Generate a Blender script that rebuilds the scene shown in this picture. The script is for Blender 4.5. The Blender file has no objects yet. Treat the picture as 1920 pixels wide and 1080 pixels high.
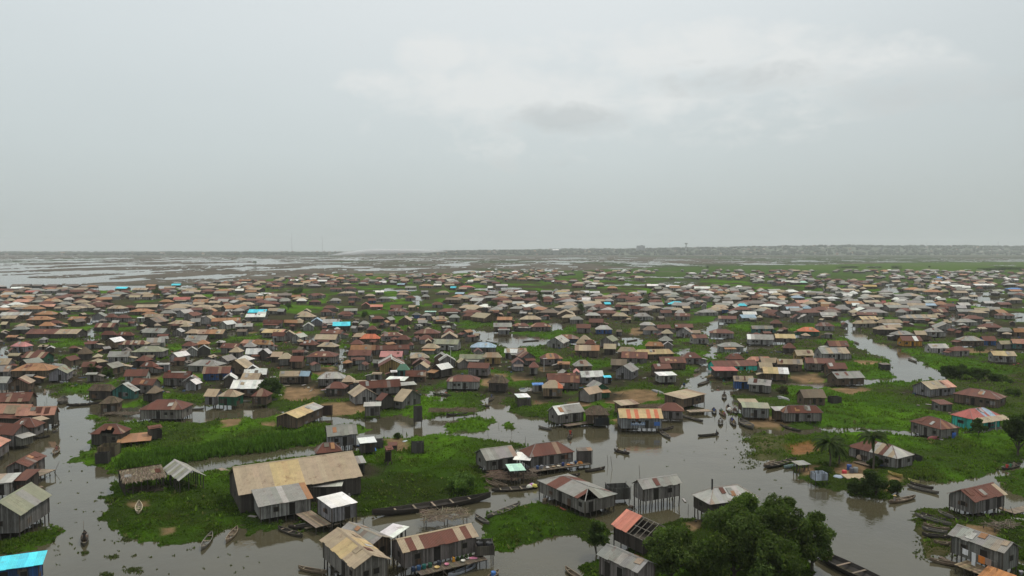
import bpy, math, random
import numpy as np
from mathutils import Vector, Matrix

random.seed(7)
RNG = np.random.default_rng(11)
SC = bpy.context.scene
COL = SC.collection
PI = math.pi
R = math.radians

# ------------------------------------------------------------------ camera
CAM_H, PITCH, FPX = 40.0, R(3.0), 1371.0
K_ = CAM_H / 32.0
cam_d = bpy.data.cameras.new('camera')
cam = bpy.data.objects.new('camera', cam_d)
COL.objects.link(cam)
cam.location = (0, 0, CAM_H)
cam.rotation_euler = (PI / 2 - PITCH, 0, 0)
cam_d.sensor_width = 36.0
cam_d.lens = FPX / 1920 * 36.0
cam_d.clip_start, cam_d.clip_end = 0.5, 60000
SC.camera = cam
CP, SP = math.cos(PITCH), math.sin(PITCH)


def ground(px, py, z=0.0):
    """the place in the world that a point of the photograph shows, for a known height"""
    a, b = (px - 960) / FPX, (540 - py) / FPX
    dx, dy, dz = a, CP + b * SP, -SP + b * CP
    t = (z - CAM_H) / min(dz, -1e-4)
    return Vector((dx * t, dy * t, z))


def project(x, y, z):
    rz = z - CAM_H
    depth = y * CP - rz * SP
    up = y * SP + rz * CP
    return 960 + FPX * x / depth, 540 - FPX * up / depth


def height_at(x, y, py):
    """height above (x, y) that is seen at picture row py"""
    b = (540 - py) / FPX
    return CAM_H + y * (b * CP - SP) / (CP + b * SP)


# ------------------------------------------------------------------ numpy noise
def _hash(ix, iy, s):
    h = (ix.astype(np.int64) * 374761393 + iy.astype(np.int64) * 668265263 + s * 1442695041) & 0xFFFFFFFF
    h = ((h ^ (h >> 13)) * 1274126177) & 0xFFFFFFFF
    return ((h ^ (h >> 16)) & 0xFFFF) / 65535.0


def vnoise(x, y, s=0):
    ix, iy = np.floor(x), np.floor(y)
    fx, fy = x - ix, y - iy
    fx, fy = fx * fx * (3 - 2 * fx), fy * fy * (3 - 2 * fy)
    a, b = _hash(ix, iy, s), _hash(ix + 1, iy, s)
    c, d = _hash(ix, iy + 1, s), _hash(ix + 1, iy + 1, s)
    return (a * (1 - fx) + b * fx) * (1 - fy) + (c * (1 - fx) + d * fx) * fy


def fbm(x, y, s=0, o=4):
    t, amp, tot = 0, 1.0, 0
    for k in range(o):
        t = t + amp * vnoise(x * 2 ** k + 17.3 * k, y * 2 ** k - 9.1 * k, s + k)
        tot += amp
        amp *= 0.5
    return t / tot


# ------------------------------------------------------------------ materials
MATS = {}


class NT:
    def __init__(self, tree):
        self.t = tree
        self.t.nodes.clear()

    def n(self, kind, **kw):
        nd = self.t.nodes.new(kind)
        for k, v in kw.items():
            if k.startswith('i_'):
                key = k[2:]
                key = int(key) if key.isdigit() else key.replace('_', ' ')
                if isinstance(v, bpy.types.NodeSocket):
                    self.t.links.new(v, nd.inputs[key])
                else:
                    nd.inputs[key].default_value = v
            else:
                setattr(nd, k, v)
        return nd

    def math(self, op, a, b=None, c=None, clamp=False):
        nd = self.t.nodes.new('ShaderNodeMath')
        nd.operation = op
        nd.use_clamp = clamp
        for i, v in enumerate((a, b, c)):
            if v is None:
                continue
            if isinstance(v, bpy.types.NodeSocket):
                self.t.links.new(v, nd.inputs[i])
            else:
                nd.inputs[i].default_value = v
        return nd.outputs[0]

    def mix(self, fac, a, b, blend='MIX'):
        nd = self.t.nodes.new('ShaderNodeMix')
        nd.data_type = 'RGBA'
        nd.blend_type = blend
        for i, v in ((0, fac), (6, a), (7, b)):
            if isinstance(v, bpy.types.NodeSocket):
                self.t.links.new(v, nd.inputs[i])
            elif i == 0:
                nd.inputs[i].default_value = v
            else:
                nd.inputs[i].default_value = tuple(v) + (1,) if len(v) == 3 else v
        return nd.outputs[2]

    def ramp(self, fac, stops):
        nd = self.t.nodes.new('ShaderNodeValToRGB')
        e = nd.color_ramp.elements
        while len(e) < len(stops):
            e.new(0.5)
        for el, (p, c) in zip(e, stops):
            el.position = p
            el.color = (c, c, c, 1) if not hasattr(c, '__len__') else tuple(c) + (1,)
        self.t.links.new(fac, nd.inputs[0])
        return nd.outputs[0]

    def link(self, a, b):
        self.t.links.new(a, b)


def material(name, build):
    m = bpy.data.materials.new(name)
    m.use_nodes = True
    g = NT(m.node_tree)
    out = g.n('ShaderNodeOutputMaterial')
    build(g, out)
    MATS[name] = m
    return m


def tint(g):
    return g.n('ShaderNodeAttribute', attribute_name='tint').outputs['Color']


def noise(g, vec, scale, detail=4, rough=0.55, dist=0.0):
    nd = g.n('ShaderNodeTexNoise', i_Scale=scale, i_Detail=detail, i_Roughness=rough, i_Distortion=dist)
    if vec is not None:
        g.link(vec, nd.inputs['Vector'])
    return nd.outputs['Fac']


def objco(g):
    return g.n('ShaderNodeTexCoord').outputs['Object']


def geopos(g):
    return g.n('ShaderNodeNewGeometry').outputs['Position']


def scaled(g, vec, s):
    nd = g.n('ShaderNodeMapping')
    g.link(vec, nd.inputs['Vector'])
    nd.inputs['Scale'].default_value = s
    return nd.outputs[0]


def m_roof(g, out):
    co = objco(g)
    c = tint(g)
    n1 = noise(g, scaled(g, co, (0.5, 0.9, 0.9)), 1.4, 6, 0.65)
    n2 = noise(g, scaled(g, co, (9.0, 0.6, 0.6)), 1.0, 3)
    pos = geopos(g)
    n3 = noise(g, pos, 0.7, 5, 0.7)
    rust = g.ramp(n3, [(0.56, 0.0), (0.70, 0.5)])
    c2 = g.mix(rust, c, (0.105, 0.042, 0.026))
    c2 = g.mix(g.ramp(n1, [(0.3, 0.0), (0.75, 0.55)]), c2, g.mix(0.55, c2, (0.05, 0.045, 0.04)))
    c2 = g.mix(g.ramp(n2, [(0.35, 0.0), (0.7, 0.5)]), c2, g.mix(1.0, c2, (1.35, 1.32, 1.25), 'MULTIPLY'))
    sep = g.n('ShaderNodeSeparateXYZ', i_Vector=co)
    w = g.math('SINE', g.math('MULTIPLY', sep.outputs['X'], 34.0))
    bp = g.n('ShaderNodeBump', i_Strength=0.5, i_Distance=0.03, i_Height=w)
    p = g.n('ShaderNodeBsdfPrincipled', i_Roughness=0.55, i_Metallic=0.0)
    p.inputs['Specular IOR Level'].default_value = 0.12
    g.link(c2, p.inputs['Base Color'])
    g.link(bp.outputs[0], p.inputs['Normal'])
    g.link(p.outputs[0], out.inputs[0])


def m_wall(g, out):
    co = objco(g)
    c = tint(g)
    sep = g.n('ShaderNodeSeparateXYZ', i_Vector=co)
    s = g.math('ADD', sep.outputs['X'], sep.outputs['Y'])
    k = g.math('FLOOR', g.math('MULTIPLY', s, 4.2))
    wn = g.n('ShaderNodeTexWhiteNoise', noise_dimensions='1D')
    g.link(k, wn.inputs['W'])
    fr = g.math('FRACT', g.math('MULTIPLY', s, 4.2))
    gap = g.math('LESS_THAN', fr, 0.10)
    n1 = noise(g, scaled(g, co, (5, 5, 0.8)), 1.6, 5, 0.65)
    n2 = noise(g, co, 0.45, 4, 0.6)
    v = g.math('ADD', g.math('MULTIPLY', wn.outputs['Value'], 0.5), g.math('MULTIPLY', n1, 0.8))
    c2 = g.mix(g.ramp(v, [(0.35, 0.0), (0.9, 1.0)]), g.mix(0.72, c, (0.03, 0.027, 0.024)), g.mix(1.0, c, (1.15, 1.15, 1.15), 'MULTIPLY'))
    c2 = g.mix(g.ramp(n2, [(0.42, 0.0), (0.68, 0.6)]), c2, g.mix(0.6, c2, (0.06, 0.05, 0.04)))
    c2 = g.mix(g.math('MULTIPLY', gap, 0.75), c2, (0.015, 0.013, 0.011))
    p = g.n('ShaderNodeBsdfPrincipled', i_Roughness=0.85)
    p.inputs['Specular IOR Level'].default_value = 0.08
    g.link(c2, p.inputs['Base Color'])
    g.link(p.outputs[0], out.inputs[0])


def m_plain(rough, n_scale=2.0, amount=0.5):
    def f(g, out):
        c = tint(g)
        n1 = noise(g, geopos(g), n_scale, 5, 0.6)
        c2 = g.mix(g.ramp(n1, [(0.3, 0.0), (0.75, amount)]), c, g.mix(0.6, c, (0.03, 0.027, 0.022)))
        p = g.n('ShaderNodeBsdfPrincipled', i_Roughness=rough)
        p.inputs['Specular IOR Level'].default_value = 0.25
        g.link(c2, p.inputs['Base Color'])
        g.link(p.outputs[0], out.inputs[0])
    return f


def m_thatch(g, out):
    c = tint(g)
    co = objco(g)
    n1 = noise(g, scaled(g, co, (1, 4, 4)), 2.2, 6, 0.75)
    n2 = noise(g, geopos(g), 0.9, 5, 0.7)
    v = g.math('ADD', g.math('MULTIPLY', n1, 0.65), g.math('MULTIPLY', n2, 0.4))
    c2 = g.mix(g.ramp(v, [(0.38, 0.0), (0.66, 1.0)]), g.mix(0.7, c, (0.02, 0.016, 0.012)), c)
    bp = g.n('ShaderNodeBump', i_Strength=1.0, i_Distance=0.15, i_Height=n1)
    p = g.n('ShaderNodeBsdfPrincipled', i_Roughness=0.95)
    p.inputs['Specular IOR Level'].default_value = 0.1
    g.link(c2, p.inputs['Base Color'])
    g.link(bp.outputs[0], p.inputs['Normal'])
    g.link(p.outputs[0], out.inputs[0])


def m_leaf(g, out):
    c = tint(g)
    n1 = noise(g, geopos(g), 0.5, 4, 0.6)
    c2 = g.mix(g.ramp(n1, [(0.3, 0.0), (0.75, 0.5)]), c, g.mix(0.5, c, (0.09, 0.10, 0.02)))
    d = g.n('ShaderNodeBsdfDiffuse', i_Color=c2)
    t = g.n('ShaderNodeBsdfTranslucent', i_Color=g.mix(0.5, c2, (0.12, 0.25, 0.015)))
    gl = g.n('ShaderNodeBsdfGlossy', i_Color=(0.6, 0.65, 0.6, 1), i_Roughness=0.5)
    m = g.n('ShaderNodeMixShader', i_0=0.36, i_1=d.outputs[0], i_2=t.outputs[0])
    m2 = g.n('ShaderNodeMixShader', i_0=0.006, i_1=m.outputs[0], i_2=gl.outputs[0])
    g.link(m2.outputs[0], out.inputs[0])


def m_ground(g, out):
    c = tint(g)
    pos = geopos(g)
    n1 = noise(g, pos, 0.33, 6, 0.7)
    n2 = noise(g, pos, 0.05, 4, 0.6)
    v = g.math('ADD', g.math('MULTIPLY', n1, 0.6), g.math('MULTIPLY', n2, 0.4))
    c2 = g.mix(g.ramp(v, [(0.40, 0.0), (0.62, 1.0)]), g.mix(0.55, c, (0.02, 0.024, 0.012)), c)
    n3 = noise(g, pos, 2.2, 5, 0.7)
    bp = g.n('ShaderNodeBump', i_Strength=1.0, i_Distance=0.35, i_Height=g.math('ADD', n3, n1))
    p = g.n('ShaderNodeBsdfPrincipled', i_Roughness=0.95)
    p.inputs['Specular IOR Level'].default_value = 0.0
    g.link(c2, p.inputs['Base Color'])
    g.link(bp.outputs[0], p.inputs['Normal'])
    g.link(p.outputs[0], out.inputs[0])


def m_water(g, out):
    pos = geopos(g)
    flat = scaled(g, pos, (1, 1, 0))
    n1 = noise(g, scaled(g, flat, (1.0, 0.7, 1)), 1.5, 3, 0.55, 0.4)
    n2 = noise(g, flat, 0.16, 3, 0.5)
    n3 = noise(g, flat, 0.03, 4, 0.6)
    n4 = noise(g, flat, 0.5, 5, 0.7)
    hgt = g.math('ADD', g.math('MULTIPLY', n1, 0.35), g.math('MULTIPLY', n2, 1.2))
    amp = g.math('ADD', 0.008, g.math('MULTIPLY', g.ramp(n3, [(0.40, 0.0), (0.62, 1.0)]), 0.075))
    bp = g.n('ShaderNodeBump', i_Strength=1.0, i_Height=hgt)
    g.link(amp, bp.inputs['Distance'])
    c = g.mix(g.ramp(n3, [(0.35, 0.0), (0.7, 1.0)]), (0.070, 0.062, 0.036), (0.046, 0.041, 0.025))
    scum = g.ramp(n4, [(0.60, 0.0), (0.72, 0.7)])
    c = g.mix(scum, c, (0.045, 0.05, 0.025))
    p = g.n('ShaderNodeBsdfPrincipled', i_Roughness=0.05, i_IOR=1.5)
    g.link(c, p.inputs['Base Color'])
    g.link(bp.outputs[0], p.inputs['Normal'])
    g.link(p.outputs[0], out.inputs[0])


material('roof_metal', m_roof)
material('plank_wall', m_wall)
material('thatch', m_thatch)
material('leaves', m_leaf)
material('ground_cover', m_ground)
material('lagoon_water', m_water)
material('weathered_wood', m_plain(0.85, 2.0, 0.7))
material('plastic', m_plain(0.45, 1.0, 0.25))
material('cloth', m_plain(0.9, 1.5, 0.35))
material('skin', m_plain(0.6, 1.0, 0.1))
material('far_woods', m_plain(0.95, 0.02, 0.8))


# ------------------------------------------------------------------ mesh accumulator
class MB:
    def __init__(self):
        self.v, self.f, self.m, self.t = [], [], [], []

    def face(self, idx, t, m=0):
        self.f.append(tuple(idx))
        self.t.append(t)
        self.m.append(m)

    def poly(self, pts, t, m=0):
        o = len(self.v)
        self.v += [tuple(p) for p in pts]
        self.face(range(o, o + len(pts)), t, m)

    def hexa(self, p, t, m=0):
        """eight corners: bottom ring then top ring"""
        o = len(self.v)
        self.v += [tuple(q) for q in p]
        for q in ((3, 2, 1, 0), (4, 5, 6, 7), (0, 1, 5, 4), (1, 2, 6, 5), (2, 3, 7, 6), (3, 0, 4, 7)):
            self.face([o + i for i in q], t, m)

    def box(self, c, s, t, m=0, rz=0.0):
        ca, sa = math.cos(rz), math.sin(rz)
        p = []
        for z in (-1, 1):
            for x, y in ((-1, -1), (1, -1), (1, 1), (-1, 1)):
                dx, dy = x * s[0] / 2, y * s[1] / 2
                p.append((c[0] + dx * ca - dy * sa, c[1] + dx * sa + dy * ca, c[2] + z * s[2] / 2))
        self.hexa(p, t, m)

    def tube(self, a, b, r0, r1, t, n=6, m=0):
        a, b = Vector(a), Vector(b)
        d = (b - a).normalized()
        s = d.cross(Vector((0, 0, 1)) if abs(d.z) < 0.9 else Vector((1, 0, 0))).normalized()
        w = d.cross(s)
        o = len(self.v)
        for c, r in ((a, r0), (b, r1)):
            for k in range(n):
                q = c + (s * math.cos(2 * PI * k / n) + w * math.sin(2 * PI * k / n)) * r
                self.v.append(tuple(q))
        for k in range(n):
            j = (k + 1) % n
            self.face((o + k, o + j, o + n + j, o + n + k), t, m)
        self.face([o + n - 1 - k for k in range(n)], t, m)
        self.face([o + n + k for k in range(n)], t, m)

    def lathe(self, c, prof, t, n=10, m=0):
        o = len(self.v)
        for r, z in prof:
            for k in range(n):
                a = 2 * PI * k / n
                self.v.append((c[0] + r * math.cos(a), c[1] + r * math.sin(a), c[2] + z))
        for i in range(len(prof) - 1):
            for k in range(n):
                j = (k + 1) % n
                self.face((o + i * n + k, o + i * n + j, o + (i + 1) * n + j, o + (i + 1) * n + k), t, m)
        self.face([o + n - 1 - k for k in range(n)], t, m)
        e = o + (len(prof) - 1) * n
        self.face([e + k for k in range(n)], t, m)

    def build(self, name, mats, parent=None, smooth=False):
        me = bpy.data.meshes.new(name)
        me.from_pydata(self.v, [], self.f)
        mats = [mats] if isinstance(mats, str) else mats
        for q in mats:
            me.materials.append(MATS[q])
        if len(mats) > 1:
            me.polygons.foreach_set('material_index', np.array(self.m, np.int32))
        at = me.attributes.new('tint', 'FLOAT_COLOR', 'CORNER')
        cnt = np.array([len(f) for f in self.f])
        tt = np.array([tuple(t[:3]) + (1.0,) for t in self.t], np.float32)
        at.data.foreach_set('color', np.repeat(tt, cnt, axis=0).ravel())
        if smooth:
            me.polygons.foreach_set('use_smooth', np.ones(len(self.f), bool))
        me.update()
        o = bpy.data.objects.new(name, me)
        COL.objects.link(o)
        if parent is not None:
            o.parent = parent
        return o


def np_mesh(name, verts, faces, tints, mat, per='CORNER', smooth=False):
    """fast mesh from arrays; faces (n, k)"""
    me = bpy.data.meshes.new(name)
    n, k = faces.shape
    me.vertices.add(len(verts))
    me.vertices.foreach_set('co', verts.astype(np.float32).ravel())
    me.loops.add(n * k)
    me.loops.foreach_set('vertex_index', faces.astype(np.int32).ravel())
    me.polygons.add(n)
    me.polygons.foreach_set('loop_start', (np.arange(n) * k).astype(np.int32))
    if smooth:
        me.polygons.foreach_set('use_smooth', np.ones(n, bool))
    me.update(calc_edges=True)
    me.materials.append(MATS[mat])
    at = me.attributes.new('tint', 'FLOAT_COLOR', 'POINT' if per == 'POINT' else 'CORNER')
    c = np.ones((len(tints), 4), np.float32)
    c[:, :3] = tints
    if per == 'FACE':
        c = np.repeat(c, k, axis=0)
    at.data.foreach_set('color', c.ravel())
    o = bpy.data.objects.new(name, me)
    COL.objects.link(o)
    return o


# ------------------------------------------------------------------ things and their labels
THINGS = []          # (object, phrase, (px, py), fixed label or None)


def empty(name, loc, rz=0.0):
    o = bpy.data.objects.new(name, None)
    o.empty_display_size = 0.5
    COL.objects.link(o)
    o.location = loc
    o.rotation_euler = (0, 0, rz)
    return o


def thing(o, cat, phrase=None, label=None, group=None, at=None):
    o['category'] = cat
    if group:
        o['group'] = group
    p = at if at else project(*o.location)
    THINGS.append((o, phrase, p, label))
    return o


def kind(o, k):
    o['kind'] = k
    return o


def jit(c, a=0.12, r=random):
    k = 1 + r.uniform(-a, a)
    return tuple(max(0.004, x * k * (1 + r.uniform(-a, a) * 0.25)) for x in c)
# ------------------------------------------------------------------ where land and water lie (traced on the lagoon plane)
LAND = [
    # the whole village bank behind the near canals
    [(-400, 760), (-200, 730), (-60, 715), (20, 708), (60, 728), (95, 730), (110, 741), (132, 735), (160, 743), (172, 757),
     (230, 765), (300, 760), (345, 766), (380, 757), (450, 752), (520, 770), (600, 775), (640, 783), (700, 785),
     (750, 776), (800, 786), (850, 780), (890, 776), (902, 757), (915, 742), (950, 738), (962, 765), (985, 781), (1020, 786),
     (1050, 795), (1140, 796), (1200, 786), (1232, 779), (1275, 776), (1300, 760), (1290, 735), (1285, 712), (1335, 690), (1350, 710), (1372, 735),
     (1392, 782), (1420, 793), (1500, 804), (1550, 799), (1620, 801), (1690, 805), (1710, 808), (1800, 812), (1880, 805),
     (2100, 798), (2500, 790), (2500, 490), (2100, 490), (1750, 492), (1600, 495), (1450, 498), (1300, 500), (1150, 505),
     (1000, 508), (960, 512), (880, 512), (760, 515), (640, 513), (540, 521), (480, 526), (400, 533), (330, 541),
     (230, 546), (90, 543), (0, 541), (-400, 550)],
    # island with the barn
    [(195, 905), (190, 940), (200, 975), (225, 1000), (262, 1020), (330, 1025), (400, 1010), (440, 987), (470, 1003),
     (500, 995), (530, 978), (560, 972), (600, 985), (640, 972), (690, 968), (760, 955), (830, 945), (880, 932), (905, 925),
     (915, 905), (905, 880), (900, 852), (985, 841), (1000, 836), (940, 828), (880, 822), (800, 818), (720, 822),
     (692, 838), (660, 850), (560, 858), (430, 872), (395, 882), (330, 888), (240, 900)],
    # upper left strip
    [(125, 855), (165, 842), (180, 815), (162, 792), (155, 778), (190, 772), (225, 792), (300, 795), (380, 792), (430, 787),
     (500, 786), (520, 780), (600, 789), (640, 796), (690, 799), (702, 806), (680, 814), (612, 818), (600, 830),
     (560, 840), (500, 850), (430, 861), (350, 870), (300, 878), (240, 890), (200, 893), (180, 880), (160, 868), (135, 866)],
    # mound before the patched house
    [(915, 985), (925, 965), (960, 950), (1010, 945), (1060, 955), (1100, 963), (1132, 985), (1140, 1012), (1110, 1022),
     (1080, 1009), (1040, 1008), (1000, 1020), (960, 1036), (920, 1036), (900, 1015), (905, 995)],
    # bank under the near trees
    [(1075, 1064), (1120, 1050), (1150, 1040), (1200, 1005), (1225, 985), (1260, 975), (1300, 971), (1340, 975),
     (1400, 985), (1500, 1000), (1535, 1020), (1528, 1060), (1520, 1090), (1540, 1140), (1060, 1140), (1085, 1085)],
    # weeds at the lower left
    [(0, 998), (20, 990), (70, 985), (118, 989), (108, 1010), (80, 1022), (40, 1035), (0, 1043), (-60, 1048), (-60, 1000)],
    # right middle island
    [(1436, 870), (1418, 845), (1425, 825), (1500, 818), (1560, 813), (1620, 812), (1690, 818), (1740, 822), (1800, 814),
     (1880, 806), (1930, 800), (2100, 790), (2100, 835), (1910, 856), (1880, 868), (1850, 885), (1810, 900), (1775, 908),
     (1740, 906), (1715, 905), (1702, 920), (1660, 930), (1620, 930), (1570, 921), (1530, 915), (1490, 897), (1480, 880)],
    # right edge banks
    [(1880, 905), (1870, 898), (1905, 885), (1960, 870), (2060, 862), (2060, 960), (1960, 950), (1910, 930)],
    [(1790, 985), (1800, 972), (1840, 968), (1900, 965), (2050, 960), (2050, 1120), (1915, 1110), (1905, 1060), (1880, 1030),
     (1800, 1010)],
    # floating meadows in the canal
    [(830, 797), (860, 786), (900, 782), (920, 788), (926, 798), (890, 809), (850, 810)],
    [(938, 797), (950, 793), (962, 797), (950, 803)],
    # weed mat at the right shore
    [(1408, 820), (1425, 814), (1445, 818), (1450, 845), (1448, 872), (1425, 872), (1408, 850)],
    # low weed mats
    [(1720, 965), (1745, 955), (1785, 962), (1795, 980), (1790, 1030), (1770, 1040), (1735, 1050), (1725, 1005)],
    [(560, 985), (585, 975), (615, 985), (622, 1005), (600, 1010), (575, 1003)],
]
WATER = [
    [(1290, 745), (1280, 715), (1300, 690), (1322, 662), (1332, 640), (1318, 620), (1340, 600), (1352, 589), (1366, 600),
     (1352, 625), (1362, 645), (1347, 665), (1340, 690), (1378, 735), (1345, 750)],
    [(1690, 712), (1668, 690), (1655, 672), (1600, 648), (1582, 630), (1576, 603), (1598, 598), (1612, 620), (1650, 642),
     (1702, 662), (1722, 680), (1768, 698), (1755, 709), (1720, 716), (1670, 718), (1560, 728), (1480, 725), (1480, 718),
     (1560, 716), (1660, 711)],
    [(1360, 660), (1390, 650), (1440, 640), (1475, 625), (1510, 622), (1515, 632), (1470, 645), (1450, 655), (1400, 662), (1380, 672)],
    [(626, 655), (645, 650), (650, 690), (655, 700), (628, 703)],
    [(855, 628), (880, 618), (925, 622), (1010, 634), (1012, 650), (960, 656), (900, 642)],
    [(150, 590), (200, 587), (206, 606), (160, 610)],
    [(-20, 650), (18, 640), (20, 675), (-20, 690)],
    [(80, 676), (108, 672), (112, 690), (85, 692)], [(130, 686), (148, 680), (145, 718), (133, 720)],
    [(143, 622), (178, 615), (180, 650), (160, 652)], [(240, 600), (262, 600), (260, 612), (238, 612)],
    [(772, 552), (790, 556), (790, 573), (775, 572)], [(842, 570), (900, 572), (905, 580), (845, 580)],
    [(958, 590), (975, 588), (978, 600), (958, 600)], [(1030, 605), (1055, 600), (1055, 620), (1030, 622)],
    [(965, 634), (1005, 630), (1040, 640), (1010, 652), (970, 650)], [(1160, 632), (1200, 634), (1195, 650), (1160, 648)],
    [(1775, 590), (1800, 585), (1805, 605), (1785, 612)], [(1895, 588), (1960, 586), (1960, 606), (1900, 605)],
    [(1660, 528), (1680, 526), (1680, 545), (1662, 545)], [(1835, 562), (1880, 560), (1880, 570), (1838, 572)],
    [(810, 728), (840, 730), (850, 748), (820, 752), (800, 740)], [(180, 697), (210, 700), (200, 712), (182, 712)],
    [(1270, 655), (1300, 650), (1298, 668), (1272, 670)], [(1075, 632), (1110, 630), (1112, 660), (1080, 660)],
    [(965, 733), (1000, 725), (1005, 733), (970, 741)], [(1780, 640), (1830, 636), (1840, 648), (1790, 652)],
    [(425, 618), (450, 620), (445, 632), (425, 630)], [(560, 625), (600, 628), (595, 640), (560, 636)],
    [(1480, 668), (1530, 660), (1560, 668), (1530, 676), (1490, 678)],
    [(1270, 527), (1310, 525), (1312, 531), (1272, 533)],
]
DIRT = [
    [(525, 735), (560, 722), (600, 725), (605, 745), (570, 756), (530, 754)], [(600, 762), (680, 752), (690, 776), (640, 782), (608, 778)],
    [(1130, 742), (1190, 733), (1235, 736), (1245, 752), (1190, 762), (1130, 760)], [(575, 696), (625, 687), (642, 700), (600, 709)],
    [(1060, 758), (1110, 754), (1105, 766), (1060, 768)], [(905, 705), (955, 703), (925, 736), (895, 722)],
    [(1395, 785), (1460, 783), (1485, 797), (1450, 806), (1402, 802)], [(418, 790), (450, 787), (452, 800), (420, 804)],
    [(488, 801), (515, 792), (520, 806)], [(716, 825), (762, 823), (768, 850), (735, 852)],
    [(1575, 872), (1650, 868), (1645, 905), (1590, 908), (1560, 885)], [(1468, 840), (1520, 833), (1535, 850), (1490, 858)],
    [(1283, 988), (1316, 976), (1322, 1000), (1288, 1008)], [(1550, 732), (1600, 726), (1635, 734), (1600, 743)],
    [(1812, 985), (1872, 992), (1855, 1016), (1808, 1004)], [(303, 995), (328, 993), (332, 1004), (308, 1006)],
    [(250, 950), (275, 946), (280, 956), (258, 960)], [(128, 711), (165, 704), (160, 716), (130, 718)],
    [(272, 705), (302, 702), (304, 713), (275, 714)], [(180, 850), (205, 842), (218, 856), (195, 866)],
    [(1005, 690), (1045, 684), (1052, 700), (1010, 703)], [(960, 706), (1000, 702), (1000, 716), (960, 718)],
    [(1325, 705), (1352, 700), (1355, 714), (1330, 716)], [(1480, 705), (1540, 700), (1545, 718), (1490, 720)],
    [(1660, 895), (1690, 900), (1685, 922), (1662, 926)], [(1150, 790), (1165, 782), (1168, 796)], [(1000, 752), (1035, 750), (1030, 762), (1002, 764)],
    [(1600, 678), (1650, 680), (1640, 688), (1605, 686)], [(1180, 618), (1215, 616), (1210, 630), (1180, 632)], [(1490, 880), (1530, 878), (1528, 895), (1500, 895)],
    [(450, 617), (480, 614), (482, 626), (452, 627)], [(1810, 655), (1870, 655), (1865, 664), (1815, 664)], [(740, 648), (775, 640), (780, 650), (745, 656)],
]
REEDS = [[(215, 884), (240, 862), (330, 848), (430, 838), (520, 824), (612, 810), (612, 826), (560, 842), (430, 862), (300, 880)]]


def wpoly(p):
    return np.array([ground(max(-900, x), y)[:2] for x, y in p]) / K_


def signed(P, X, Y, margin):
    """distance to a polygon's edge, positive inside, only near its box"""
    out = np.full(X.shape, -1e9)
    lo, hi = P.min(0) - margin, P.max(0) + margin
    sel = np.nonzero((X > lo[0]) & (X < hi[0]) & (Y > lo[1]) & (Y < hi[1]))[0]
    if not len(sel):
        return out
    x, y = X[sel], Y[sel]
    d2 = np.full(x.shape, 1e18)
    ins = np.zeros(x.shape, bool)
    n = len(P)
    for i in range(n):
        a, b = P[i], P[(i + 1) % n]
        ex, ey = b - a
        t = np.clip(((x - a[0]) * ex + (y - a[1]) * ey) / (ex * ex + ey * ey + 1e-9), 0, 1)
        d2 = np.minimum(d2, (x - a[0] - t * ex) ** 2 + (y - a[1] - t * ey) ** 2)
        if a[1] != b[1]:
            c = ((a[1] > y) != (b[1] > y)) & (x < (b[0] - a[0]) * (y - a[1]) / (b[1] - a[1]) + a[0])
            ins ^= c
    d = np.sqrt(d2)
    out[sel] = np.where(ins, d, -d)
    return out


def smooth01(t):
    t = np.clip(t, 0, 1)
    return t * t * (3 - 2 * t)


LANDW, WATERW, DIRTW, REEDW = ([wpoly(p) for p in q] for q in (LAND, WATER, DIRT, REEDS))


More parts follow.
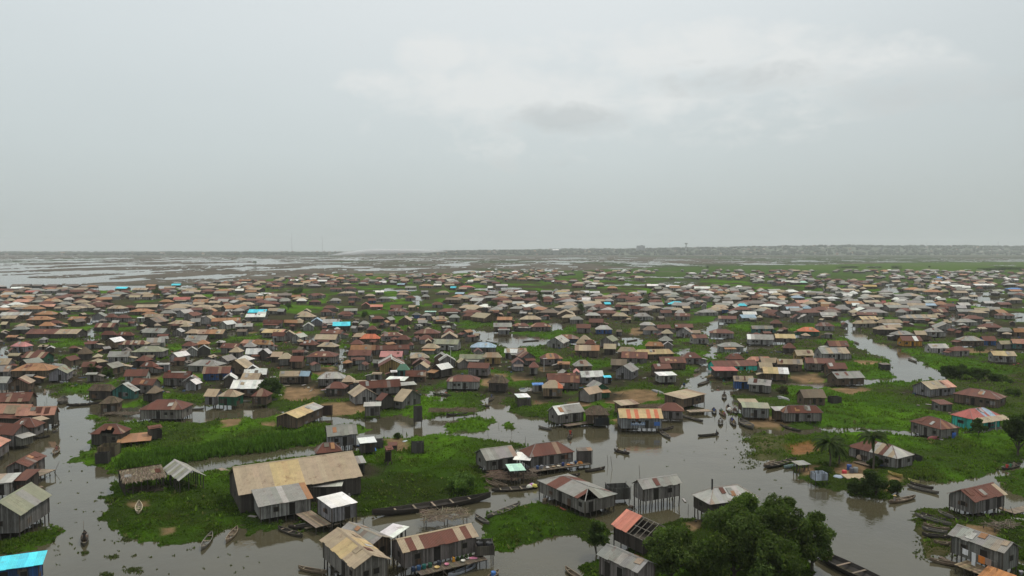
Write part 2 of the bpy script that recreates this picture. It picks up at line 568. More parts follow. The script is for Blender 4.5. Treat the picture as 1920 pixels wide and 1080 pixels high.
def terrain(X, Y):
    """height, dirt amount, reed amount, marsh amount"""
    X, Y = X / K_, Y / K_
    D = np.hypot(X, Y)
    sd = np.full(X.shape, -1e3)
    for P in LANDW:
        sd = np.maximum(sd, signed(P, X, Y, 12))
    w = np.full(X.shape, -1e9)
    for P in WATERW:
        w = np.maximum(w, signed(P, X, Y, 60))
    amp = np.clip(D / 90, 1.0, 6.0)
    nz = fbm(X / 3.2, Y / 3.2, 3, 4) - 0.5
    nz2 = fbm(X / 14, Y / 14, 9, 3) - 0.5
    edge = (nz * 3.0 + nz2 * 2.2 + (fbm(X / 0.9, Y / 0.9, 12, 2) - 0.5) * 1.6) * np.clip(amp, 1, 2.2)
    sd = np.minimum(sd + edge, np.where(w > -1e8, -w + edge, 1e9))
    # random small ponds inside the far village
    pond = fbm(X / 38, Y / 60, 31, 3)
    far = smooth01((D - 300) / 150)
    sd = np.where((pond > 0.70) & (sd > 0), np.minimum(sd, (0.70 - pond) * 60 * far + sd * (1 - far)), sd)
    # marsh between the village and the far shore
    az = X / np.maximum(Y, 1)
    mt = 0.86 * fbm(X / 60, Y / 150, 52, 5) + 0.14 * fbm(X / 420, Y / 500, 58, 3)
    thr = 0.448 - 0.03 * np.clip((az + 0.45) * 3, -1, 1) + 0.20 * smooth01((-az - 0.60) * 9) * smooth01((2000 - D) / 900)
    thr = thr - 0.12 * smooth01((D - 2900) / 900)
    marsh = ((mt - thr) * 120)
    marsh = np.where(np.abs(fbm(X / 55, Y / 130, 71, 4) - 0.5) < 0.020, np.minimum(marsh, -4), marsh)
    beyond = (D > 700) & (sd < 0) & (Y > 650)
    mz = np.where(beyond, marsh, -1e9)
    h_land = np.clip(sd / 2.2, -1, 1) * 0.5
    lump = (fbm(X / 2.3, Y / 2.3, 77, 3) - 0.45) * 0.9 + (fbm(X / 9, Y / 9, 78, 3) - 0.45) * 0.9
    h = np.where(sd > 0, h_land + np.clip(sd / 3, 0, 1) * np.clip(lump, -0.3, 0.6), h_land)
    h = np.where(mz > -1e8, np.maximum(h, np.clip(mz / 10, -1, 1) * 0.45), h)
    dirt = np.zeros(X.shape)
    for P in DIRTW:
        s = signed(P, X, Y, 6)
        dirt = np.maximum(dirt, smooth01((s + nz * 3.0 + 0.4) / 1.4))
    reed = np.zeros(X.shape)
    for P in REEDW:
        reed = np.maximum(reed, smooth01((signed(P, X, Y, 4) + nz * 2 + 0.5) / 1.2))
    h = np.where(dirt > 0.02, np.maximum(h, 0.02) * (1 - dirt) + 0.35 * dirt, h)
    return h, dirt, reed, beyond, sd


def ground_height(x, y):
    return float(terrain(np.array([float(x)]), np.array([float(y)]))[0][0])


def build_land():
    cols = np.linspace(-340, 2260, 900)
    rows = np.concatenate([np.arange(474.6, 500, 0.6), np.arange(500, 560, 0.9), np.arange(560, 700, 1.5), np.arange(700, 1150, 1.9)])
    PX, PY = np.meshgrid(cols, rows)
    # the sheet is denser near the viewpoint; positions are plain ground coordinates
    a, b = (PX - 960) / FPX, (540 - PY) / FPX
    t = -CAM_H / (-SP + b * CP)
    X, Y = (a * t).ravel(), ((CP + b * SP) * t).ravel()
    h, dirt, reed, beyond, sd = terrain(X, Y)
    XW, YW = X, Y
    X, Y = X / K_, Y / K_
    D = np.hypot(X, Y)
    n1, n2 = fbm(X / 16, Y / 22, 5, 4), fbm(X / 70, Y / 90, 6, 3)
    bright, mid, dark = np.array([0.078, 0.170, 0.010]), np.array([0.050, 0.115, 0.010]), np.array([0.042, 0.070, 0.012])
    earth, sand = np.array([0.062, 0.050, 0.034]), np.array([0.26, 0.17, 0.095])
    k = smooth01((n1 - 0.36) / 0.28)[:, None]
    c = dark * (1 - k) + mid * k
    k = smooth01((n1 * 0.6 + n2 * 0.4 - 0.50) / 0.14)[:, None]
    c = c * (1 - k) + bright * k
    # the near islands are a darker, coarser mat of water plants
    mat = smooth01((D - 88) / 45)[:, None]
    c = c * (0.55 + 0.45 * mat)
    # trodden soil between the houses of the dense village
    vil = smooth01((D - 150) / 80) * smooth01((1050 - D) / 150) * smooth01((0.55 - n1) / 0.12)
    c = c * (1 - 0.75 * vil[:, None]) + earth * 0.75 * vil[:, None]
    farg = smooth01((D - 700) / 350)[:, None]
    c = c * (1 - farg) + (np.array([0.060, 0.108, 0.022])) * farg
    az = X / np.maximum(Y, 1)
    reedc = np.array([0.125, 0.108, 0.090]) * (0.6 + 0.8 * fbm(X / 25, Y / 60, 63, 3))[:, None]
    greenm = np.array([0.060, 0.080, 0.040])
    gm = smooth01((fbm(X / 260, Y / 500, 61, 3) - 0.50 + 0.10 * np.clip(az * 2, -1, 1)) / 0.10)[:, None]
    meadow = np.zeros(X.shape)
    for q in ([(400, 541), (480, 526), (560, 519), (700, 512), (830, 511), (960, 513), (970, 521), (820, 520), (700, 526), (560, 533), (500, 541)],
              [(1480, 497), (1700, 494), (2100, 489), (2100, 512), (1800, 509), (1600, 508), (1480, 505)]):
        meadow = np.maximum(meadow, smooth01((signed(wpoly(q), X, Y, 60) + 10) / 30))
    c = c * (1 - meadow[:, None]) + np.array([0.072, 0.128, 0.018]) * meadow[:, None]
    c = np.where(beyond[:, None], reedc * (1 - gm) + greenm * gm, c)
    dn = (0.75 + 0.5 * fbm(X / 2.5, Y / 2.5, 15, 3))[:, None]
    c = c * (1 - dirt[:, None]) + sand * dn * dirt[:, None]
    red = smooth01((signed(wpoly(DIRT[11]), X, Y, 6) + 1) / 2)[:, None]
    c = c * (1 - red * 0.7) + np.array([0.20, 0.085, 0.03]) * red * 0.7
    under = (h < 0.0)[:, None]
    c = np.where(under, np.array([0.05, 0.045, 0.03]), c)
    for q, col in ((LANDW[12], (0.085, 0.075, 0.035)), (LANDW[13], (0.06, 0.06, 0.03))):
        s = smooth01((signed(q, X, Y, 4) + 1) / 1.5)[:, None]
        c = c * (1 - s) + np.array(col) * s
    weed = smooth01((signed(wpoly([(1405, 818), (1470, 815), (1468, 850), (1450, 882), (1400, 865)]), X, Y, 4) + 2) / 5)[:, None]
    c = c * (1 - weed) + np.array([0.105, 0.098, 0.048]) * weed
    nr, nc = PX.shape
    I = np.arange(nr * nc).reshape(nr, nc)
    F = np.stack([I[:-1, :-1], I[:-1, 1:], I[1:, 1:], I[1:, :-1]], -1).reshape(-1, 4)[:, ::-1]
    o = np_mesh('ground', np.stack([XW, YW, h], -1), F, c, 'ground_cover', 'POINT', True)
    kind(o, 'structure')
    return XW, YW, h, dirt, reed, c, D, beyond, nr, nc


LX, LY, LH, LDIRT, LREED, LC, LD, LBEY, LNR, LNC = build_land()


def mud_and_shade_yards(spots):
    """trodden dark mud and rubbish round the houses, with the shade between them painted in"""
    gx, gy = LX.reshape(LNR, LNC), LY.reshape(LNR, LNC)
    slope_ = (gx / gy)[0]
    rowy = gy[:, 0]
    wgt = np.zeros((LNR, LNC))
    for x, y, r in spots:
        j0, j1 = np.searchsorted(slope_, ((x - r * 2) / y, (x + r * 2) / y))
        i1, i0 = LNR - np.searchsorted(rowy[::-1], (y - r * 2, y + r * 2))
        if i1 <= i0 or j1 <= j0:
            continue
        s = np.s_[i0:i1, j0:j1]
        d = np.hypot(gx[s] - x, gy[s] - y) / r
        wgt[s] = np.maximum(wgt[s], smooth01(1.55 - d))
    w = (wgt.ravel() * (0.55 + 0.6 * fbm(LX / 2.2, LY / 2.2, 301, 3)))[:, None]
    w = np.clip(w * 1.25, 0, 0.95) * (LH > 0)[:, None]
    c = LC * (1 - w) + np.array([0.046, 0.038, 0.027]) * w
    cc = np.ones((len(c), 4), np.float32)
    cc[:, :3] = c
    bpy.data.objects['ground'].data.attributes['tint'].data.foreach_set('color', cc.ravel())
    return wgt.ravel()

wm = MB()
S = 40000
wm.poly([(-S, -2000, 0), (S, -2000, 0), (S, S, 0), (-S, S, 0)], (0.05, 0.05, 0.04))
kind(wm.build('water', 'lagoon_water'), 'structure')
bm_ = MB()
bm_.poly([(-S, -2000, -1.4), (S, -2000, -1.4), (S, S, -1.4), (-S, S, -1.4)], (0.05, 0.045, 0.03))
kind(bm_.build('lagoon_bed', 'ground_cover'), 'structure')


# ------------------------------------------------------------------ grass, reeds and floating weed (nobody could count the blades)
def blades(name, X, Y, Z, hgt, wid, tintc, nb=3, lean=0.5):
    n = len(X)
    V, T = [], []
    for k in range(nb):
        a = RNG.uniform(0, 2 * PI, n)
        l = RNG.uniform(0.2, 1.0, n) * lean * hgt
        hh = hgt * RNG.uniform(0.6, 1.15, n)
        ox, oy = RNG.uniform(-1, 1, n) * wid, RNG.uniform(-1, 1, n) * wid
        ca, sa = np.cos(a), np.sin(a)
        w = wid * RNG.uniform(0.5, 1.0, n)
        p0 = np.stack([X + ox - sa * w, Y + oy + ca * w, Z - 0.05], -1)
        p1 = np.stack([X + ox + sa * w, Y + oy - ca * w, Z - 0.05], -1)
        p2 = np.stack([X + ox + ca * l + sa * w * 0.55, Y + oy + sa * l - ca * w * 0.55, Z + hh], -1)
        p3 = np.stack([X + ox + ca * l * 1.2 - sa * w * 0.4, Y + oy + sa * l * 1.2 + ca * w * 0.4, Z + hh * 0.92], -1)
        V.append(np.stack([p0, p1, p2, p3], 1))
        T.append(tintc * RNG.uniform(0.7, 1.3, (n, 1)))
    V = np.concatenate(V).reshape(-1, 3)
    F = np.arange(len(V)).reshape(-1, 4)
    o = np_mesh(name, V, F, np.concatenate(T), 'leaves', 'FACE')
    return kind(o, 'stuff')


def build_grass(yard):
    cell = LD * K_ * 2.9 / FPX
    jx, jy = RNG.uniform(-0.5, 0.5, len(LX)) * cell * 1.4, RNG.uniform(-0.5, 0.5, len(LX)) * cell * 2.2
    land = (LH > 0.03) & (LDIRT < 0.25) & ~LBEY & (LD < 330) & (yard < RNG.uniform(0.15, 0.9, len(LX)))
    n1 = fbm(LX / 3.0, LY / 3.0, 91, 3)
    tall = (LREED > 0.4) & land
    low = land & ~tall & (RNG.random(len(LX)) < np.where(LD < 120, 0.95, 0.75)) & (n1 > 0.30)
    i = np.nonzero(low)[0]
    s = np.clip(LD[i] / 110, 0.75, 2.2)
    lump = np.clip((n1[i] - 0.3) * 2.2, 0.3, 1.2) ** 1.6 * 1.45
    g = np.array([0.108, 0.188, 0.013]) * (0.35 + 1.25 * fbm(LX[i] / 5, LY[i] / 5, 95, 4))[:, None]
    g = 0.55 * g + 0.55 * LC[i] * 1.1
    g = g * (0.60 + 0.40 * smooth01((LD[i] - 88) / 45))[:, None]
    dry = smooth01((fbm(LX[i] / 7, LY[i] / 7, 97, 3) - 0.56) / 0.08)[:, None] * 0.6
    g = g * (1 - dry) + np.array([0.072, 0.078, 0.022]) * dry
    blades('grass', LX[i] + jx[i], LY[i] + jy[i], LH[i], 0.33 * s * lump, 0.15 * s, g, 3, 0.8)
    # coarser weeds standing in the turf: water hyacinth, taro and seed heads
    wl = land & ~tall & (LD < 150) & (RNG.random(len(LX)) < np.where(LD < 105, 0.075, 0.035) * smooth01((fbm(LX / 4, LY / 4, 111, 3) - 0.34) / 0.2))
    i = np.nonzero(wl)[0]
    s = np.clip(LD[i] / 110, 0.8, 1.7)
    t_ = RNG.random((len(i), 1))
    g = np.where(t_ < 0.30, np.array([0.030, 0.056, 0.010]), np.where(t_ < 0.88, np.array([0.085, 0.145, 0.016]), np.array([0.13, 0.125, 0.045]))) * RNG.uniform(0.6, 1.4, (len(i), 1))
    blades('tall_weeds', LX[i] + jx[i], LY[i] + jy[i], LH[i], RNG.uniform(0.25, 0.62, len(i)) * s, 0.17 * s, g, 5, 1.0)
    i = np.repeat(np.nonzero(tall)[0], 3)
    q = RNG.uniform(-0.7, 0.7, (2, len(i)))
    blades('reeds', LX[i] + jx[i] + q[0], LY[i] + jy[i] + q[1], LH[i], RNG.uniform(0.5, 1.35, len(i)) * (0.55 + 0.8 * fbm(LX[i] / 5, LY[i] / 5, 98, 3)), 0.14,
           np.array([0.056, 0.120, 0.014]) * RNG.uniform(0.6, 1.6, (len(i), 1)), 3, 0.4)
    # drifting clumps of weed on the open water
    pts = []
    spots = [(238, 1012, 9), (214, 1045, 7), (160, 1037, 5), (250, 1068, 12), (200, 1078, 10), (1330, 905, 0)]
    for px, py, r in spots:
        for _ in range(int(r * 6)):
            pts.append((px + random.gauss(0, r * 0.7), py + random.gauss(0, r * 0.25)))
    for _ in range(150):
        pts.append((random.uniform(60, 500), random.uniform(800, 1080)))
    for _ in range(90):
        pts.append((random.uniform(880, 1500), random.uniform(770, 1000)))
    for _ in range(260):
        pts.append((random.gauss(1408, 12), random.uniform(812, 880)))
    for _ in range(300):
        pts.append((random.uniform(1715, 1795), random.uniform(955, 1052)))
    for _ in range(160):
        pts.append((random.uniform(300, 640), random.uniform(835, 880)))
    P = np.array([ground(*p)[:2] for p in pts])
    hh = terrain(P[:, 0], P[:, 1])[0]
    P = P[hh < 0.02]
    n = len(P)
    blades('floating_weed', P[:, 0], P[:, 1], np.full(n, 0.0), RNG.uniform(0.06, 0.2, n), RNG.uniform(0.08, 0.22, n),
           np.array([0.055, 0.062, 0.025]) * RNG.uniform(0.6, 1.3, (n, 1)), 3, 1.6)

# ------------------------------------------------------------------ colours read off the roofs and walls
ROOF = {'r': (0.122, 0.046, 0.031), 'o': (0.31, 0.160, 0.080), 't': (0.34, 0.27, 0.185), 'g': (0.235, 0.23, 0.21),
        'l': (0.36, 0.352, 0.325), 'w': (0.66, 0.66, 0.63), 'b': (0.15, 0.115, 0.08), 'c': (0.085, 0.60, 0.74),
        'B': (0.10, 0.24, 0.52), 'L': (0.29, 0.39, 0.48), 'p': (0.48, 0.21, 0.20), 'm': (0.40, 0.62, 0.52),
        'k': (0.15, 0.125, 0.105), 'y': (0.42, 0.30, 0.10), 'R': (0.36, 0.11, 0.092), 'G': (0.115, 0.24, 0.17),
        'O': (0.50, 0.145, 0.07), 'a': (0.46, 0.345, 0.18), 'e': (0.23, 0.235, 0.165), 'S': (0.55, 0.21, 0.15),
        'q': (0.46, 0.24, 0.17)}
RNAME = {'r': 'rust brown', 'o': 'orange tan', 't': 'tan', 'g': 'grey', 'l': 'light grey', 'w': 'white', 'b': 'thatched',
         'c': 'bright cyan', 'B': 'blue', 'L': 'blue grey', 'p': 'pink', 'm': 'pale mint', 'k': 'dark brown', 'y': 'yellow',
         'R': 'red', 'G': 'dark green', 'O': 'orange', 'a': 'golden tan', 'e': 'olive', 'S': 'salmon', 'q': 'pale orange'}
WALL = {'W': (0.200, 0.190, 0.178), 'D': (0.075, 0.066, 0.058), 'N': (0.135, 0.098, 0.068), 'U': (0.035, 0.095, 0.25),
        'E': (0.02, 0.12, 0.065), 'O': (0.30, 0.205, 0.085), 'T': (0.06, 0.54, 0.45), 'P': (0.34, 0.17, 0.15),
        'X': (0.50, 0.49, 0.47), 'Y': (0.30, 0.295, 0.28), 'A': (0.55, 0.26, 0.04), 'K': (0.05, 0.09, 0.15),
        'H': (0.05, 0.16, 0.15), 'Z': (0.27, 0.185, 0.115), 'C': (0.235, 0.235, 0.245)}
WNAME = {'U': 'blue', 'E': 'green', 'O': 'ochre', 'T': 'turquoise', 'P': 'pink', 'X': 'white', 'A': 'orange', 'K': 'navy',
         'H': 'dark teal', 'Z': 'brown mud', 'N': 'brown', 'D': 'dark'}
DARK = (0.016, 0.014, 0.012)  # near-black that paints the shade inside doorways and windows
WOOD = (0.085, 0.072, 0.058)


def sheet_colours(spec, n, rnd):
    if spec[0] == '=':
        base = [ROOF[spec[1 + int(i * (len(spec) - 1) / n)]] for i in range(n)]
        return [jit(c, 0.05, rnd) for c in base]
    if '/' in spec:
        a, b = spec.split('/')
        base = [ROOF[a] if i < n * 0.55 else ROOF[b] for i in range(n)]
    elif '+' in spec:
        a, b = spec.split('+')
        base, cur = [], a
        for i in range(n):
            if rnd.random() < 0.45:
                cur = b if rnd.random() < 0.38 else a
            base.append(ROOF[cur])
    else:
        base = [ROOF[spec]] * n
    out = []
    for c in base:
        c = jit(c, 0.16, rnd)
        if rnd.random() < 0.10 and spec[0] in 'rotglk':
            o = ROOF[rnd.choice('rtgo')]
            c = tuple(0.5 * x + 0.5 * y for x, y in zip(c, o))
        out.append(c)
    return out


def slope(mb, o, u, up, width, cols, tf=None, brk=(), th=0.05, rows=1, rnd=random, m=0, hole=None):
    """one pitch of a roof made of overlapping sheets: o start of the eave, u along it, up the whole pitch"""
    o, u, up = Vector(o), Vector(u), Vector(up)
    nrm = u.cross(up).normalized()
    n = len(cols)
    xs = sorted(set([round(width * i / n, 4) for i in range(n + 1)] + [round(b, 4) for b in brk if 0 < b < width]))
    for a, b in zip(xs[:-1], xs[1:]):
        c = cols[min(n - 1, int((a + b) / 2 / width * n))]
        if tf is None:
            parts = [(k / rows, (k + 1) / rows) for k in range(rows)]
        else:
            parts = [None]
        for q in parts:
            dz = rnd.uniform(0, 0.025)
            a2, b2 = a - 0.012, b + 0.012
            if q is None:
                ta, tb = tf(a), tf(b)
                t0 = hole((a + b) / 2 / width, rnd) if hole else 0.0
                if t0 >= min(ta, tb) and t0 > 0:
                    continue
                p = [o + u * a + up * t0, o + u * b + up * t0, o + u * b + up * tb, o + u * a + up * ta]
                cc = c
            else:
                lo = q[0] - 0.01 - (rnd.uniform(-.05, .12) / up.length if q[0] == 0 else 0)
                p = [o + u * a2 + up * lo, o + u * b2 + up * lo, o + u * b2 + up * q[1], o + u * a2 + up * q[1]]
                dz += 0.012 * (rows - 1 - int(q[0] * rows))
                cc = jit(c, 0.05 if rows > 1 else 0.02, rnd)
            mb.hexa([x + nrm * dz for x in p] + [x + nrm * (dz + th) for x in p], cc, m)


def roof_shape(mb, typ, L, S, zE, rise, spec, near, rnd, hole=(None, None)):
    n = max(2, round(L / (0.9 if near else 1.5)))
    rows = 2 if near else 1
    cols = lambda k=n: sheet_colours(spec, k, rnd)
    if typ == 'gable':
        c1 = cols()
        slope(mb, (-L / 2, -S / 2, zE), (1, 0, 0), (0, S / 2 + 0.04, rise), L, c1, rows=rows, rnd=rnd)
        c2 = c1[::-1] if spec[0] == '=' or '/' in spec else cols()
        slope(mb, (L / 2, S / 2, zE), (-1, 0, 0), (0, -S / 2 - 0.04, rise), L, c2, rows=rows, rnd=rnd)
        if near:
            rc = jit(c1[0], 0.1, rnd)
            for s in (-1, 1):
                q = [(-L / 2 - 0.02, 0, zE + rise + 0.085), (L / 2 + 0.02, 0, zE + rise + 0.085),
                     (L / 2 + 0.02, s * 0.2, zE + rise - 0.2 * rise / (S / 2) + 0.085), (-L / 2 - 0.02, s * 0.2, zE + rise - 0.2 * rise / (S / 2) + 0.085)]
                mb.hexa([(x, y, z - 0.02) for x, y, z in q] + q, rc)
    elif typ == 'hip':
        hl = min(S * 0.48, L * 0.46)
        tf = lambda x: max(0.0, min(1.0, x / hl, (L - x) / hl))
        c1 = cols()
        slope(mb, (-L / 2, -S / 2, zE), (1, 0, 0), (0, S / 2, rise), L, c1, tf, (hl, L - hl), rnd=rnd, hole=hole[0])
        slope(mb, (L / 2, S / 2, zE), (-1, 0, 0), (0, -S / 2, rise), L, c1[::-1] if spec[0] == '=' else cols(), tf, (hl, L - hl), rnd=rnd)
        k = max(2, round(S / (0.9 if near else 1.5)))
        tf2 = lambda x: max(0.0, min(1.0, x / (S / 2), (S - x) / (S / 2)))
        e = spec[1] if spec[0] == '=' else spec
        slope(mb, (L / 2, -S / 2, zE), (0, 1, 0), (-hl, 0, rise), S, sheet_colours(spec[-1] if spec[0] == '=' else spec, k, rnd), tf2, (S / 2,), rnd=rnd, hole=hole[1])
        slope(mb, (-L / 2, S / 2, zE), (0, -1, 0), (hl, 0, rise), S, sheet_colours(e, k, rnd), tf2, (S / 2,), rnd=rnd)
        if near:
            rc = tuple(0.6 * x + 0.1 for x in c1[0])
            for sx in (-1, 1):
                for sy in (-1, 1):
                    mb.tube((sx * L / 2, sy * S / 2, zE + 0.07), (sx * (L / 2 - hl), 0, zE + rise + 0.07), 0.07, 0.07, rc, 5)
            mb.tube((-L / 2 + hl, 0, zE + rise + 0.07), (L / 2 - hl, 0, zE + rise + 0.07), 0.08, 0.08, rc, 5)
    elif typ == 'shed':
        slope(mb, (-L / 2, -S / 2, zE), (1, 0, 0), (0, S, rise), L, cols(), rows=rows, rnd=rnd)
    elif typ == 'thatch':
        # shaggy hipped thatch: thick, uneven
        hl = min(S * 0.4, L * 0.4)
        tf = lambda x: max(0.0, min(1.0, x / hl, (L - x) / hl))
        k = max(5, round(L / 0.5))
        cc = [jit(ROOF['b'] if spec == 'b' else ROOF[spec], 0.25, rnd) for _ in range(k)]
        for sg in (1, -1):
            slope(mb, (-sg * L / 2, -sg * S / 2, zE - rnd.uniform(0, .1)), (sg, 0, 0), (0, sg * S / 2, rise), L, cc, tf, (hl, L - hl), th=0.16, rnd=rnd)
            tf2 = lambda x: max(0.0, min(1.0, x / (S / 2), (S - x) / (S / 2)))
            slope(mb, (sg * L / 2, -sg * S / 2, zE - 0.05), (0, sg, 0), (-sg * hl, 0, rise), S, cc[:5], tf2, (S / 2,), th=0.16, rnd=rnd)
        for _ in range(int(L * S * 3.2)):
            x, y = rnd.uniform(-L / 2, L / 2), rnd.uniform(-S / 2, S / 2)
            t = min(1 - abs(y) / (S / 2), (L / 2 - abs(x)) / hl, 1)
            z = zE + rise * max(0, t) + 0.17
            d = (rnd.uniform(-.1, .1), 0.45 if y > 0 else -0.45)
            w = rnd.uniform(0.04, 0.12)
            mb.poly([(x - w, y, z), (x + w, y, z), (x + w + d[0], y + d[1], z - 0.18), (x - w + d[0], y + d[1], z - 0.22)], jit(ROOF['b'] if spec == 'b' else ROOF[spec], 0.45, rnd))


def wall_shape(mb, typ, L, S, zE, zF, rise, wt, ov=0.32, open_top=False):
    x, y = L / 2 - ov, S / 2 - ov * 0.8
    t = zE - 0.03
    if typ == 'gable':
        zr = zE + rise * (y / (S / 2)) * 0.97 - 0.02
        k = 0.0
        e = zE + rise * (1 - y / (S / 2)) - 0.03
        tp = zE + rise - 0.05
        ring = [(-y, zF), (y, zF), (y, e), (0, tp), (-y, e)]
    elif typ == 'shed':
        ring = [(-y, zF), (y, zF), (y, zE + rise * (y / S + 0.5) - 0.03), (-y, zE + rise * (0.5 - y / S) - 0.03)]
    else:
        e = zE + rise * (1 - y / (S / 2)) * 0.8 - 0.03
        ring = [(-y, zF), (y, zF), (y, e), (-y, e)]
    o = len(mb.v)
    k = len(ring)
    for sx in (-x, x):
        mb.v += [(sx, a, b) for a, b in ring]
    mb.face([o + i for i in range(k)][::-1], wt)
    mb.face([o + k + i for i in range(k)], wt)
    for i in range(k):
        j = (i + 1) % k
        if open_top and i == 2:
            continue
        mb.face((o + i, o + j, o + k + j, o + k + i), wt)
    return x, y


SIDES = {'f': (0, -1), 'b': (0, 1), 'r': (1, 0), 'l': (-1, 0)}


def opening(mb, side, x, y, p, zb, w, h, t, proud=0.03):
    """a panel set just proud of a wall; p runs -1..1 along the wall"""
    sx, sy = SIDES[side]
    if sy:
        mb.box((p * (x - w / 2 - 0.15), sy * (y + proud / 2), zb + h / 2), (w, proud + 0.05, h), t)
    else:
        mb.box((sx * (x + proud / 2), p * (y - w / 2 - 0.15), zb + h / 2), (proud + 0.05, w, h), t)


STILT_ME = {}


def stilt(parent, x, y, z0, z1, rnd, r=0.075):
    key = round(r, 3)
    if key not in STILT_ME:
        m = MB()
        m.tube((0, 0, 0), (0, 0, 1), r * 1.1, r, (0.06, 0.052, 0.044), 6)
        o = m.build('stilt', 'weathered_wood')
        STILT_ME[key] = o.data
        bpy.data.objects.remove(o)
    o = bpy.data.objects.new('stilt', STILT_ME[key])
    COL.objects.link(o)
    o.parent = parent
    o.location = (x, y, z0)
    o.scale = (1, 1, z1 - z0)
    o.rotation_euler = (rnd.uniform(-.05, .05), rnd.uniform(-.05, .05), rnd.uniform(0, 6))
    return o


def frame_of(A, B, D, ridge):
    """placement of a house from its front eave A-B and its depth D"""
    A, B = Vector(A[:2]), Vector(B[:2])
    u = (B - A)
    w = u.length
    u = u / w
    v = Vector((-u.y, u.x))
    c = A + u * w / 2 + v * D / 2
    a = math.atan2(u.y, u.x)
    if ridge == 'u':
        return c, a, w, D
    return c, a + PI / 2, D, w


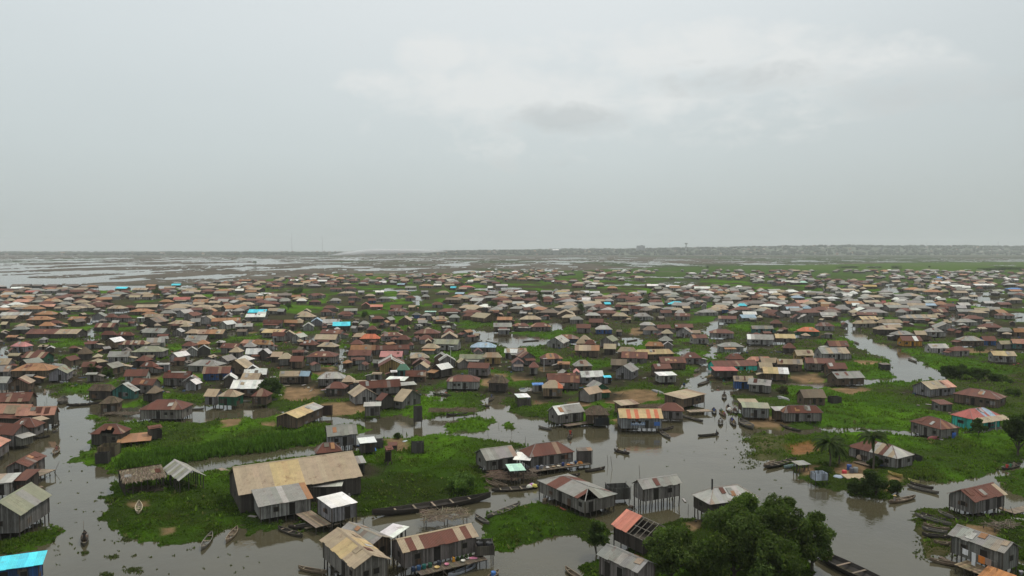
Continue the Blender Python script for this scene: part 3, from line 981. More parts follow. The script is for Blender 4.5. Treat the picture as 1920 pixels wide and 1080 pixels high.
def house(c, ang, L, S, typ='gable', roof='t', wall='W', zE=3.4, zF=1.1, rise=1.3, level=1, seed=0, name='stilt_house', stilts=True, doors=None, walls=True, ov=0.32, doorcol=None, hole=None, annex=None):
    """level 2 near, 1 middle distance, 0 only wall, roof and four stilts"""
    rnd = random.Random(seed * 7919 + 13)
    near = level >= 2
    root = empty(name, (c[0], c[1], 0), ang)
    m = MB()
    th = typ == 'thatch'
    roof_shape(m, typ, L, S, zE, rise, roof, near, rnd, hole or (None, None))
    if level >= 1 and typ in ('gable', 'hip') and len(roof) < 12:
        # odd sheets laid over the leaks
        for _ in range(rnd.randint(1, 5) if near else rnd.randint(0, 3)):
            t_, xx = rnd.uniform(.12, .6), rnd.uniform(-.42, .42) * L
            if typ == 'hip':
                xx *= 1 - .75 * min(1, t_ + .35)
            sg = rnd.choice((-1, -1, 1))
            sl = Vector((0, -sg * S / 2, rise))
            b_ = Vector((xx, sg * S / 2, zE)) + sl * t_
            u_ = (Vector((1, 0, 0)) + sl.normalized() * rnd.uniform(-.14, .14)).normalized()
            v_ = sl.normalized() * min(rnd.uniform(.8, 1.7), sl.length * (.95 - t_))
            nn = Vector((1, 0, 0)).cross(sl).normalized()
            if nn.z < 0:
                nn = -nn
            w_ = rnd.uniform(.6, 1.1)
            q = [b_ - u_ * w_ / 2, b_ + u_ * w_ / 2, b_ + u_ * w_ / 2 + v_, b_ - u_ * w_ / 2 + v_]
            if sg > 0:
                q = q[::-1]
            m.hexa([p_ + nn * .095 for p_ in q] + [p_ + nn * (.12 + rnd.uniform(0, .04)) for p_ in q], jit(ROOF[rnd.choice('rrtglok')], .2, rnd))
    m.build('roof', 'thatch' if th else 'roof_metal', root)
    wt = jit(WALL[wall] if isinstance(wall, str) else wall, 0.14, rnd)
    x, y = L / 2 - ov, S / 2 - ov * 0.8
    if walls:
        m = MB()
        x, y = wall_shape(m, typ, L, S, zE, zF, rise, wt, ov, hole is not None)
        if level >= 1:
            # patches of tin and odd boards nailed over the planks
            for _ in range(rnd.randint(1, 4)):
                w_, h_ = rnd.uniform(.5, 1.5), rnd.uniform(.4, 1.2)
                pc = jit(rnd.choice(((.20, .20, .20), (.13, .075, .05), (.10, .085, .07), (.26, .25, .235), (.16, .14, .12))), .2, rnd)
                zb = rnd.uniform(zF, max(zF + .05, zE - h_ - .2))
                if rnd.random() < .6:
                    m.box((rnd.uniform(-1, 1) * (x - w_ / 2 - .1), -y - .004 * rnd.uniform(1, 3), zb + h_ / 2), (w_, .03, h_), pc)
                else:
                    sg = rnd.choice((-1, 1))
                    m.box((sg * (x + .004 * rnd.uniform(1, 3)), rnd.uniform(-1, 1) * max(.05, y - w_ / 2 - .1), zb + h_ / 2), (.03, min(w_, 1.6 * y), h_), pc)
        wo = m.build('wall', 'plank_wall', root)
        if near:
            for sx, sy in ((1, 1), (1, -1), (-1, 1), (-1, -1)):
                m = MB()
                m.box((sx * (x + 0.012), sy * (y + 0.012), (zF + zE) / 2), (0.12, 0.12, zE - zF - 0.1), jit(WOOD, 0.2, rnd))
                m.build('corner_post', 'weathered_wood', root)
        if level >= 1:
            ca, sa = math.cos(ang), math.sin(ang)
            vis = []
            for k, (sx, sy) in SIDES.items():
                wx, wy = sx * ca - sy * sa, sx * sa + sy * ca
                f = -(wx * c[0] + wy * c[1]) / math.hypot(c[0], c[1])
                if f > 0.2:
                    vis.append((f * (2 * x if sy else 2 * y), k))
            vis.sort(reverse=True)
            H = zE - zF
            if doors is None:
                doors = []
                for q, (f, k) in enumerate(vis[:2]):
                    ln = 2 * x if k in 'fb' else 2 * y
                    if q == 0:
                        p = rnd.uniform(-0.4, 0.4)
                        doors.append((k, 'd', p))
                        if ln > 5:
                            doors.append((k, 'w', p + 0.75 if p < 0 else p - 0.75))
                        if ln > 8.5:
                            doors.append((k, 'w', p + 0.42 if p < 0 else p - 0.42))
                    elif ln > 2.4:
                        doors.append((k, 'w', rnd.uniform(-0.3, 0.3)))
            for k, ty, p in doors:
                m = MB()
                if ty == 'd':
                    opening(m, k, x, y, p, zF + 0.06, 0.82, min(1.75, H - 0.3), doorcol or jit((0.022, 0.019, 0.016), 0.3, rnd))  # near-black panel standing in for the shade of an open doorway
                    m.build('door', 'weathered_wood', root)
                else:
                    fr = MB()
                    opening(fr, k, x, y, p, zF + H * 0.40, 0.82, min(0.74, H * 0.4), jit(WOOD, 0.3, rnd), 0.03)
                    fo = fr.build('window', 'weathered_wood', root)
                    opening(m, k, x, y, p, zF + H * 0.40 + 0.07, 0.66, min(0.60, H * 0.4 - 0.14), DARK, 0.05)  # near-black panel painting the dim room behind the window
                    m.build('interior_shade', 'weathered_wood', fo)
    if annex:
        # a lower lean-to built against one end or the back
        sd, al, aw = annex
        m = MB()
        za = zE - 0.15
        if sd in 'lr':
            sg = 1 if sd == 'r' else -1
            m2 = MB()
            ar = [(sg * (L / 2 + aw), -S * al / 2, za - .55), (sg * (L / 2 + aw), S * al / 2, za - .55)]
            if sg < 0:
                ar = ar[::-1]
            d = Vector(ar[1]) - Vector(ar[0])
            slope(m2, ar[0], d.normalized(), (-sg * (aw + .25), 0, .5), d.length, sheet_colours(rnd.choice('rrtgkol'), max(2, int(d.length / 1.2)), rnd), rnd=rnd)
            m.box((sg * (x + .03 + (aw - .2) / 2), 0, (zF + za - .5) / 2), (aw - .2, S * al * .86, za - .5 - zF), jit(wt, .25, rnd))
        else:
            m2 = MB()
            x0 = rnd.uniform(-1, 1) * L / 2 * (1 - al)
            slope(m2, (x0 - L * al / 2, -S / 2 - aw, za - .5), (1, 0, 0), (0, aw + .2, .42), L * al, sheet_colours(rnd.choice('rrtgkol'), max(2, int(L * al / 1.2)), rnd), rnd=rnd)
            m.box((x0, -y - .04 - (aw - .3) / 2, (zF + za - .5) / 2), (L * al * .8, aw - .3, za - .5 - zF), jit(wt, .3, rnd))
        m2.build('lean_to_roof', 'roof_metal', root)
        m.build('lean_to_wall', 'plank_wall', root)
    if stilts:
        step = 1.15 if near else (3.0 if level == 1 else 50)
        nx, ny = max(1, round(2 * x / step)), max(1, round(2 * y / step))
        zt = zF if walls else zE
        for i in range(nx + 1):
            for j in range(ny + 1):
                if 0 < i < nx and 0 < j < ny:
                    continue
                px, py = -x + 2 * x * i / nx, -y + 2 * y * j / ny
                k = 0.05
                stilt(root, px * (1 - k / max(x, .5)), py * (1 - k / max(y, .5)), -0.7, zt + 0.02, rnd, 0.085 if near else 0.10)
    return root


def deck(root, x0, x1, y0, y1, z, rnd, tintc=(0.12, 0.095, 0.07)):
    """a plank platform beside a house, part of it"""
    m = MB()
    n = max(2, int((x1 - x0) / 0.28))
    for i in range(n):
        a = x0 + (x1 - x0) * i / n
        m.box((a + (x1 - x0) / n / 2, (y0 + y1) / 2 + rnd.uniform(-.06, .06), z + rnd.uniform(0, .015)), ((x1 - x0) / n - 0.03, y1 - y0 + rnd.uniform(-.1, .12), 0.05), jit(tintc, 0.3, rnd))
    for yy in (y0 + 0.15, y1 - 0.15):
        m.box(((x0 + x1) / 2, yy, z - 0.09), (x1 - x0, 0.09, 0.1), WOOD)
    d = m.build('deck', 'weathered_wood', root)
    nx = max(1, round((x1 - x0) / 1.4))
    for i in range(nx + 1):
        for yy in (y0 + 0.1, y1 - 0.1):
            stilt(root, x0 + 0.1 + (x1 - x0 - 0.2) * i / nx, yy, -0.7, z - 0.05, rnd, 0.06)
    return d
# ------------------------------------------------------------------ houses of the middle distance, read row by row
# origin and scale of the part of the photograph, then x0,x1,eave row,shape+roof+wall[,slant][*label]
SPEC = [
((0, 440, 4), """
85,215,385,gkD;230,310,385,gkD;330,430,385,gk;505,585,385,gkD;635,720,390,hoD;855,950,405,gc*flat bright cyan roof at the far left edge of the village;985,1100,415,gt;1085,1165,386,go
1285,1350,380,gc*small cyan roof on the far rim beside the green meadow;1230,1310,402,gt;1330,1400,412,gl;1410,1500,430,gt;1495,1600,403,gt;1555,1620,378,gt;1760,1825,420,gw;1840,1920,432,go;1600,1700,440,gg
190,280,432,gR;0,90,440,go;140,245,465,gt;0,60,470,go;255,370,460,gg;405,495,455,gg;560,640,460,gr;610,720,475,gt;755,815,455,gg;965,1045,470,gt;1020,1120,445,gg;1060,1145,467,gt;1245,1330,470,ht;1300,1420,487,gR;1440,1530,468,ht;1570,1640,482,ht
80,230,505,gq;285,390,515,hr;60,275,545,gt;290,400,540,gq;560,660,533,ht;465,615,553,ht;790,920,555,ht;920,1000,548,hr;1020,1170,545,gt;1185,1365,537,hr;1185,1280,505,ho;1450,1580,545,ht;1440,1555,503,go;1720,1850,545,ht;1855,1990,585,gc*bright cyan strip roof above a white roofed house;1840,1985,618,gwW
965,1120,578,hoN;1060,1165,600,ho;1080,1220,618,gt;1025,1085,625,sw;1200,1300,590,hg;1310,1390,590,elY;1390,1500,600,hr;1370,1450,612,er;1580,1700,605,gr;1670,1725,602,eg
0,205,605,gl;250,400,600,ho;0,115,630,gt;420,470,600,eg;200,370,640,hoN;350,445,665,hr;495,630,640,go;690,780,615,egC*blue grey gabled hut standing in open water;780,860,620,hr;865,962,625,hr;515,580,655,ek
0,45,675,gt;100,215,690,ht;90,195,712,hg;290,390,685,ho;1245,1415,670,ht;1430,1500,655,gg;1490,1600,642,etY;1590,1795,650,go+t;1340,1415,690,ht;1630,1710,675,ewY;1765,1890,690,gl;1060,1180,660,ekD
190,575,745,gr/t.D*long rust roofed building with an open dark front and pink end wall;705,850,695,g=rtrtrtrtD;1050,1235,737,ggW;1285,1360,732,elW;1380,1480,740,ht;1480,1670,745,go+t
750,860,752,hrD;865,990,757,h=rrorrorrD;1385,1540,795,gg;1350,1450,835,hr;1465,1560,822,hoO;1640,1785,850,gr;1795,1920,817,hq;1820,1910,842,hg;1100,1230,810,glY;885,1095,825,h=rtrtrtrtW*house with rust and tan striped hip roof and a tan dormer;990,1215,880,heW*wide house under a greenish grey hip roof;775,865,807,ewN;1395,1480,872,elY;1480,1575,862,elD;1840,1960,895,gwW;1710,1800,882,ht
65,195,840,hpC;150,335,925,g=rtrtrtrtE*green walled house with a rust and tan striped roof;555,670,890,cbD;805,955,917,ggY;1250,1345,917,ewY;1610,1710,948,eg;1760,1870,942,hw;1680,1840,988,etN,14;1390,1630,985,hgW
445,530,947,erN;-60,60,975,gt;80,355,1022,hoN*broad orange tan hip roofed house with dark brown walls;-60,60,1027,gg;365,495,1045,eeC;120,222,972,eg;610,700,992,gr;750,850,1002,eg;640,720,1050,slW;1005,1095,947,hr;1040,1155,992,hr;1155,1265,977,slC;930,1095,1062,grX*rust roofed house with a white lower roof edge;1210,1420,1077,grW;1520,1720,1042,grU*blue walled house under a long rust roof;1675,1770,1077,ewD;1850,1940,1012,ew
"""),
((480, 440, 4), """
255,315,345,gw;335,410,355,go;400,450,335,gw;455,530,350,gw;520,585,370,gt;275,355,375,gt;345,405,362,gt;70,150,362,gr;105,170,390,ho;895,950,330,ho;990,1050,333,gt;1080,1145,345,gt;780,840,355,gr;840,915,350,gg;1055,1115,375,gL;1005,1055,360,gg;1350,1435,333,ht;1500,1550,325,ho;1590,1630,350,gw;1640,1700,335,gt;1805,1850,320,go;1630,1665,312,gw
550,640,410,gr;650,740,405,hr;625,745,440,ht;765,810,432,gl;895,960,432,gw;1055,1135,430,ht;1050,1140,450,ht;1115,1200,400,gg;1215,1320,385,ho;1330,1390,380,gw;1415,1490,380,gt;1515,1625,395,hR;1455,1500,400,gc;1520,1580,408,gt;1735,1775,400,gw;1800,1890,385,gl;1840,1920,420,gg
1235,1290,430,gg;1365,1450,435,ht;1490,1560,445,gL;1630,1740,440,hr;1745,1820,445,gg;1790,1890,460,ht
380,500,455,hr;165,245,490,hg;265,375,485,ht;390,475,505,hr;550,635,495,hgW;20,130,540,ht;60,165,520,hr;815,890,460,ht;690,770,475,hr;915,1005,480,hg;1115,1190,475,hr;1240,1300,465,hg;840,900,495,grU
1515,1600,480,ht;1850,1920,510,gt;1640,1720,530,eg;1320,1405,525,hr;690,735,510,gr
790,855,532,eRN;855,950,542,gSN*house with the bright pinkish red gable roof;1000,1090,550,gr;1140,1200,545,gtN
0,70,600,gw;155,210,577,gg;80,170,572,gt
480,560,580,hr;500,600,552,hr;300,400,600,ht;340,410,582,et;300,430,618,ht;605,720,600,hr;660,760,572,gg;985,1110,575,hr;1165,1230,602,hgU*small house with bright blue walls below a grey roof;1265,1350,580,sm*pale mint green roof tilted toward the water;1240,1310,607,hg;1365,1530,578,hr;1540,1680,585,hr;1545,1645,612,hr;1715,1815,628,etN,-8;1805,1920,640,go
865,960,632,hr;945,1010,642,eg;1065,1160,647,et;1215,1285,662,ggW;1330,1445,637,ht;1445,1530,622,hg;40,200,665,gr;200,355,662,go+t;410,500,657,eLC;500,625,664,gl;575,705,685,gc*bright cyan flat roof among grey houses;350,435,692,elY;770,850,672,hg;835,910,712,hrD
30,205,737,g=aaaaaaqqW*tan roof ending in a pink strip;110,215,762,gr;200,290,752,et;255,335,772,el;470,640,742,gr;430,600,787,gt;720,820,767,ht;775,925,782,hON*house under a vivid orange rust hip roof;1180,1375,742,hr;1400,1480,737,hr;935,1100,762,hr+t;1045,1145,787,hr;1225,1330,787,hr;1270,1320,807,et;1390,1510,777,et;1320,1515,822,ge;1605,1800,847,hLW*wide pale blue hip roofed house by the canal;1780,1920,692,gg;1815,1905,717,sgC
-40,120,825,ho+t;315,445,828,hrD;445,595,842,htD;700,800,822,hr;705,895,867,go+t;895,1150,862,gr;685,860,907,grW;0,105,892,el;105,190,917,gt;165,275,932,htW;250,350,952,gr;370,595,917,hrW*big rust hip roofed house with a sheet of white washing;925,1095,917,gp*long pink strip roof;1235,1365,852,ht;1155,1300,927,ht;920,1120,992,er+lO,-6*gabled rust roof with one white sheet and ochre walls;1170,1300,977,er;1175,1285,1002,etC;1330,1435,927,eg;1375,1500,950,eg/w;1520,1720,932,ge;1695,1840,922,htO*ochre walled house beneath a tan hip roof;1520,1600,962,et;1580,1745,1002,gr;1635,1700,882,er;1860,1960,887,gw;1050,1150,1017,hGH*small dark teal house with a green hip roof;1010,1060,1032,sw;1310,1390,1005,ewD,10;865,940,1047,st;1120,1275,1062,gr
-30,75,1047,gw;175,320,1062,gtN;320,400,1062,gLN;460,660,1082,hl
"""),
((960, 440, 4), """
1170,1295,522,hcD*large bright cyan hip roofed pavilion;1690,1765,534,hc*small cyan hip roof with low edges;1190,1260,450,hl;1170,1265,467,hgW;525,590,488,gw;465,525,435,gt;515,580,435,gw;585,660,437,gw;330,405,440,gy;215,300,430,gg;215,315,465,gl;370,440,485,gt;0,50,425,gr;0,60,470,gt;60,100,460,gg;110,205,525,ht;0,90,520,gl;625,700,500,gt;680,755,470,gt;695,770,497,hgC;695,745,522,gc;780,890,525,ht;870,960,525,gt;1040,1130,502,hr;1035,1145,527,gg;1135,1250,560,hgW;1280,1340,552,gt;1345,1465,507,hg;1580,1660,517,gl;1640,1720,487,gg;1680,1790,470,ht;1490,1625,562,htU*royal blue walled house under a tan hip roof;1780,1890,550,ht;1870,1920,495,hg;1855,1920,455,gl;1800,1850,475,gr
330,430,547,ht;340,470,602,et;380,490,622,ht;440,540,637,hg;550,665,607,hl;835,965,557,gr;660,750,552,gr;945,1010,562,gr;750,865,612,ht;920,1045,614,hg;1115,1205,587,gr;1225,1300,587,hl;1220,1335,612,gr+l;1415,1555,584,hgY;1735,1840,600,gw;1720,1840,624,gLW;1550,1685,632,grY
0,130,687,hr;60,220,637,ht;150,300,692,hr+o;575,685,660,gr;480,590,702,gr;630,755,712,hlU*house with a blue wall below a light grey hip roof;960,1075,680,hl;990,1100,717,cb;1090,1195,702,gr;1225,1360,697,gr;1225,1345,732,egY,8;1130,1215,742,ht;1355,1420,740,gt;1485,1665,740,hrY*rust hip roofed house on white stilts at the green bank;1800,1920,707,ggH;1355,1475,777,grY
320,500,782,hrK;255,385,810,elY,6;500,580,787,ht;480,560,817,ht;545,630,822,hr;655,755,797,eeW,6;1120,1215,797,hg;1130,1210,832,el;1565,1745,842,hgY;1770,1960,787,g=wlggggggY*long grey stilt house with one white roof sheet
-40,115,882,gt;70,185,922,erW;0,95,967,erC;225,390,932,h=rororrorW;470,655,870,go+tN;685,780,857,gt;790,935,882,htN;915,1225,897,haN*sprawling golden tan market roof, the widest in the village centre;1000,1140,837,hoN;820,1015,927,grW;740,860,980,gbD;1285,1430,927,hrW;1115,1310,962,gr+tN;1070,1205,1007,gr+oN;1510,1860,987,grT*long rust roofed hall with a teal end wall and dark arches;1770,1960,950,hq;1620,1750,935,hr;1860,1960,1002,gt;125,200,997,hr;470,610,987,hg;365,450,1052,eg/c;460,510,1042,ep;515,695,1067,gwC*bright white roof beside a cyan one and bare grey block;770,900,1022,egC,10;1100,1245,1057,swY*small white roofed grey hut alone on a green bank;265,490,1082,gr;1520,1700,1022,sR;690,750,1072,scC
"""),
((1440, 440, 4), """
235,300,360,hm;720,815,390,gyN*yellow roofed house in the far right cluster;1270,1310,325,gB;1810,1920,410,hB
10,75,440,gw;270,335,437,gw;175,280,475,hL;215,330,512,gq;400,475,520,gt;275,340,555,hL;140,240,560,gL;170,270,572,gg;345,550,567,hr;560,670,448,gl;605,680,498,gg;635,690,532,gw;720,855,507,gtD;735,875,470,ht;805,870,542,gl;885,1005,527,ht;855,890,512,gR;1045,1150,512,gg;1065,1160,567,hl;1160,1265,532,gL;1275,1335,490,gl;1400,1505,437,gt;1455,1530,485,hl;1435,1535,530,gl;1420,1490,552,gl;1515,1580,465,gt;1655,1745,562,gg;1560,1660,572,gt;1735,1840,525,gr;1730,1850,607,hr;1380,1480,390,gw;1300,1380,365,gw;1550,1715,380,gw;1690,1765,425,ge;1820,1920,425,go;1830,1920,490,ht;1625,1710,515,gl
675,815,602,gr;1240,1360,582,gr+t;25,130,597,er;100,170,592,gl;180,270,627,er;230,350,632,el;400,520,607,gl;700,840,637,g=atatatatW;645,835,667,ht;830,1020,662,ht;1020,1215,627,h=gtgtggtgW;1115,1270,622,gt;1430,1580,657,hgY;1485,1610,632,hr;1610,1760,697,hr;1740,1840,727,hgD;1850,1960,732,goN;1255,1425,702,egY,6*large grey two gabled house above the right canal;1200,1325,730,hgY;960,1110,752,hg;825,980,712,ht;910,1020,697,gt;1110,1195,752,gt;1010,1160,797,g=rrwrwrrrA*bright orange walled house with rust and white striped roof;1460,1630,797,hg;1620,1720,797,grU*blue walled end of a row under a rust roof;235,385,727,hOE;370,500,687,hr;20,110,667,hrD;-30,50,707,ggH;1740,1840,822,gt;1840,1960,817,gqH;1220,1365,852,glX*white walled house with a light grey roof;1385,1530,872,hrY;1690,1870,907,ga/tY,4*large beige roofed white house above the right meadow;460,610,837,gr;60,205,777,gaW;120,215,852,hrD;215,350,907,gtO*boxy ochre hut under a flat tan roof;400,620,892,gg+tY;75,260,972,gt;290,500,967,grW;455,600,1007,g=rqrqrqrqN;-50,80,962,gt;-30,155,1042,ga/wN;510,740,1077,ggN
"""),
((0, 680, 6), """
1440,1735,252,grW;1245,1510,322,elH,4*light grey gabled house with a small striped porch roof;975,1260,320,tbD;1120,1320,462,tbN;1640,1750,345,cbD;1560,2050,532,hrW*rust hip roofed plank house standing over the water inlet;75,325,255,er+tN,-12;-80,75,230,glC;260,365,157,sg;-60,310,442,gr;-60,335,572,g=qtttqtq.D;165,615,600,gqD,-14*salmon pink roofed house reaching out over the left canal;80,395,738,hrW,-8*rust hip roofed house with a white patch beside the left canal;385,560,672,stN,-40;-120,150,800,grW,20;-130,120,1030,gS/qW,-160;1010,1365,806,hrD*rust hip roofed hut with a broken open front;1675,1830,750,srD,-24
"""),
((320, 680, 6), """
0,215,162,gl/rW;140,310,212,elW;145,290,245,ewC*narrow pale blue gabled hut with a cream white roof;585,740,192,ewD;820,1075,137,gwD;780,990,192,gtN;665,1020,292,gwN*wide white roofed house behind the green walled one;355,515,382,gtC;510,745,384,htE*green walled stilt house under a tan hip roof;895,1085,382,hrN;1225,1555,162,g=tttttLL.D*long stilt house with tan and blue grey roof on many short posts;1730,1960,292,hrD
"""),
((640, 680, 6), """
720,950,157,grN;1175,1550,215,hr+tY*large rust hip roof with a pale patch over white walls;1640,1860,232,tbD*low dark thatched hut on the sandy bank;0,145,217,ht;135,275,224,st;315,460,222,sl;485,715,202,swN;210,670,296,grW,-30;665,850,262,slN,-16;150,410,387,etY,-24;450,610,432,erD,-30;690,910,442,etW,-66*tan gabled plank house with a small rust lean-to;250,445,492,slW;210,400,912,swD,-20*white sheet roof over a cluttered plank pen;505,590,985,srN,-10;-160,185,832,ggC,-30*grey gabled house behind the big tan barn
"""),
((960, 680, 6), """
405,760,222,grW;230,360,252,sBY*bright blue lean-to roof beside the brown walled house;340,575,290,h=ttttOOZ*brown walled house with tan and red hip roof and dark windows;730,870,335,etW,26;930,1100,302,egE,-10;515,820,590,g=wlggggW,-40*grey gabled hut with one white roof sheet at the water edge;840,1100,590,tbN;1225,1440,486,st+rN,-20;1210,1702,626,g=aaOaaOaaOaaOaa.C*grey blue house with orange and tan striped roof over open water;1650,1935,545,hrW
"""),
((1280, 680, 6), """
0,265,412,stN,-60;580,800,212,gtU*navy blue walled house with pale windows at the canal mouth;730,990,238,glW,24;650,860,457,stN;680,980,512,seC*grey plank house with an olive lean roof and two pale windows;1140,1585,568,hrW*rust hip roofed house with pale ridge above moored boats;1035,1225,542,slN;1355,1630,397,gbN*brown thatched gable house on the green meadow
"""),
]
# ------------------------------------------------------------------ build the middle distance from the list
def parse_code(s):
    typ, s = s[0], s[1:]
    if '.' in s:
        roof, wall = s.split('.')
    elif s[0] == '=':
        roof, wall = s[:-1], s[-1]
    elif len(s) > 1 and s[1] in '/+':
        roof, wall = s[:3], s[3:]
    else:
        roof, wall = s[0], s[1:]
    return typ, roof, wall


HOUSES = []          # dicts
for (ox, oy, sc), txt in SPEC:
    for item in txt.replace('\n', ';').split(';'):
        item = item.strip()
        if not item:
            continue
        lab = None
        if '*' in item:
            item, lab = item.split('*')
        q = item.split(',')
        typ, roof, wall = parse_code(q[3])
        x0, x1, ye = ox + float(q[0]) / sc, ox + float(q[1]) / sc, oy + float(q[2]) / sc
        dy = float(q[4]) / sc if len(q) > 4 else 0.0
        HOUSES.append(dict(x0=x0, x1=x1, y0=ye, y1=ye + dy, typ=typ, roof=roof, wall=wall, label=lab, slant=len(q) > 4))


def near(name, label, A, B, C, typ, ridge, roof, wall, zE=3.8, top=None, floor=None, rise=1.4, zF=1.2, **kw):
    HOUSES.append(dict(near=True, name=name, label=label, A=A, B=B, C=C, typ=typ, ridge=ridge, roof=roof, wall=wall, zE=zE,
                       top=top, floor=floor, rise=rise, zF=zF, kw=kw))


near('barn', 'huge tan roofed plank barn with a red strip at its right end', (447, 928.6), (680, 893), (422, 891), 'gable', 'u',
     '=ttttttaaaaattttttttttO', 'D', zE=3.5, top=(432, 876), zF=0.7)
near('stilt_house', 'grey metal lean-to house with a pale corner room before the big tan barn', (484, 951), (587, 934), (472, 927), 'shed', 'u',
     '=ggglgggo', 'Y', zE=2.9, rise=1.0, zF=0.9)
near('storage_shed', 'white roofed grey box shed right of the tan barn walkway', (621.5, 953.7), (670, 942), (602, 934.7), 'shed', 'u',
     'w', 'C', zE=3.3, rise=0.25, zF=1.2, ov=0.12)
near('storage_shed', 'pale blue grey flat roofed shed between barn and white roofed box shed', (583, 914), (641, 912), (582, 902), 'shed', 'u',
     'l', 'D', zE=2.9, rise=0.2, zF=0.9)
near('storage_shed', 'small white roofed shed behind the red end of the barn', (668, 870), (687, 868), (664, 858), 'shed', 'u', 'l', 'W', zE=2.5, rise=.2, zF=0.7)
near('stilt_house', 'beige gabled plank house with two dark windows at the bottom edge', (664, 1068), (732, 1049.6), (591, 1015), 'gable', 'v',
     '=ttaatt', 'W', zE=3.6, top=(698.5, 1041.7), zF=1.35, doors=[('l', 'w', 0.45), ('l', 'w', -0.4), ('b', 'd', -0.35), ('b', 'w', -0.85)])
near('stilt_house', 'grey gabled house with rust flecks wedged behind the beige one', (696.5, 1024.6), (737, 1010), (647.5, 991.7), 'gable', 'v',
     'g+g', 'N', zE=3.3, top=(720, 1006), zF=1.1)
near('stilt_house', 'long plank house under a heavily rusted cream striped roof, veranda in front', (755, 1037.5), (897.5, 1006), (727, 1015.6), 'gable', 'u',
     '=trrrtrrtrrrtrtrrtrrrtrr', 'W', zE=3.4, top=(740, 1011), zF=1.35, doors=[('f', 'w', -0.72), ('f', 'd', -0.12), ('f', 'w', 0.75), ('l', 'w', -0.1)])
near('stilt_house', 'light grey gabled house on the green bank with dark doorways', (911, 864), (971, 856), (893, 849), 'gable', 'u',
     'g', 'W', zE=2.6, top=(901, 842.5), zF=0.7, doors=[('f', 'w', -0.62), ('f', 'd', -0.1), ('f', 'd', 0.72), ('l', 'w', 0.4)])
near('stilt_house', 'long rust hip roofed house with a cluttered veranda over the canal', (993, 858), (1077.5, 847.5), (975, 845), 'hip', 'u',
     'r', 'W', zE=2.8, rise=1.6, zF=0.95, doors=[('f', 'd', -0.62), ('f', 'd', 0.0), ('f', 'w', 0.6)])
near('stilt_house', 'large house with rust and grey patched roof broken open at the corner', (1006.7, 901), (1096.7, 941.7), (1157.5, 926.7), 'hip', 'u',
     '=ggrrggggrrg', 'W', zE=2.7, top=(1061.7, 884), zF=0.85, doors=[('f', 'd', -0.05), ('f', 'w', 0.9), ('r', 'd', -0.75)],
     hole=(lambda t, r: 0.0 if t < .86 else .30 + .2 * r.random(), lambda t, r: (.55 + .3 * r.random()) if t < .46 else 0.0))
near('stilt_house', 'grey gabled plank house high on many thin stilts over open water', (1205, 918), (1279, 906.7), (1180, 907.5), 'gable', 'u',
     'g', 'W', zE=3.5, top=(1191.7, 900), zF=1.5, doors=[('f', 'd', -0.35), ('f', 'w', 0.55)])
near('stilt_house', 'grey hip roofed house with a pipe chimney half hidden by trees', (1331, 947), (1424, 934), (1296, 928), 'hip', 'u',
     'l', 'D', zE=3.7, rise=1.5, zF=1.85)
near('stilt_house', 'grey roofed plank house at the bottom edge before the trees', (1119, 1040), (1196, 1074.7), (1228, 1056.7), 'gable', 'u',
     'g', 'W', zE=3.3, top=(1138, 1019.7), zF=1.0, doors=[('f', 'd', -0.75), ('f', 'd', 0.1)])
near('stilt_house', 'rust gabled house on stilts with a plank walkway at the right edge', (1826.7, 941.8), (1888, 926.7), (1776.7, 925.6), 'gable', 'u',
     '=rrrrrrrrt', 'W', zE=2.9, top=(1801, 919), zF=1.0, doors=[('f', 'd', -0.1), ('f', 'd', 0.8), ('l', 'w', -0.2)])
near('stilt_house', 'long grey roofed plank house with washing at the lower right corner', (1777.8, 1001.8), (1883, 1038.4), (1911, 1025.6), 'gable', 'u',
     'g', 'W', zE=3.5, top=(1795.6, 983), zF=1.15, doors=[('f', 'd', 0.35), ('f', 'w', -0.6), ('r', 'w', 0.2)])
near('stilt_house', 'white walled house with rust stained hip roof behind the palm', (1588, 837), (1682, 861), (1716, 853), 'hip', 'u',
     '=rrrrrltrltll', 'Y', zE=2.65, rise=1.5, zF=0.6, doors=[('f', 'd', -0.7), ('f', 'w', 0.7), ('r', 'd', -0.7), ('r', 'w', 0.7)])
near('stilt_house', 'long rust hip roofed house facing the turquoise one across the meadow', (1705, 790), (1764, 806), (1793, 800.5), 'hip', 'u',
     'r', 'W', zE=2.7, rise=1.5, zF=0.5, doors=[('f', 'd', 0.0), ('f', 'w', -0.8), ('f', 'w', 0.7), ('r', 'w', 0.5)])
near('painted_house', 'turquoise walled house with red, pale blue and cream hip roof', (1824, 787), (1879, 780), (1789, 776.5), 'hip', 'u',
     '=RRRLRLRR', 'T', zE=2.8, rise=1.6, zF=0.35, stilts=False, doors=[('f', 'd', 0.25), ('l', 'w', 0.0), ('l', 'w', 0.35)])
near('stilt_house', 'long dark rust hip roofed house at the far end of the right meadow', (1786, 738), (1872, 750), (1896, 745), 'hip', 'u',
     'r', 'N', zE=2.7, rise=1.5, zF=0.5)
near('stilt_house', 'grey gabled house with half tan, half orange roof on the right meadow', (1744.5, 730), (1794, 725.5), (1719, 722), 'gable', 'u',
     't/q', 'C', zE=2.7, rise=1.5, zF=0.6)
near('storage_shed', 'little rust roofed shed beside the long meadow house', (1763, 759), (1788, 758), (1762, 753), 'shed', 'u', 'r', 'W', zE=2.4, rise=.5, zF=.5)
near('stilt_house', 'brown gabled house with half white roof at the island tip', (516, 782), (557, 784.5), (589, 762), 'gable', 'v',
     'a/l', 'N', zE=3.2, top=(536, 775), zF=0.95, doors=[('f', 'w', 0.2)])
near('stilt_house', 'grey gabled house with rust flecks standing on white posts by the long canal', (621, 820), (671, 814), (613, 812), 'gable', 'u',
     'g', 'C', zE=3.0, rise=1.2, zF=1.15)
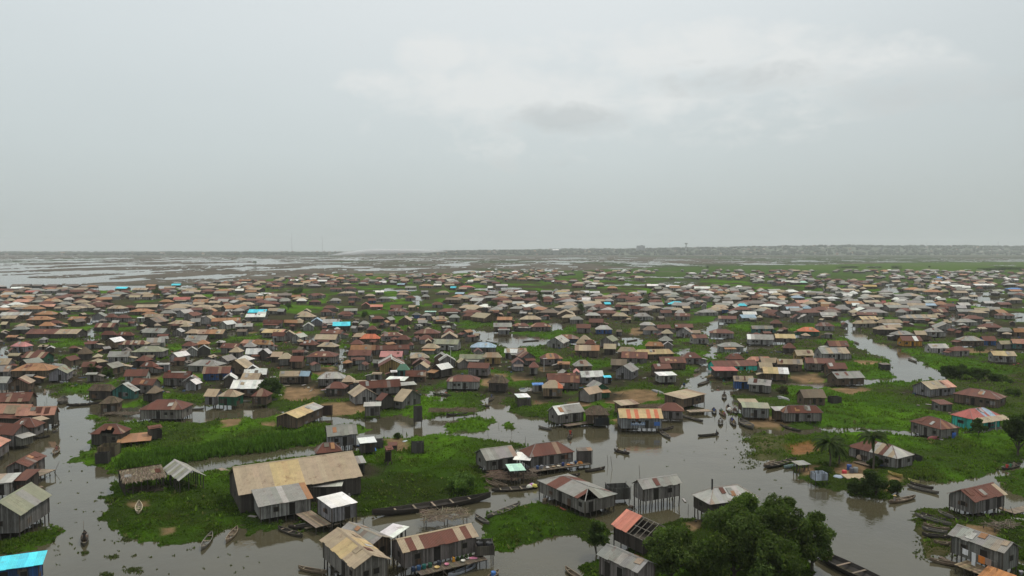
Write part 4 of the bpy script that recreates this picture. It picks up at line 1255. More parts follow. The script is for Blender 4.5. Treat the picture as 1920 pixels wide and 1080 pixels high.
near('stilt_house', 'low house with red brown hip roof just behind the tan barn', (592, 851), (642, 846), (590, 843), 'hip', 'u', 'r', 'D', zE=2.9, rise=1.4, zF=.9)
near('stilt_house', 'olive corrugated gable house at the far left with a front window', (-44, 970), (37, 967), (55, 930), 'gable', 'v',
     '=eeegeee', 'W', zE=3.7, top=(-2, 941), zF=1.2, doors=[('l', 'w', 0.0)])
near('stilt_house', 'bright cyan roofed house cut by the lower left corner', (-60, 1078), (80, 1058.6), (79.5, 1043), 'shed', 'u',
     'c', 'U', zE=3.4, rise=0.6, zF=1.2, ov=0.5)
near('stilt_house', 'rust gabled plank house above the left jetty', (7.7, 878), (52, 876), (61, 856), 'gable', 'v', 'r', 'W', zE=3.0, top=(30, 867), zF=0.9)
near('storage_shed', 'low white lean-to roof squeezed before the left rust gable', (-20, 908), (22, 905), (-20, 895), 'shed', 'u', 'l', 'X', zE=3.2, rise=.4, zF=1.2)
near('storage_shed', 'small rust and white lean-to shed beside the white one', (22, 902), (50, 901), (23, 887), 'shed', 'u', 'r', 'D', zE=3.1, rise=.5, zF=1.2)

# world placement
for k, h in enumerate(HOUSES):
    rnd = random.Random(k + 5)
    h['k'] = k
    if h.get('near'):
        zE = h['zE']
        A, B, C = ground(*h['A'], zE), ground(*h['B'], zE), ground(*h['C'], zE)
        u = (B - A).normalized()
        v = Vector((-u.y, u.x, 0))
        D = abs((C - A).dot(v))
        c, a, L, S_ = frame_of(A, B, D, h['ridge'])
        if h['top'] is not None:
            m = (A + v * D / 2) if h['ridge'] == 'u' else (A + B) / 2
            h['rise'] = max(0.7, min(3.2, height_at(m.x, m.y, h['top'][1]) - zE))
        h.update(c=c, a=a, L=L, S=S_, W=(B - A).length, px=abs(h['B'][0] - h['A'][0]) * 3 + 200)
    else:
        t = h['typ']
        h['zF'] = 0.8 + rnd.uniform(-.2, .3)
        zE = h['zE'] = h['zF'] + 2.0 + rnd.uniform(-.2, .3)
        h['rise'] = rnd.uniform(1.3, 1.85)
        A, B = ground(h['x0'], h['y0'], zE), ground(h['x1'], h['y1'], zE)
        w = (B - A).length
        if not h['slant']:
            r = rnd.uniform(-.24, .24) if t != 'e' else rnd.uniform(-.35, .35)
            mid = (A + B) / 2
            rot = Matrix.Rotation(r, 3, 'Z')
            A, B = mid + rot @ (A - mid), mid + rot @ (B - mid)
        h['Aw'], h['Bw'], h['W'] = A, B, w
        if t == 'e':
            h['D'], h['ridge'] = min(13, max(5, 1.35 * w)), 'v'
            h['rise'] = min(2.3, 0.27 * w + 0.3)
        elif t == 's':
            h['D'], h['ridge'], h['rise'] = min(6, max(2.5, 0.7 * w)), 'u', 0.45
        else:
            h['D'], h['ridge'] = max(4.2, min(9, 0.62 * w)), 'u'
        h['typ'] = {'g': 'gable', 'e': 'gable', 'h': 'hip', 's': 'shed', 't': 'thatch', 'c': 'cone'}[t]
        h['px'] = h['x1'] - h['x0']

# houses that run into their neighbours get shallower
def corners(h):
    A, B = h['Aw'], h['Bw']
    u = (B - A).normalized()
    v = Vector((-u.y, u.x, 0)) * h['D']
    return [A, B, B + v, A + v]


def hit(p, q):
    for poly in (p, q):
        for i in range(4):
            e = poly[(i + 1) % 4] - poly[i]
            n = (-e.y, e.x)
            a = [n[0] * c.x + n[1] * c.y for c in p]
            b = [n[0] * c.x + n[1] * c.y for c in q]
            if max(a) < min(b) or max(b) < min(a):
                return False
    return True


mids = [h for h in HOUSES if not h.get('near')]
for h in HOUSES:
    if h.get('near'):
        c, s = math.cos(h['a']), math.sin(h['a'])
        h['cor'] = [Vector((h['c'].x + x * c - y * s, h['c'].y + x * s + y * c, 0)) for x, y in
                    ((-h['L'] / 2, -h['S'] / 2), (h['L'] / 2, -h['S'] / 2), (h['L'] / 2, h['S'] / 2), (-h['L'] / 2, h['S'] / 2))]
for rep in range(5):
    for h in mids:
        h['cor'] = corners(h)
        h['cen'] = sum(h['cor'], Vector()) / 4
    for i, h in enumerate(mids):
        for g in mids[i + 1:]:
            if (h['cen'] - g['cen']).length < 20 and hit(h['cor'], g['cor']):
                for q in (h, g):
                    q['D'] = max(2.6, q['D'] * 0.82)

mids.sort(key=lambda h: -h['px'])
FARH = [h for h in mids if h['px'] < 22]
mids = [h for h in mids if h['px'] >= 22]
BIG = mids[:238]
FARH += mids[238:]


def base_phrase(h, cat_name='house'):
    r = h['roof']
    if r[0] == '=':
        cs = list(dict.fromkeys(r[1:]))[:2]
        rn = ' and '.join(RNAME[c] for c in cs) + ' striped'
    elif '/' in r:
        rn = 'half %s half %s' % (RNAME[r[0]], RNAME[r[2]])
    elif '+' in r:
        rn = RNAME[r[0]] + ' patched'
    else:
        rn = RNAME[r]
    tn = {'gable': 'gable', 'hip': 'hip', 'shed': 'lean', 'thatch': 'hip', 'cone': 'cone'}[h['typ']]
    if h['ridge'] == 'v':
        tn = 'front gable'
    if h['wall'] in WNAME and h['wall'] not in ('D', 'N'):
        return '%s %s roofed %s walled house' % (rn, tn, WNAME[h['wall']])
    return '%s %s roofed house' % (rn, tn)


def build_house(h, level, name='stilt_house'):
    rnd = random.Random(h['k'] * 31 + 1)
    wall = h['wall'] or rnd.choice('WWWDNYWND')
    if h.get('near'):
        kw = dict(h['kw'])
        o = house(h['c'], h['a'], h['L'], h['S'], h['typ'], h['roof'], wall, h['zE'], h['zF'], h['rise'], 2, h['k'], h['name'], **kw)
        return o
    A, B = h['Aw'], h['Bw']
    c, a, L, S_ = frame_of(A, B, h['D'], h['ridge'])
    h.update(L=L, S=S_, a=a)
    if h['typ'] == 'cone':
        root = empty(name, (c.x, c.y, 0), a)
        r = h['W'] / 2
        m = MB()
        prof = [(r * 1.0, 2.6), (r * 0.98, 2.75), (r * 0.62, 3.7), (r * 0.3, 4.5), (0.06, 5.1)]
        m.lathe((0, 0, 0), prof, jit(ROOF['b'], .1, rnd), 14)
        m.build('roof', 'thatch', root)
        m = MB()
        m.lathe((0, 0, 0), [(r * .8, 0.5), (r * .8, 2.95)], WALL['D'], 14)
        m.build('wall', 'plank_wall', root)
        return root
    lv = level
    if h['px'] > 48:
        lv = 2
    hole = None
    annex = None
    if rnd.random() < .5 and h['typ'] in ('gable', 'hip') and L > 4.5 and not h['label']:
        annex = (rnd.choice('lrf'), rnd.uniform(.45, .85), rnd.uniform(1.3, 2.4))
    if h['label'] and 'broken open front' in h['label']:
        hole = (lambda t, r: (.35 + .3 * r.random()) if .32 < t < .72 else 0.0, None)
    return house(c, a, L, S_, h['typ'], h['roof'], wall, h['zE'], h['zF'], h['rise'], lv, h['k'], name, hole=hole, annex=annex)


HROOT = {}
NAMED = {}
for h in HOUSES:
    if h.get('near'):
        o = build_house(h, 2)
        NAMED[h['label']] = (o, h)
        thing(o, {'barn': 'barn', 'storage_shed': 'shed'}.get(h['name'], 'house'), None, h['label'], 'buildings of the stilt village')
        HROOT[h['k']] = o
for h in BIG:
    o = build_house(h, 1 if h['px'] > 27 else 0)
    A, B = h['Aw'], h['Bw']
    thing(o, 'house', base_phrase(h), h['label'], 'buildings of the stilt village', at=((h['x0'] + h['x1']) / 2, (h['y0'] + h['y1']) / 2))
    NAMED[h['label']] = (o, h)
    HROOT[h['k']] = o

# ------------------------------------------------------------------ the far houses: past the count that is built one by one
fm = MB()


def far_house(mb, c, ang, L, S_, typ, roof, wt, rnd, zE=3.4, zF=1.1, rise=1.3):
    t = MB()
    if rnd.random() < .4:
        a_, w_ = rnd.choice((-1, 1)), rnd.uniform(1.6, 3.0)
        e_ = zE - .7
        q = [(a_ * L / 2, -S_ * .35, e_ + .6), (a_ * L / 2, S_ * .4, e_ + .6), (a_ * (L / 2 + w_), S_ * .4, e_), (a_ * (L / 2 + w_), -S_ * .35, e_)]
        t.poly(q if a_ < 0 else q[::-1], jit(ROOF[rnd.choice('rrktgo')], .15, rnd), 0)
        t.box((a_ * (L / 2 + w_ * .45 - .2), 0, (zF + e_) / 2), (w_ * .8, S_ * .6, e_ - zF), jit(wt, .3, rnd), 1)
    if typ == 'gable' or typ == 'shed':
        r = jit(ROOF[roof], 0.14, rnd)
        n = max(1, round(L / 3))
        for i in range(n):
            a, b = -L / 2 + L * i / n, -L / 2 + L * (i + 1) / n
            cc = jit(r, 0.08, rnd)
            for s in (-1, 1):
                q = [(a, s * S_ / 2, zE), (b, s * S_ / 2, zE), (b, 0, zE + rise), (a, 0, zE + rise)]
                if s > 0:
                    q = q[::-1]
                t.poly([(x, y, z) for x, y, z in q], cc, 0)
    else:
        cc = jit(ROOF[roof], 0.14, rnd)
        hl = min(S_ * .48, L * .45)
        x, y = L / 2, S_ / 2
        E = [(-x, -y, zE), (x, -y, zE), (x, y, zE), (-x, y, zE)]
        r0, r1 = (-x + hl, 0, zE + rise), (x - hl, 0, zE + rise)
        t.poly([E[0], E[1], r1, r0], jit(cc, .06, rnd), 0)
        t.poly([E[2], E[3], r0, r1], jit(cc, .06, rnd), 0)
        t.poly([E[1], E[2], r1], jit(cc, .06, rnd), 0)
        t.poly([E[3], E[0], r0], jit(cc, .06, rnd), 0)
    x, y = L / 2 - .35, S_ / 2 - .3
    zt = zE + 0.2
    o = len(t.v)
    for sx in (-x, x):
        t.v += [(sx, -y, zF), (sx, y, zF), (sx, y, zt), (sx, 0, zE + rise - 0.12 if typ == 'gable' else zt), (sx, -y, zt)]
    t.face([o + i for i in range(5)][::-1], wt, 1)
    t.face([o + 5 + i for i in range(5)], wt, 1)
    t.face((o, o + 5, o + 6, o + 1), wt, 1)
    t.face((o + 4, o + 9, o + 5, o), wt, 1)
    t.face((o + 1, o + 6, o + 7, o + 2), wt, 1)
    t.box((rnd.uniform(-.3, .3) * L, -y - 0.02, zF + .95), (.95, .06, 1.8), DARK, 1)  # doorway shade painted as a dark panel
    for sx in (-x, x):
        for sy in (-y, y):
            t.box((sx, sy, zF / 2 - .3), (.2, .2, zF + .6), WOOD, 1)
    ca, sa = math.cos(ang), math.sin(ang)
    o = len(mb.v)
    mb.v += [(c[0] + p[0] * ca - p[1] * sa, c[1] + p[0] * sa + p[1] * ca, p[2]) for p in t.v]
    mb.f += [tuple(o + i for i in f) for f in t.f]
    mb.t += t.t
    mb.m += t.m


taken = [h['cen'] for h in mids + FARH] + [Vector((h['c'].x, h['c'].y, 0)) for h in HOUSES if h.get('near')]
for h in FARH:
    rnd = random.Random(h['k'] * 31 + 1)
    A, B = h['Aw'], h['Bw']
    c, a, L, S_ = frame_of(A, B, h['D'], h['ridge'])
    wt = jit(WALL[h['wall'] or rnd.choice('WWWDNYWND')], .14, rnd)
    far_house(fm, c, a, L, S_, 'hip' if h['typ'] in ('hip', 'thatch', 'cone') else 'gable', h['roof'][1 if h['roof'][0] == '=' else 0], wt, rnd, h['zE'], h['zF'], h['rise'])
# fill the rest of the far village, thinning toward its rim
grid = {}
for p in taken:
    grid.setdefault((int(p.x // 9), int(p.y // 9)), []).append(p)


def free(x, y, d):
    i, j = int(x // 9), int(y // 9)
    k = int(d // 9) + 1
    for a in range(i - k, i + k + 1):
        for b in range(j - k, j + k + 1):
            for p in grid.get((a, b), ()):
                if (p.x - x) ** 2 + (p.y - y) ** 2 < d * d:
                    return False
    return True


rf = random.Random(99)
cand = []
for _ in range(6500):
    py = 506 + 90 * rf.random() ** 1.25
    px = rf.uniform(-60, 1980)
    cand.append((px, py))
cp = np.array([ground(*c)[:2] for c in cand])
ch, cd, _, cb, csd = terrain(cp[:, 0], cp[:, 1])
dens = fbm(cp[:, 0] / 90, cp[:, 1] / 140, 41, 3)
cnt = 0
for (px, py), (x, y), hh, bb, dn, sdv in zip(cand, cp, ch, cb, dens, csd):
    if bb or sdv < 1.0 or (px < 520 and py < 530 + (520 - px) * 0.02) or (px > 1000 and py < 509) or dn < 0.470:
        continue
    if 560 < px < 880 and py < 518:
        continue
    d = rf.choice((9.5, 11, 13)) if py > 545 else rf.choice((11, 13, 16))
    if not free(x, y, d):
        continue
    grid.setdefault((int(x // 9), int(y // 9)), []).append(Vector((x, y, 0)))
    L = rf.choice((rf.uniform(5, 8), rf.uniform(7, 11), rf.uniform(10, 15)))
    pool = 'rrrrrrtttttggggloowkkb' if px < 1000 else 'rrrrtttggggggllkkbow'
    far_house(fm, (x, y), rf.gauss(0, .5) + (PI / 2 if rf.random() < .18 else 0), L, min(8.5, L * rf.uniform(.55, .75)), rf.choice(('gable', 'hip', 'hip')),
              rf.choice(pool), jit(WALL[rf.choice('WWWDNYWND')], .14, rf), rf, rf.uniform(2.7, 3.3), rf.uniform(.7, 1.1), rf.uniform(1.3, 2.0))
    cnt += 1
# small sheds squeezed between the listed houses
for _ in range(1500):
    px, py = rf.uniform(-40, 1960), rf.uniform(585, 700)
    x, y, _z = ground(px, py)
    if (1290 < px < 1380) or (px > 1480 and py > 640) or not free(x, y, rf.uniform(6.5, 8.5)):
        continue
    tt = terrain(np.array([x]), np.array([y]))
    if tt[4][0] < .5 or fbm(np.array([x / 60]), np.array([y / 90]), 44, 3)[0] < .46:
        continue
    grid.setdefault((int(x // 9), int(y // 9)), []).append(Vector((x, y, 0)))
    L = rf.uniform(2.6, 4.8)
    far_house(fm, (x, y), rf.gauss(0, .6) + (PI / 2 if rf.random() < .4 else 0), L, L * rf.uniform(.6, .9), rf.choice(('gable', 'gable', 'hip')),
              rf.choice('rrrrtttggkklbo'), jit(WALL[rf.choice('WWDDNNY')], .2, rf), rf, rf.uniform(2.0, 2.7), rf.uniform(.4, .9), rf.uniform(.6, 1.1))
    cnt += 1
print('houses', len(HOUSES), 'single', len(HROOT), 'far listed', len(FARH), 'far filled', cnt)
kind(fm.build('distant_houses', ['roof_metal', 'plank_wall']), 'stuff')
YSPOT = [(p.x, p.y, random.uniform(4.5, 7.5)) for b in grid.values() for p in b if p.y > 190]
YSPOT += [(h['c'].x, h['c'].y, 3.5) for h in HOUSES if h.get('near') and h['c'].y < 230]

# rubbish, poles, baskets and planks lying about the yards: nobody could count it
db = MB()
rdb = random.Random(15)
dsp = []
for x, y, r in YSPOT:
    if y < 640:
        for _ in range(7 if y < 330 else 3):
            a = rdb.uniform(0, 2 * PI)
            q = r * rdb.uniform(.75, 1.6)
            dsp.append((x + q * math.cos(a), y + q * math.sin(a)))
dq = np.array(dsp)
dz = terrain(dq[:, 0], dq[:, 1])[0]
for (x, y), z in zip(dsp, dz):
    k = max(1.0, y / 320)
    z = max(z, -.05)
    c = rdb.choice(((.10, .08, .06), (.16, .12, .08), (.22, .18, .12), (.07, .06, .05), (.3, .3, .29), (.05, .09, .18), (.28, .07, .05), (.12, .12, .12), (.42, .40, .36)))
    c = jit(c, .3, rdb)
    t_ = rdb.random()
    if t_ < .35:
        a, l = rdb.uniform(0, 2 * PI), rdb.uniform(.8, 2.4)
        db.tube((x, y, z), (x + math.cos(a) * l * .6, y + math.sin(a) * l * .6, z + rdb.uniform(.1, 2.0)), .05 * k, .04 * k, (.09, .075, .06), 4)
    elif t_ < .75:
        s_ = rdb.uniform(.2, .7) * k
        db.box((x, y, z + s_ * .3), (s_, s_ * rdb.uniform(.5, 1.3), s_ * rdb.uniform(.3, 1.0)), c, 0, rdb.uniform(0, 3))
    else:
        db.box((x, y, z + .12), (rdb.uniform(.8, 2.2) * k, rdb.uniform(.2, .9) * k, .08), c, 0, rdb.uniform(0, 3))
kind(db.build('yard_debris', 'weathered_wood'), 'stuff')
YARD = mud_and_shade_yards(YSPOT)
build_grass(YARD)
# ------------------------------------------------------------------ boats
def canoe_mesh(mb, L, B, H, t, seed, ns=13):
    rnd = random.Random(seed)
    rings = []
    for i in range(ns):
        s = -1 + 2 * i / (ns - 1)
        q = abs(s)
        b = B / 2 * (1 - q ** 2.6) + 0.035
        zs = H * (0.82 + 0.55 * q ** 3)
        zb = -0.10 + H * 0.55 * q ** 5
        x = s * L / 2 * (1.0 if q < 1 else 1.02)
        w = min(0.06, b * 0.5)
        rings.append([(x, -b, zs), (x, -b * 0.86, zb + (zs - zb) * 0.42), (x, -b * 0.45, zb), (x, b * 0.45, zb), (x, b * 0.86, zb + (zs - zb) * 0.42), (x, b, zs),
                      (x, b - w, zs), (x, (b - w) * 0.82, zb + (zs - zb) * 0.48), (x, (b - w) * 0.4, zb + 0.09), (x, -(b - w) * 0.4, zb + 0.09), (x, -(b - w) * 0.82, zb + (zs - zb) * 0.48), (x, -b + w, zs)])
    o = len(mb.v)
    k = 12
    for r in rings:
        mb.v += r
    for i in range(ns - 1):
        for j in range(k):
            n = (j + 1) % k
            c = jit(t, 0.15, rnd)
            if j in (5, 11):
                c = tuple(min(1, x * 1.7) for x in t)
            if 6 <= j <= 10:
                c = tuple(x * 0.8 for x in jit(t, 0.2, rnd))
            mb.face((o + i * k + j, o + (i + 1) * k + j, o + (i + 1) * k + n, o + i * k + n), c)
    mb.face([o + j for j in range(k)], t)
    e = o + (ns - 1) * k
    mb.face([e + k - 1 - j for j in range(k)], t)


BOATS = []


def boat(p, q, label=None, phrase='dark wooden canoe', tintc=(0.075, 0.060, 0.045), beam=None, depth=0.42, z=None, flip=False, seats=None, name='canoe', group='wooden canoes of the lagoon'):
    P, Q = ground(p[0], p[1], 0.2), ground(q[0], q[1], 0.2)
    d = Q - P
    L = d.length
    k = len(BOATS)
    if L > 9.5 and abs(q[0] - p[0]) < 45:          # seen end-on: keep a believable length
        c = (P + Q) / 2
        d = d.normalized() * 7.5
        P, Q = c - d / 2, c + d / 2
        L = 7.5
    B = beam or max(0.75, min(1.5, 0.16 * L + 0.1))
    c = (P + Q) / 2
    zz = max(0.0, ground_height(c.x, c.y)) if z is None else z
    root = empty(name, (c.x, c.y, zz), math.atan2(d.y, d.x))
    m = MB()
    canoe_mesh(m, L, B, depth, tintc, k, 13 if L < 10 else 21)
    h = m.build('hull', 'weathered_wood', root)
    ns = seats if seats is not None else max(2, int(L / 1.7))
    for i in range(ns):
        x = L * (-0.32 + 0.64 * i / max(1, ns - 1))
        bb = B * (1 - (abs(x) / (L / 2)) ** 2.6) * 0.96
        m = MB()
        m.box((x, 0, depth * 0.72), (0.2 if L < 10 else 0.3, bb, 0.035), jit((0.20, 0.165, 0.12), 0.2, random.Random(k + i)))
        m.build('thwart', 'weathered_wood', root)
    if flip:
        root.rotation_euler = (PI, 0, root.rotation_euler[2])
        root.location.z = zz + depth
    thing(root, 'boat', phrase, label, group)
    BOATS.append((root, L, B, depth))
    return len(BOATS) - 1


PALE, DRK, TAN, GRY = (0.36, 0.31, 0.22), (0.05, 0.043, 0.036), (0.17, 0.13, 0.09), (0.13, 0.12, 0.105)
b_big = boat((700, 968), (918, 935), 'long dark cargo pirogue moored along the green island', tintc=(0.045, 0.038, 0.032), beam=2.3, depth=0.95, seats=5, name='pirogue')
b_big2 = boat((1530, 1040), (1668, 1106), 'large dark pirogue poking out beneath the big trees at the bottom edge', tintc=(0.05, 0.045, 0.04), beam=2.6, depth=0.9, seats=4, name='pirogue')
boat((521.7, 989.7), (567.5, 1006), 'dark canoe beneath the steps of the grey lean-to house', tintc=DRK)
boat((541, 991.8), (605, 984.6), 'slim dark canoe under the walkway of the white box shed', tintc=DRK)
boat((378, 1030.5), (397.4, 1000), 'dark canoe at the water edge, first of two at the island tip', tintc=GRY)
boat((424, 1017), (445, 989.7), 'tan canoe lying against the island tip beside a darker one', tintc=TAN)
boat((260, 973), (261, 951.7), 'pale tan canoe stranded on the grass of the barn island', tintc=PALE)
b_lone = boat((158, 1023), (159, 998.6), 'dark laden canoe paddled alone on the lower left water', tintc=DRK)
boat((55, 942), (54, 921), 'tan canoe tied close under the olive roofed house', tintc=TAN)
boat((70, 934), (61, 921), 'grey canoe lying next to the tan one by the olive roofed house', tintc=GRY)
boat((560, 1065), (612, 1074), 'brown canoe moored left of the beige gabled house', tintc=TAN)
boat((891, 966.7), (917, 983), 'weathered grey canoe pulled up behind the rusty striped roof', tintc=GRY)
boat((914, 972), (975, 947), 'dark canoe with a brown patched stern along the round green mound', tintc=GRY)
boat((841, 1080), (893, 1060), 'white and blue painted canoe below the veranda of the rusty striped house', tintc=(0.30, 0.32, 0.36))
b_jar = boat((915, 1085), (935, 1072), 'canoe carrying a yellow and blue bucket at the bottom edge', tintc=TAN)
b_cargo = boat((922.5, 920), (1011.7, 912.5), 'long canoe heaped with coloured sacks at one end', tintc=DRK, beam=1.7)
boat((911, 901.7), (935, 913), 'brown canoe nosed into the bushes, first of a pair', tintc=TAN)
boat((923, 901.7), (952, 913), 'brown canoe drawn up beside the pile of brushwood', tintc=TAN)
boat((1097, 884), (1134, 877.5), 'dark canoe stacked with nets behind the small outhouse', tintc=DRK)
boat((1087, 890), (1060, 893), 'dark canoe under the cluttered veranda', tintc=DRK)
b_red = boat((1067, 824), (1071, 812), 'small dark canoe poled by a person in red', tintc=DRK)
b_two = boat((1151.7, 844), (1180, 851), 'dark canoe with two people in pale shirts on the open canal', tintc=DRK)
boat((1236.7, 808), (1257, 822), 'dark canoe slanting away from the orange and tan striped house', tintc=GRY)
boat((1240, 807), (1263, 801), 'black canoe tucked behind the striped house corner', tintc=DRK)
b_a = boat((1308, 722.5), (1330, 714), 'dark canoe crossing the narrow upper canal', tintc=DRK)
b_b = boat((1358, 749), (1358, 739), 'small canoe farthest up in the string of paddlers', tintc=DRK)
b_c = boat((1340, 777), (1338, 766), 'tiny dark canoe nearest the leaning porch house', tintc=DRK)
b_d = boat((1349, 770), (1361, 781), 'brown canoe with several passengers mid channel', tintc=TAN)
b_e = boat((1370, 774), (1364, 761), 'canoe loaded with a white bundle', tintc=TAN)
b_f = boat((1380, 777), (1377, 766), 'dark canoe beside the white laden one', tintc=DRK)
b_g = boat((1351, 798), (1351, 786), 'canoe paddled by a person in white', tintc=DRK)
b_h = boat((1378, 799), (1371, 785), 'canoe with two people next to the big moored pirogue', tintc=DRK)
boat((1382.5, 787), (1418, 808), 'wide brown pirogue moored at the sandy landing', tintc=GRY, beam=2.3, depth=0.7, name='pirogue', seats=4)
b_i = boat((1309, 817.5), (1347, 814), 'long slim canoe with a person at the stern in the middle of the canal', tintc=DRK)
boat((1462.5, 798), (1502, 809), 'dark canoe below the rust hip roofed house with a pale ridge', tintc=DRK)
boat((1280, 780), (1318, 790), 'grey canoe moored under the rust roof beside the leaning porch', tintc=GRY)
boat((1457.5, 748), (1480, 755), 'upturned pale grey canoe on the bank behind the landing', tintc=(0.34, 0.34, 0.33), flip=True)
boat((1222, 733), (1245, 741), 'upturned grey canoe on the sandy yard', tintc=(0.25, 0.25, 0.25), flip=True)
boat((113, 765), (122, 741), 'broad dark pirogue seen end on in the left canal', tintc=GRY, beam=2.6, depth=0.8, name='pirogue')
boat((125, 761), (187, 757), 'long black pirogue along the left thatched hut', tintc=DRK, beam=1.3, depth=0.6, name='pirogue')
boat((100, 802), (108, 788), 'black canoe behind the salmon roofed house', tintc=DRK)
boat((98, 811), (109, 807), 'small grey canoe at the corner of the salmon roofed house', tintc=GRY)
b_l = boat((101.7, 853), (109, 838), 'small brown canoe with a person in the left canal', tintc=TAN)
boat((55, 823), (93, 818), 'long dark canoe below the rust roof with a white patch', tintc=DRK)
boat((230, 797), (300, 790), 'long dark canoe with pale thwarts in front of the wide rust roof', tintc=DRK, beam=1.3)
boat((347, 768), (382, 767), 'canoe heaped with baskets left of the green walled house', tintc=GRY)
boat((444, 751), (470, 753), 'white edged canoe behind the green walled house', tintc=(0.2, 0.19, 0.17))
boat((500, 752), (520, 754), 'canoe with white sacks beneath the round tree', tintc=GRY)
b_j = boat((900, 760), (918, 762), 'dark canoe with a paddler near the meadow islet', tintc=DRK)
b_k = boat((917, 753), (925, 743), 'canoe carrying a bicycle like frame in the central inlet', tintc=DRK)
boat((812, 738), (848, 743), 'overgrown green canoe in the little pond', tintc=(0.05, 0.07, 0.03))
boat((837, 778), (876, 775), 'grey canoe before the collapsed brush pile', tintc=GRY)
boat((1432, 875), (1477.5, 858), 'long tan canoe beached at the weedy shore, first of three', tintc=TAN)
boat((1437, 878), (1493, 862), 'dark canoe beached between the tan one and the pale blue one', tintc=DRK)
boat((1470, 877), (1496, 873), 'pale blue canoe at the weedy shore', tintc=(0.25, 0.33, 0.34))
b_hat = boat((1667, 942.5), (1716, 931.7), 'brown canoe with a person under a wide straw hat', tintc=TAN)
boat((1665, 891.7), (1692, 899), 'yellow canoe on the bank behind the round bushes', tintc=(0.36, 0.28, 0.08))
boat((1703, 900), (1724, 905), 'white and yellow canoe on the bank above the moored canoes', tintc=(0.40, 0.34, 0.16))
boat((1702, 911), (1760, 925), 'dark canoe moored at the island tip, outermost of three', tintc=GRY)
boat((1707, 906), (1750, 916), 'dark canoe in the middle of three at the island tip', tintc=DRK)
b_ppl = boat((1879, 880), (1913, 871), 'dark canoe with several passengers at the right edge', tintc=DRK)
for i, (p, q) in enumerate((((1716.7, 973), (1783, 992)), ((1728, 971), (1773, 983)), ((1731, 989), (1780, 999)), ((1729, 995.6), (1776, 1005)), ((1729, 1006), (1782, 1011)),
                            ((1751, 1022), (1782, 1025)), ((1759, 967), (1787, 978)), ((1780, 971), (1824, 980)), ((1744, 1050), (1824, 1064)))):
    boat(p, q, ('broad grey canoe, farthest out of the pack moored at the weed mat', 'canoe wedged behind the broad one in the moored pack', 'third canoe of the moored pack counting toward the viewer',
                'fourth canoe of the moored pack counting toward the viewer', 'last full canoe of the pack nearest the long grey roof', 'short canoe poking out under the long grey roofed house',
                'small canoe pointing at the stilts of the rust gabled house', 'dark canoe lying under the rust gabled house', 'long dark canoe before the washing platform at lower right')[i], tintc=(GRY, DRK, TAN)[i % 3])
for p, q in (((1350, 668), (1372, 662)), ((1420, 648), (1462, 641)), ((1535, 664), (1560, 668)), ((1640, 668), (1662, 676)), ((1600, 640), (1612, 646)), ((1700, 672), (1722, 680)),
             ((150, 600), (172, 597)), ((8, 655), (16, 668)), ((632, 668), (640, 690)), ((905, 640), (940, 645)), ((980, 640), (1010, 638)), ((1085, 640), (1105, 650)), ((1175, 640), (1195, 637)),
             ((136, 690), (143, 712)), ((1300, 700), (1312, 690)), ((1325, 650), (1340, 644)), ((1900, 596), (1922, 594)), ((825, 738), (842, 742)), ((1010, 800), (1034, 806)), ((148, 632), (170, 630))):
    boat(p, q, None, tintc=DRK if p[0] % 2 else GRY)
boat((1060, 1066), (1092, 1088), 'brown canoe on the mud by the bottom edge', tintc=TAN)


# ------------------------------------------------------------------ people in the boats
def skin_body(name, joints, edges):
    me = bpy.data.meshes.new(name)
    me.from_pydata([j[:3] for j in joints], edges, [])
    o = bpy.data.objects.new(name, me)
    COL.objects.link(o)
    md = o.modifiers.new('skin', 'SKIN')
    md.use_smooth_shade = True
    for v, j in zip(me.skin_vertices[0].data, joints):
        r = j[3]
        v.radius = (r, r) if len(j) < 5 else (r, j[4])
    me.skin_vertices[0].data[0].use_root = True
    o.modifiers.new('sub', 'SUBSURF').levels = 1
    o.modifiers['sub'].render_levels = 1
    dg = bpy.context.evaluated_depsgraph_get()
    out = bpy.data.meshes.new_from_object(o.evaluated_get(dg))
    bpy.data.objects.remove(o)
    out.name = name
    n = len(out.loops)
    at = out.attributes.new('tint', 'FLOAT_COLOR', 'CORNER')
    at.data.foreach_set('color', np.tile(np.array([0.075, 0.042, 0.026, 1], np.float32), n))
    out.materials.clear()
    out.materials.append(MATS['skin'])
    return out


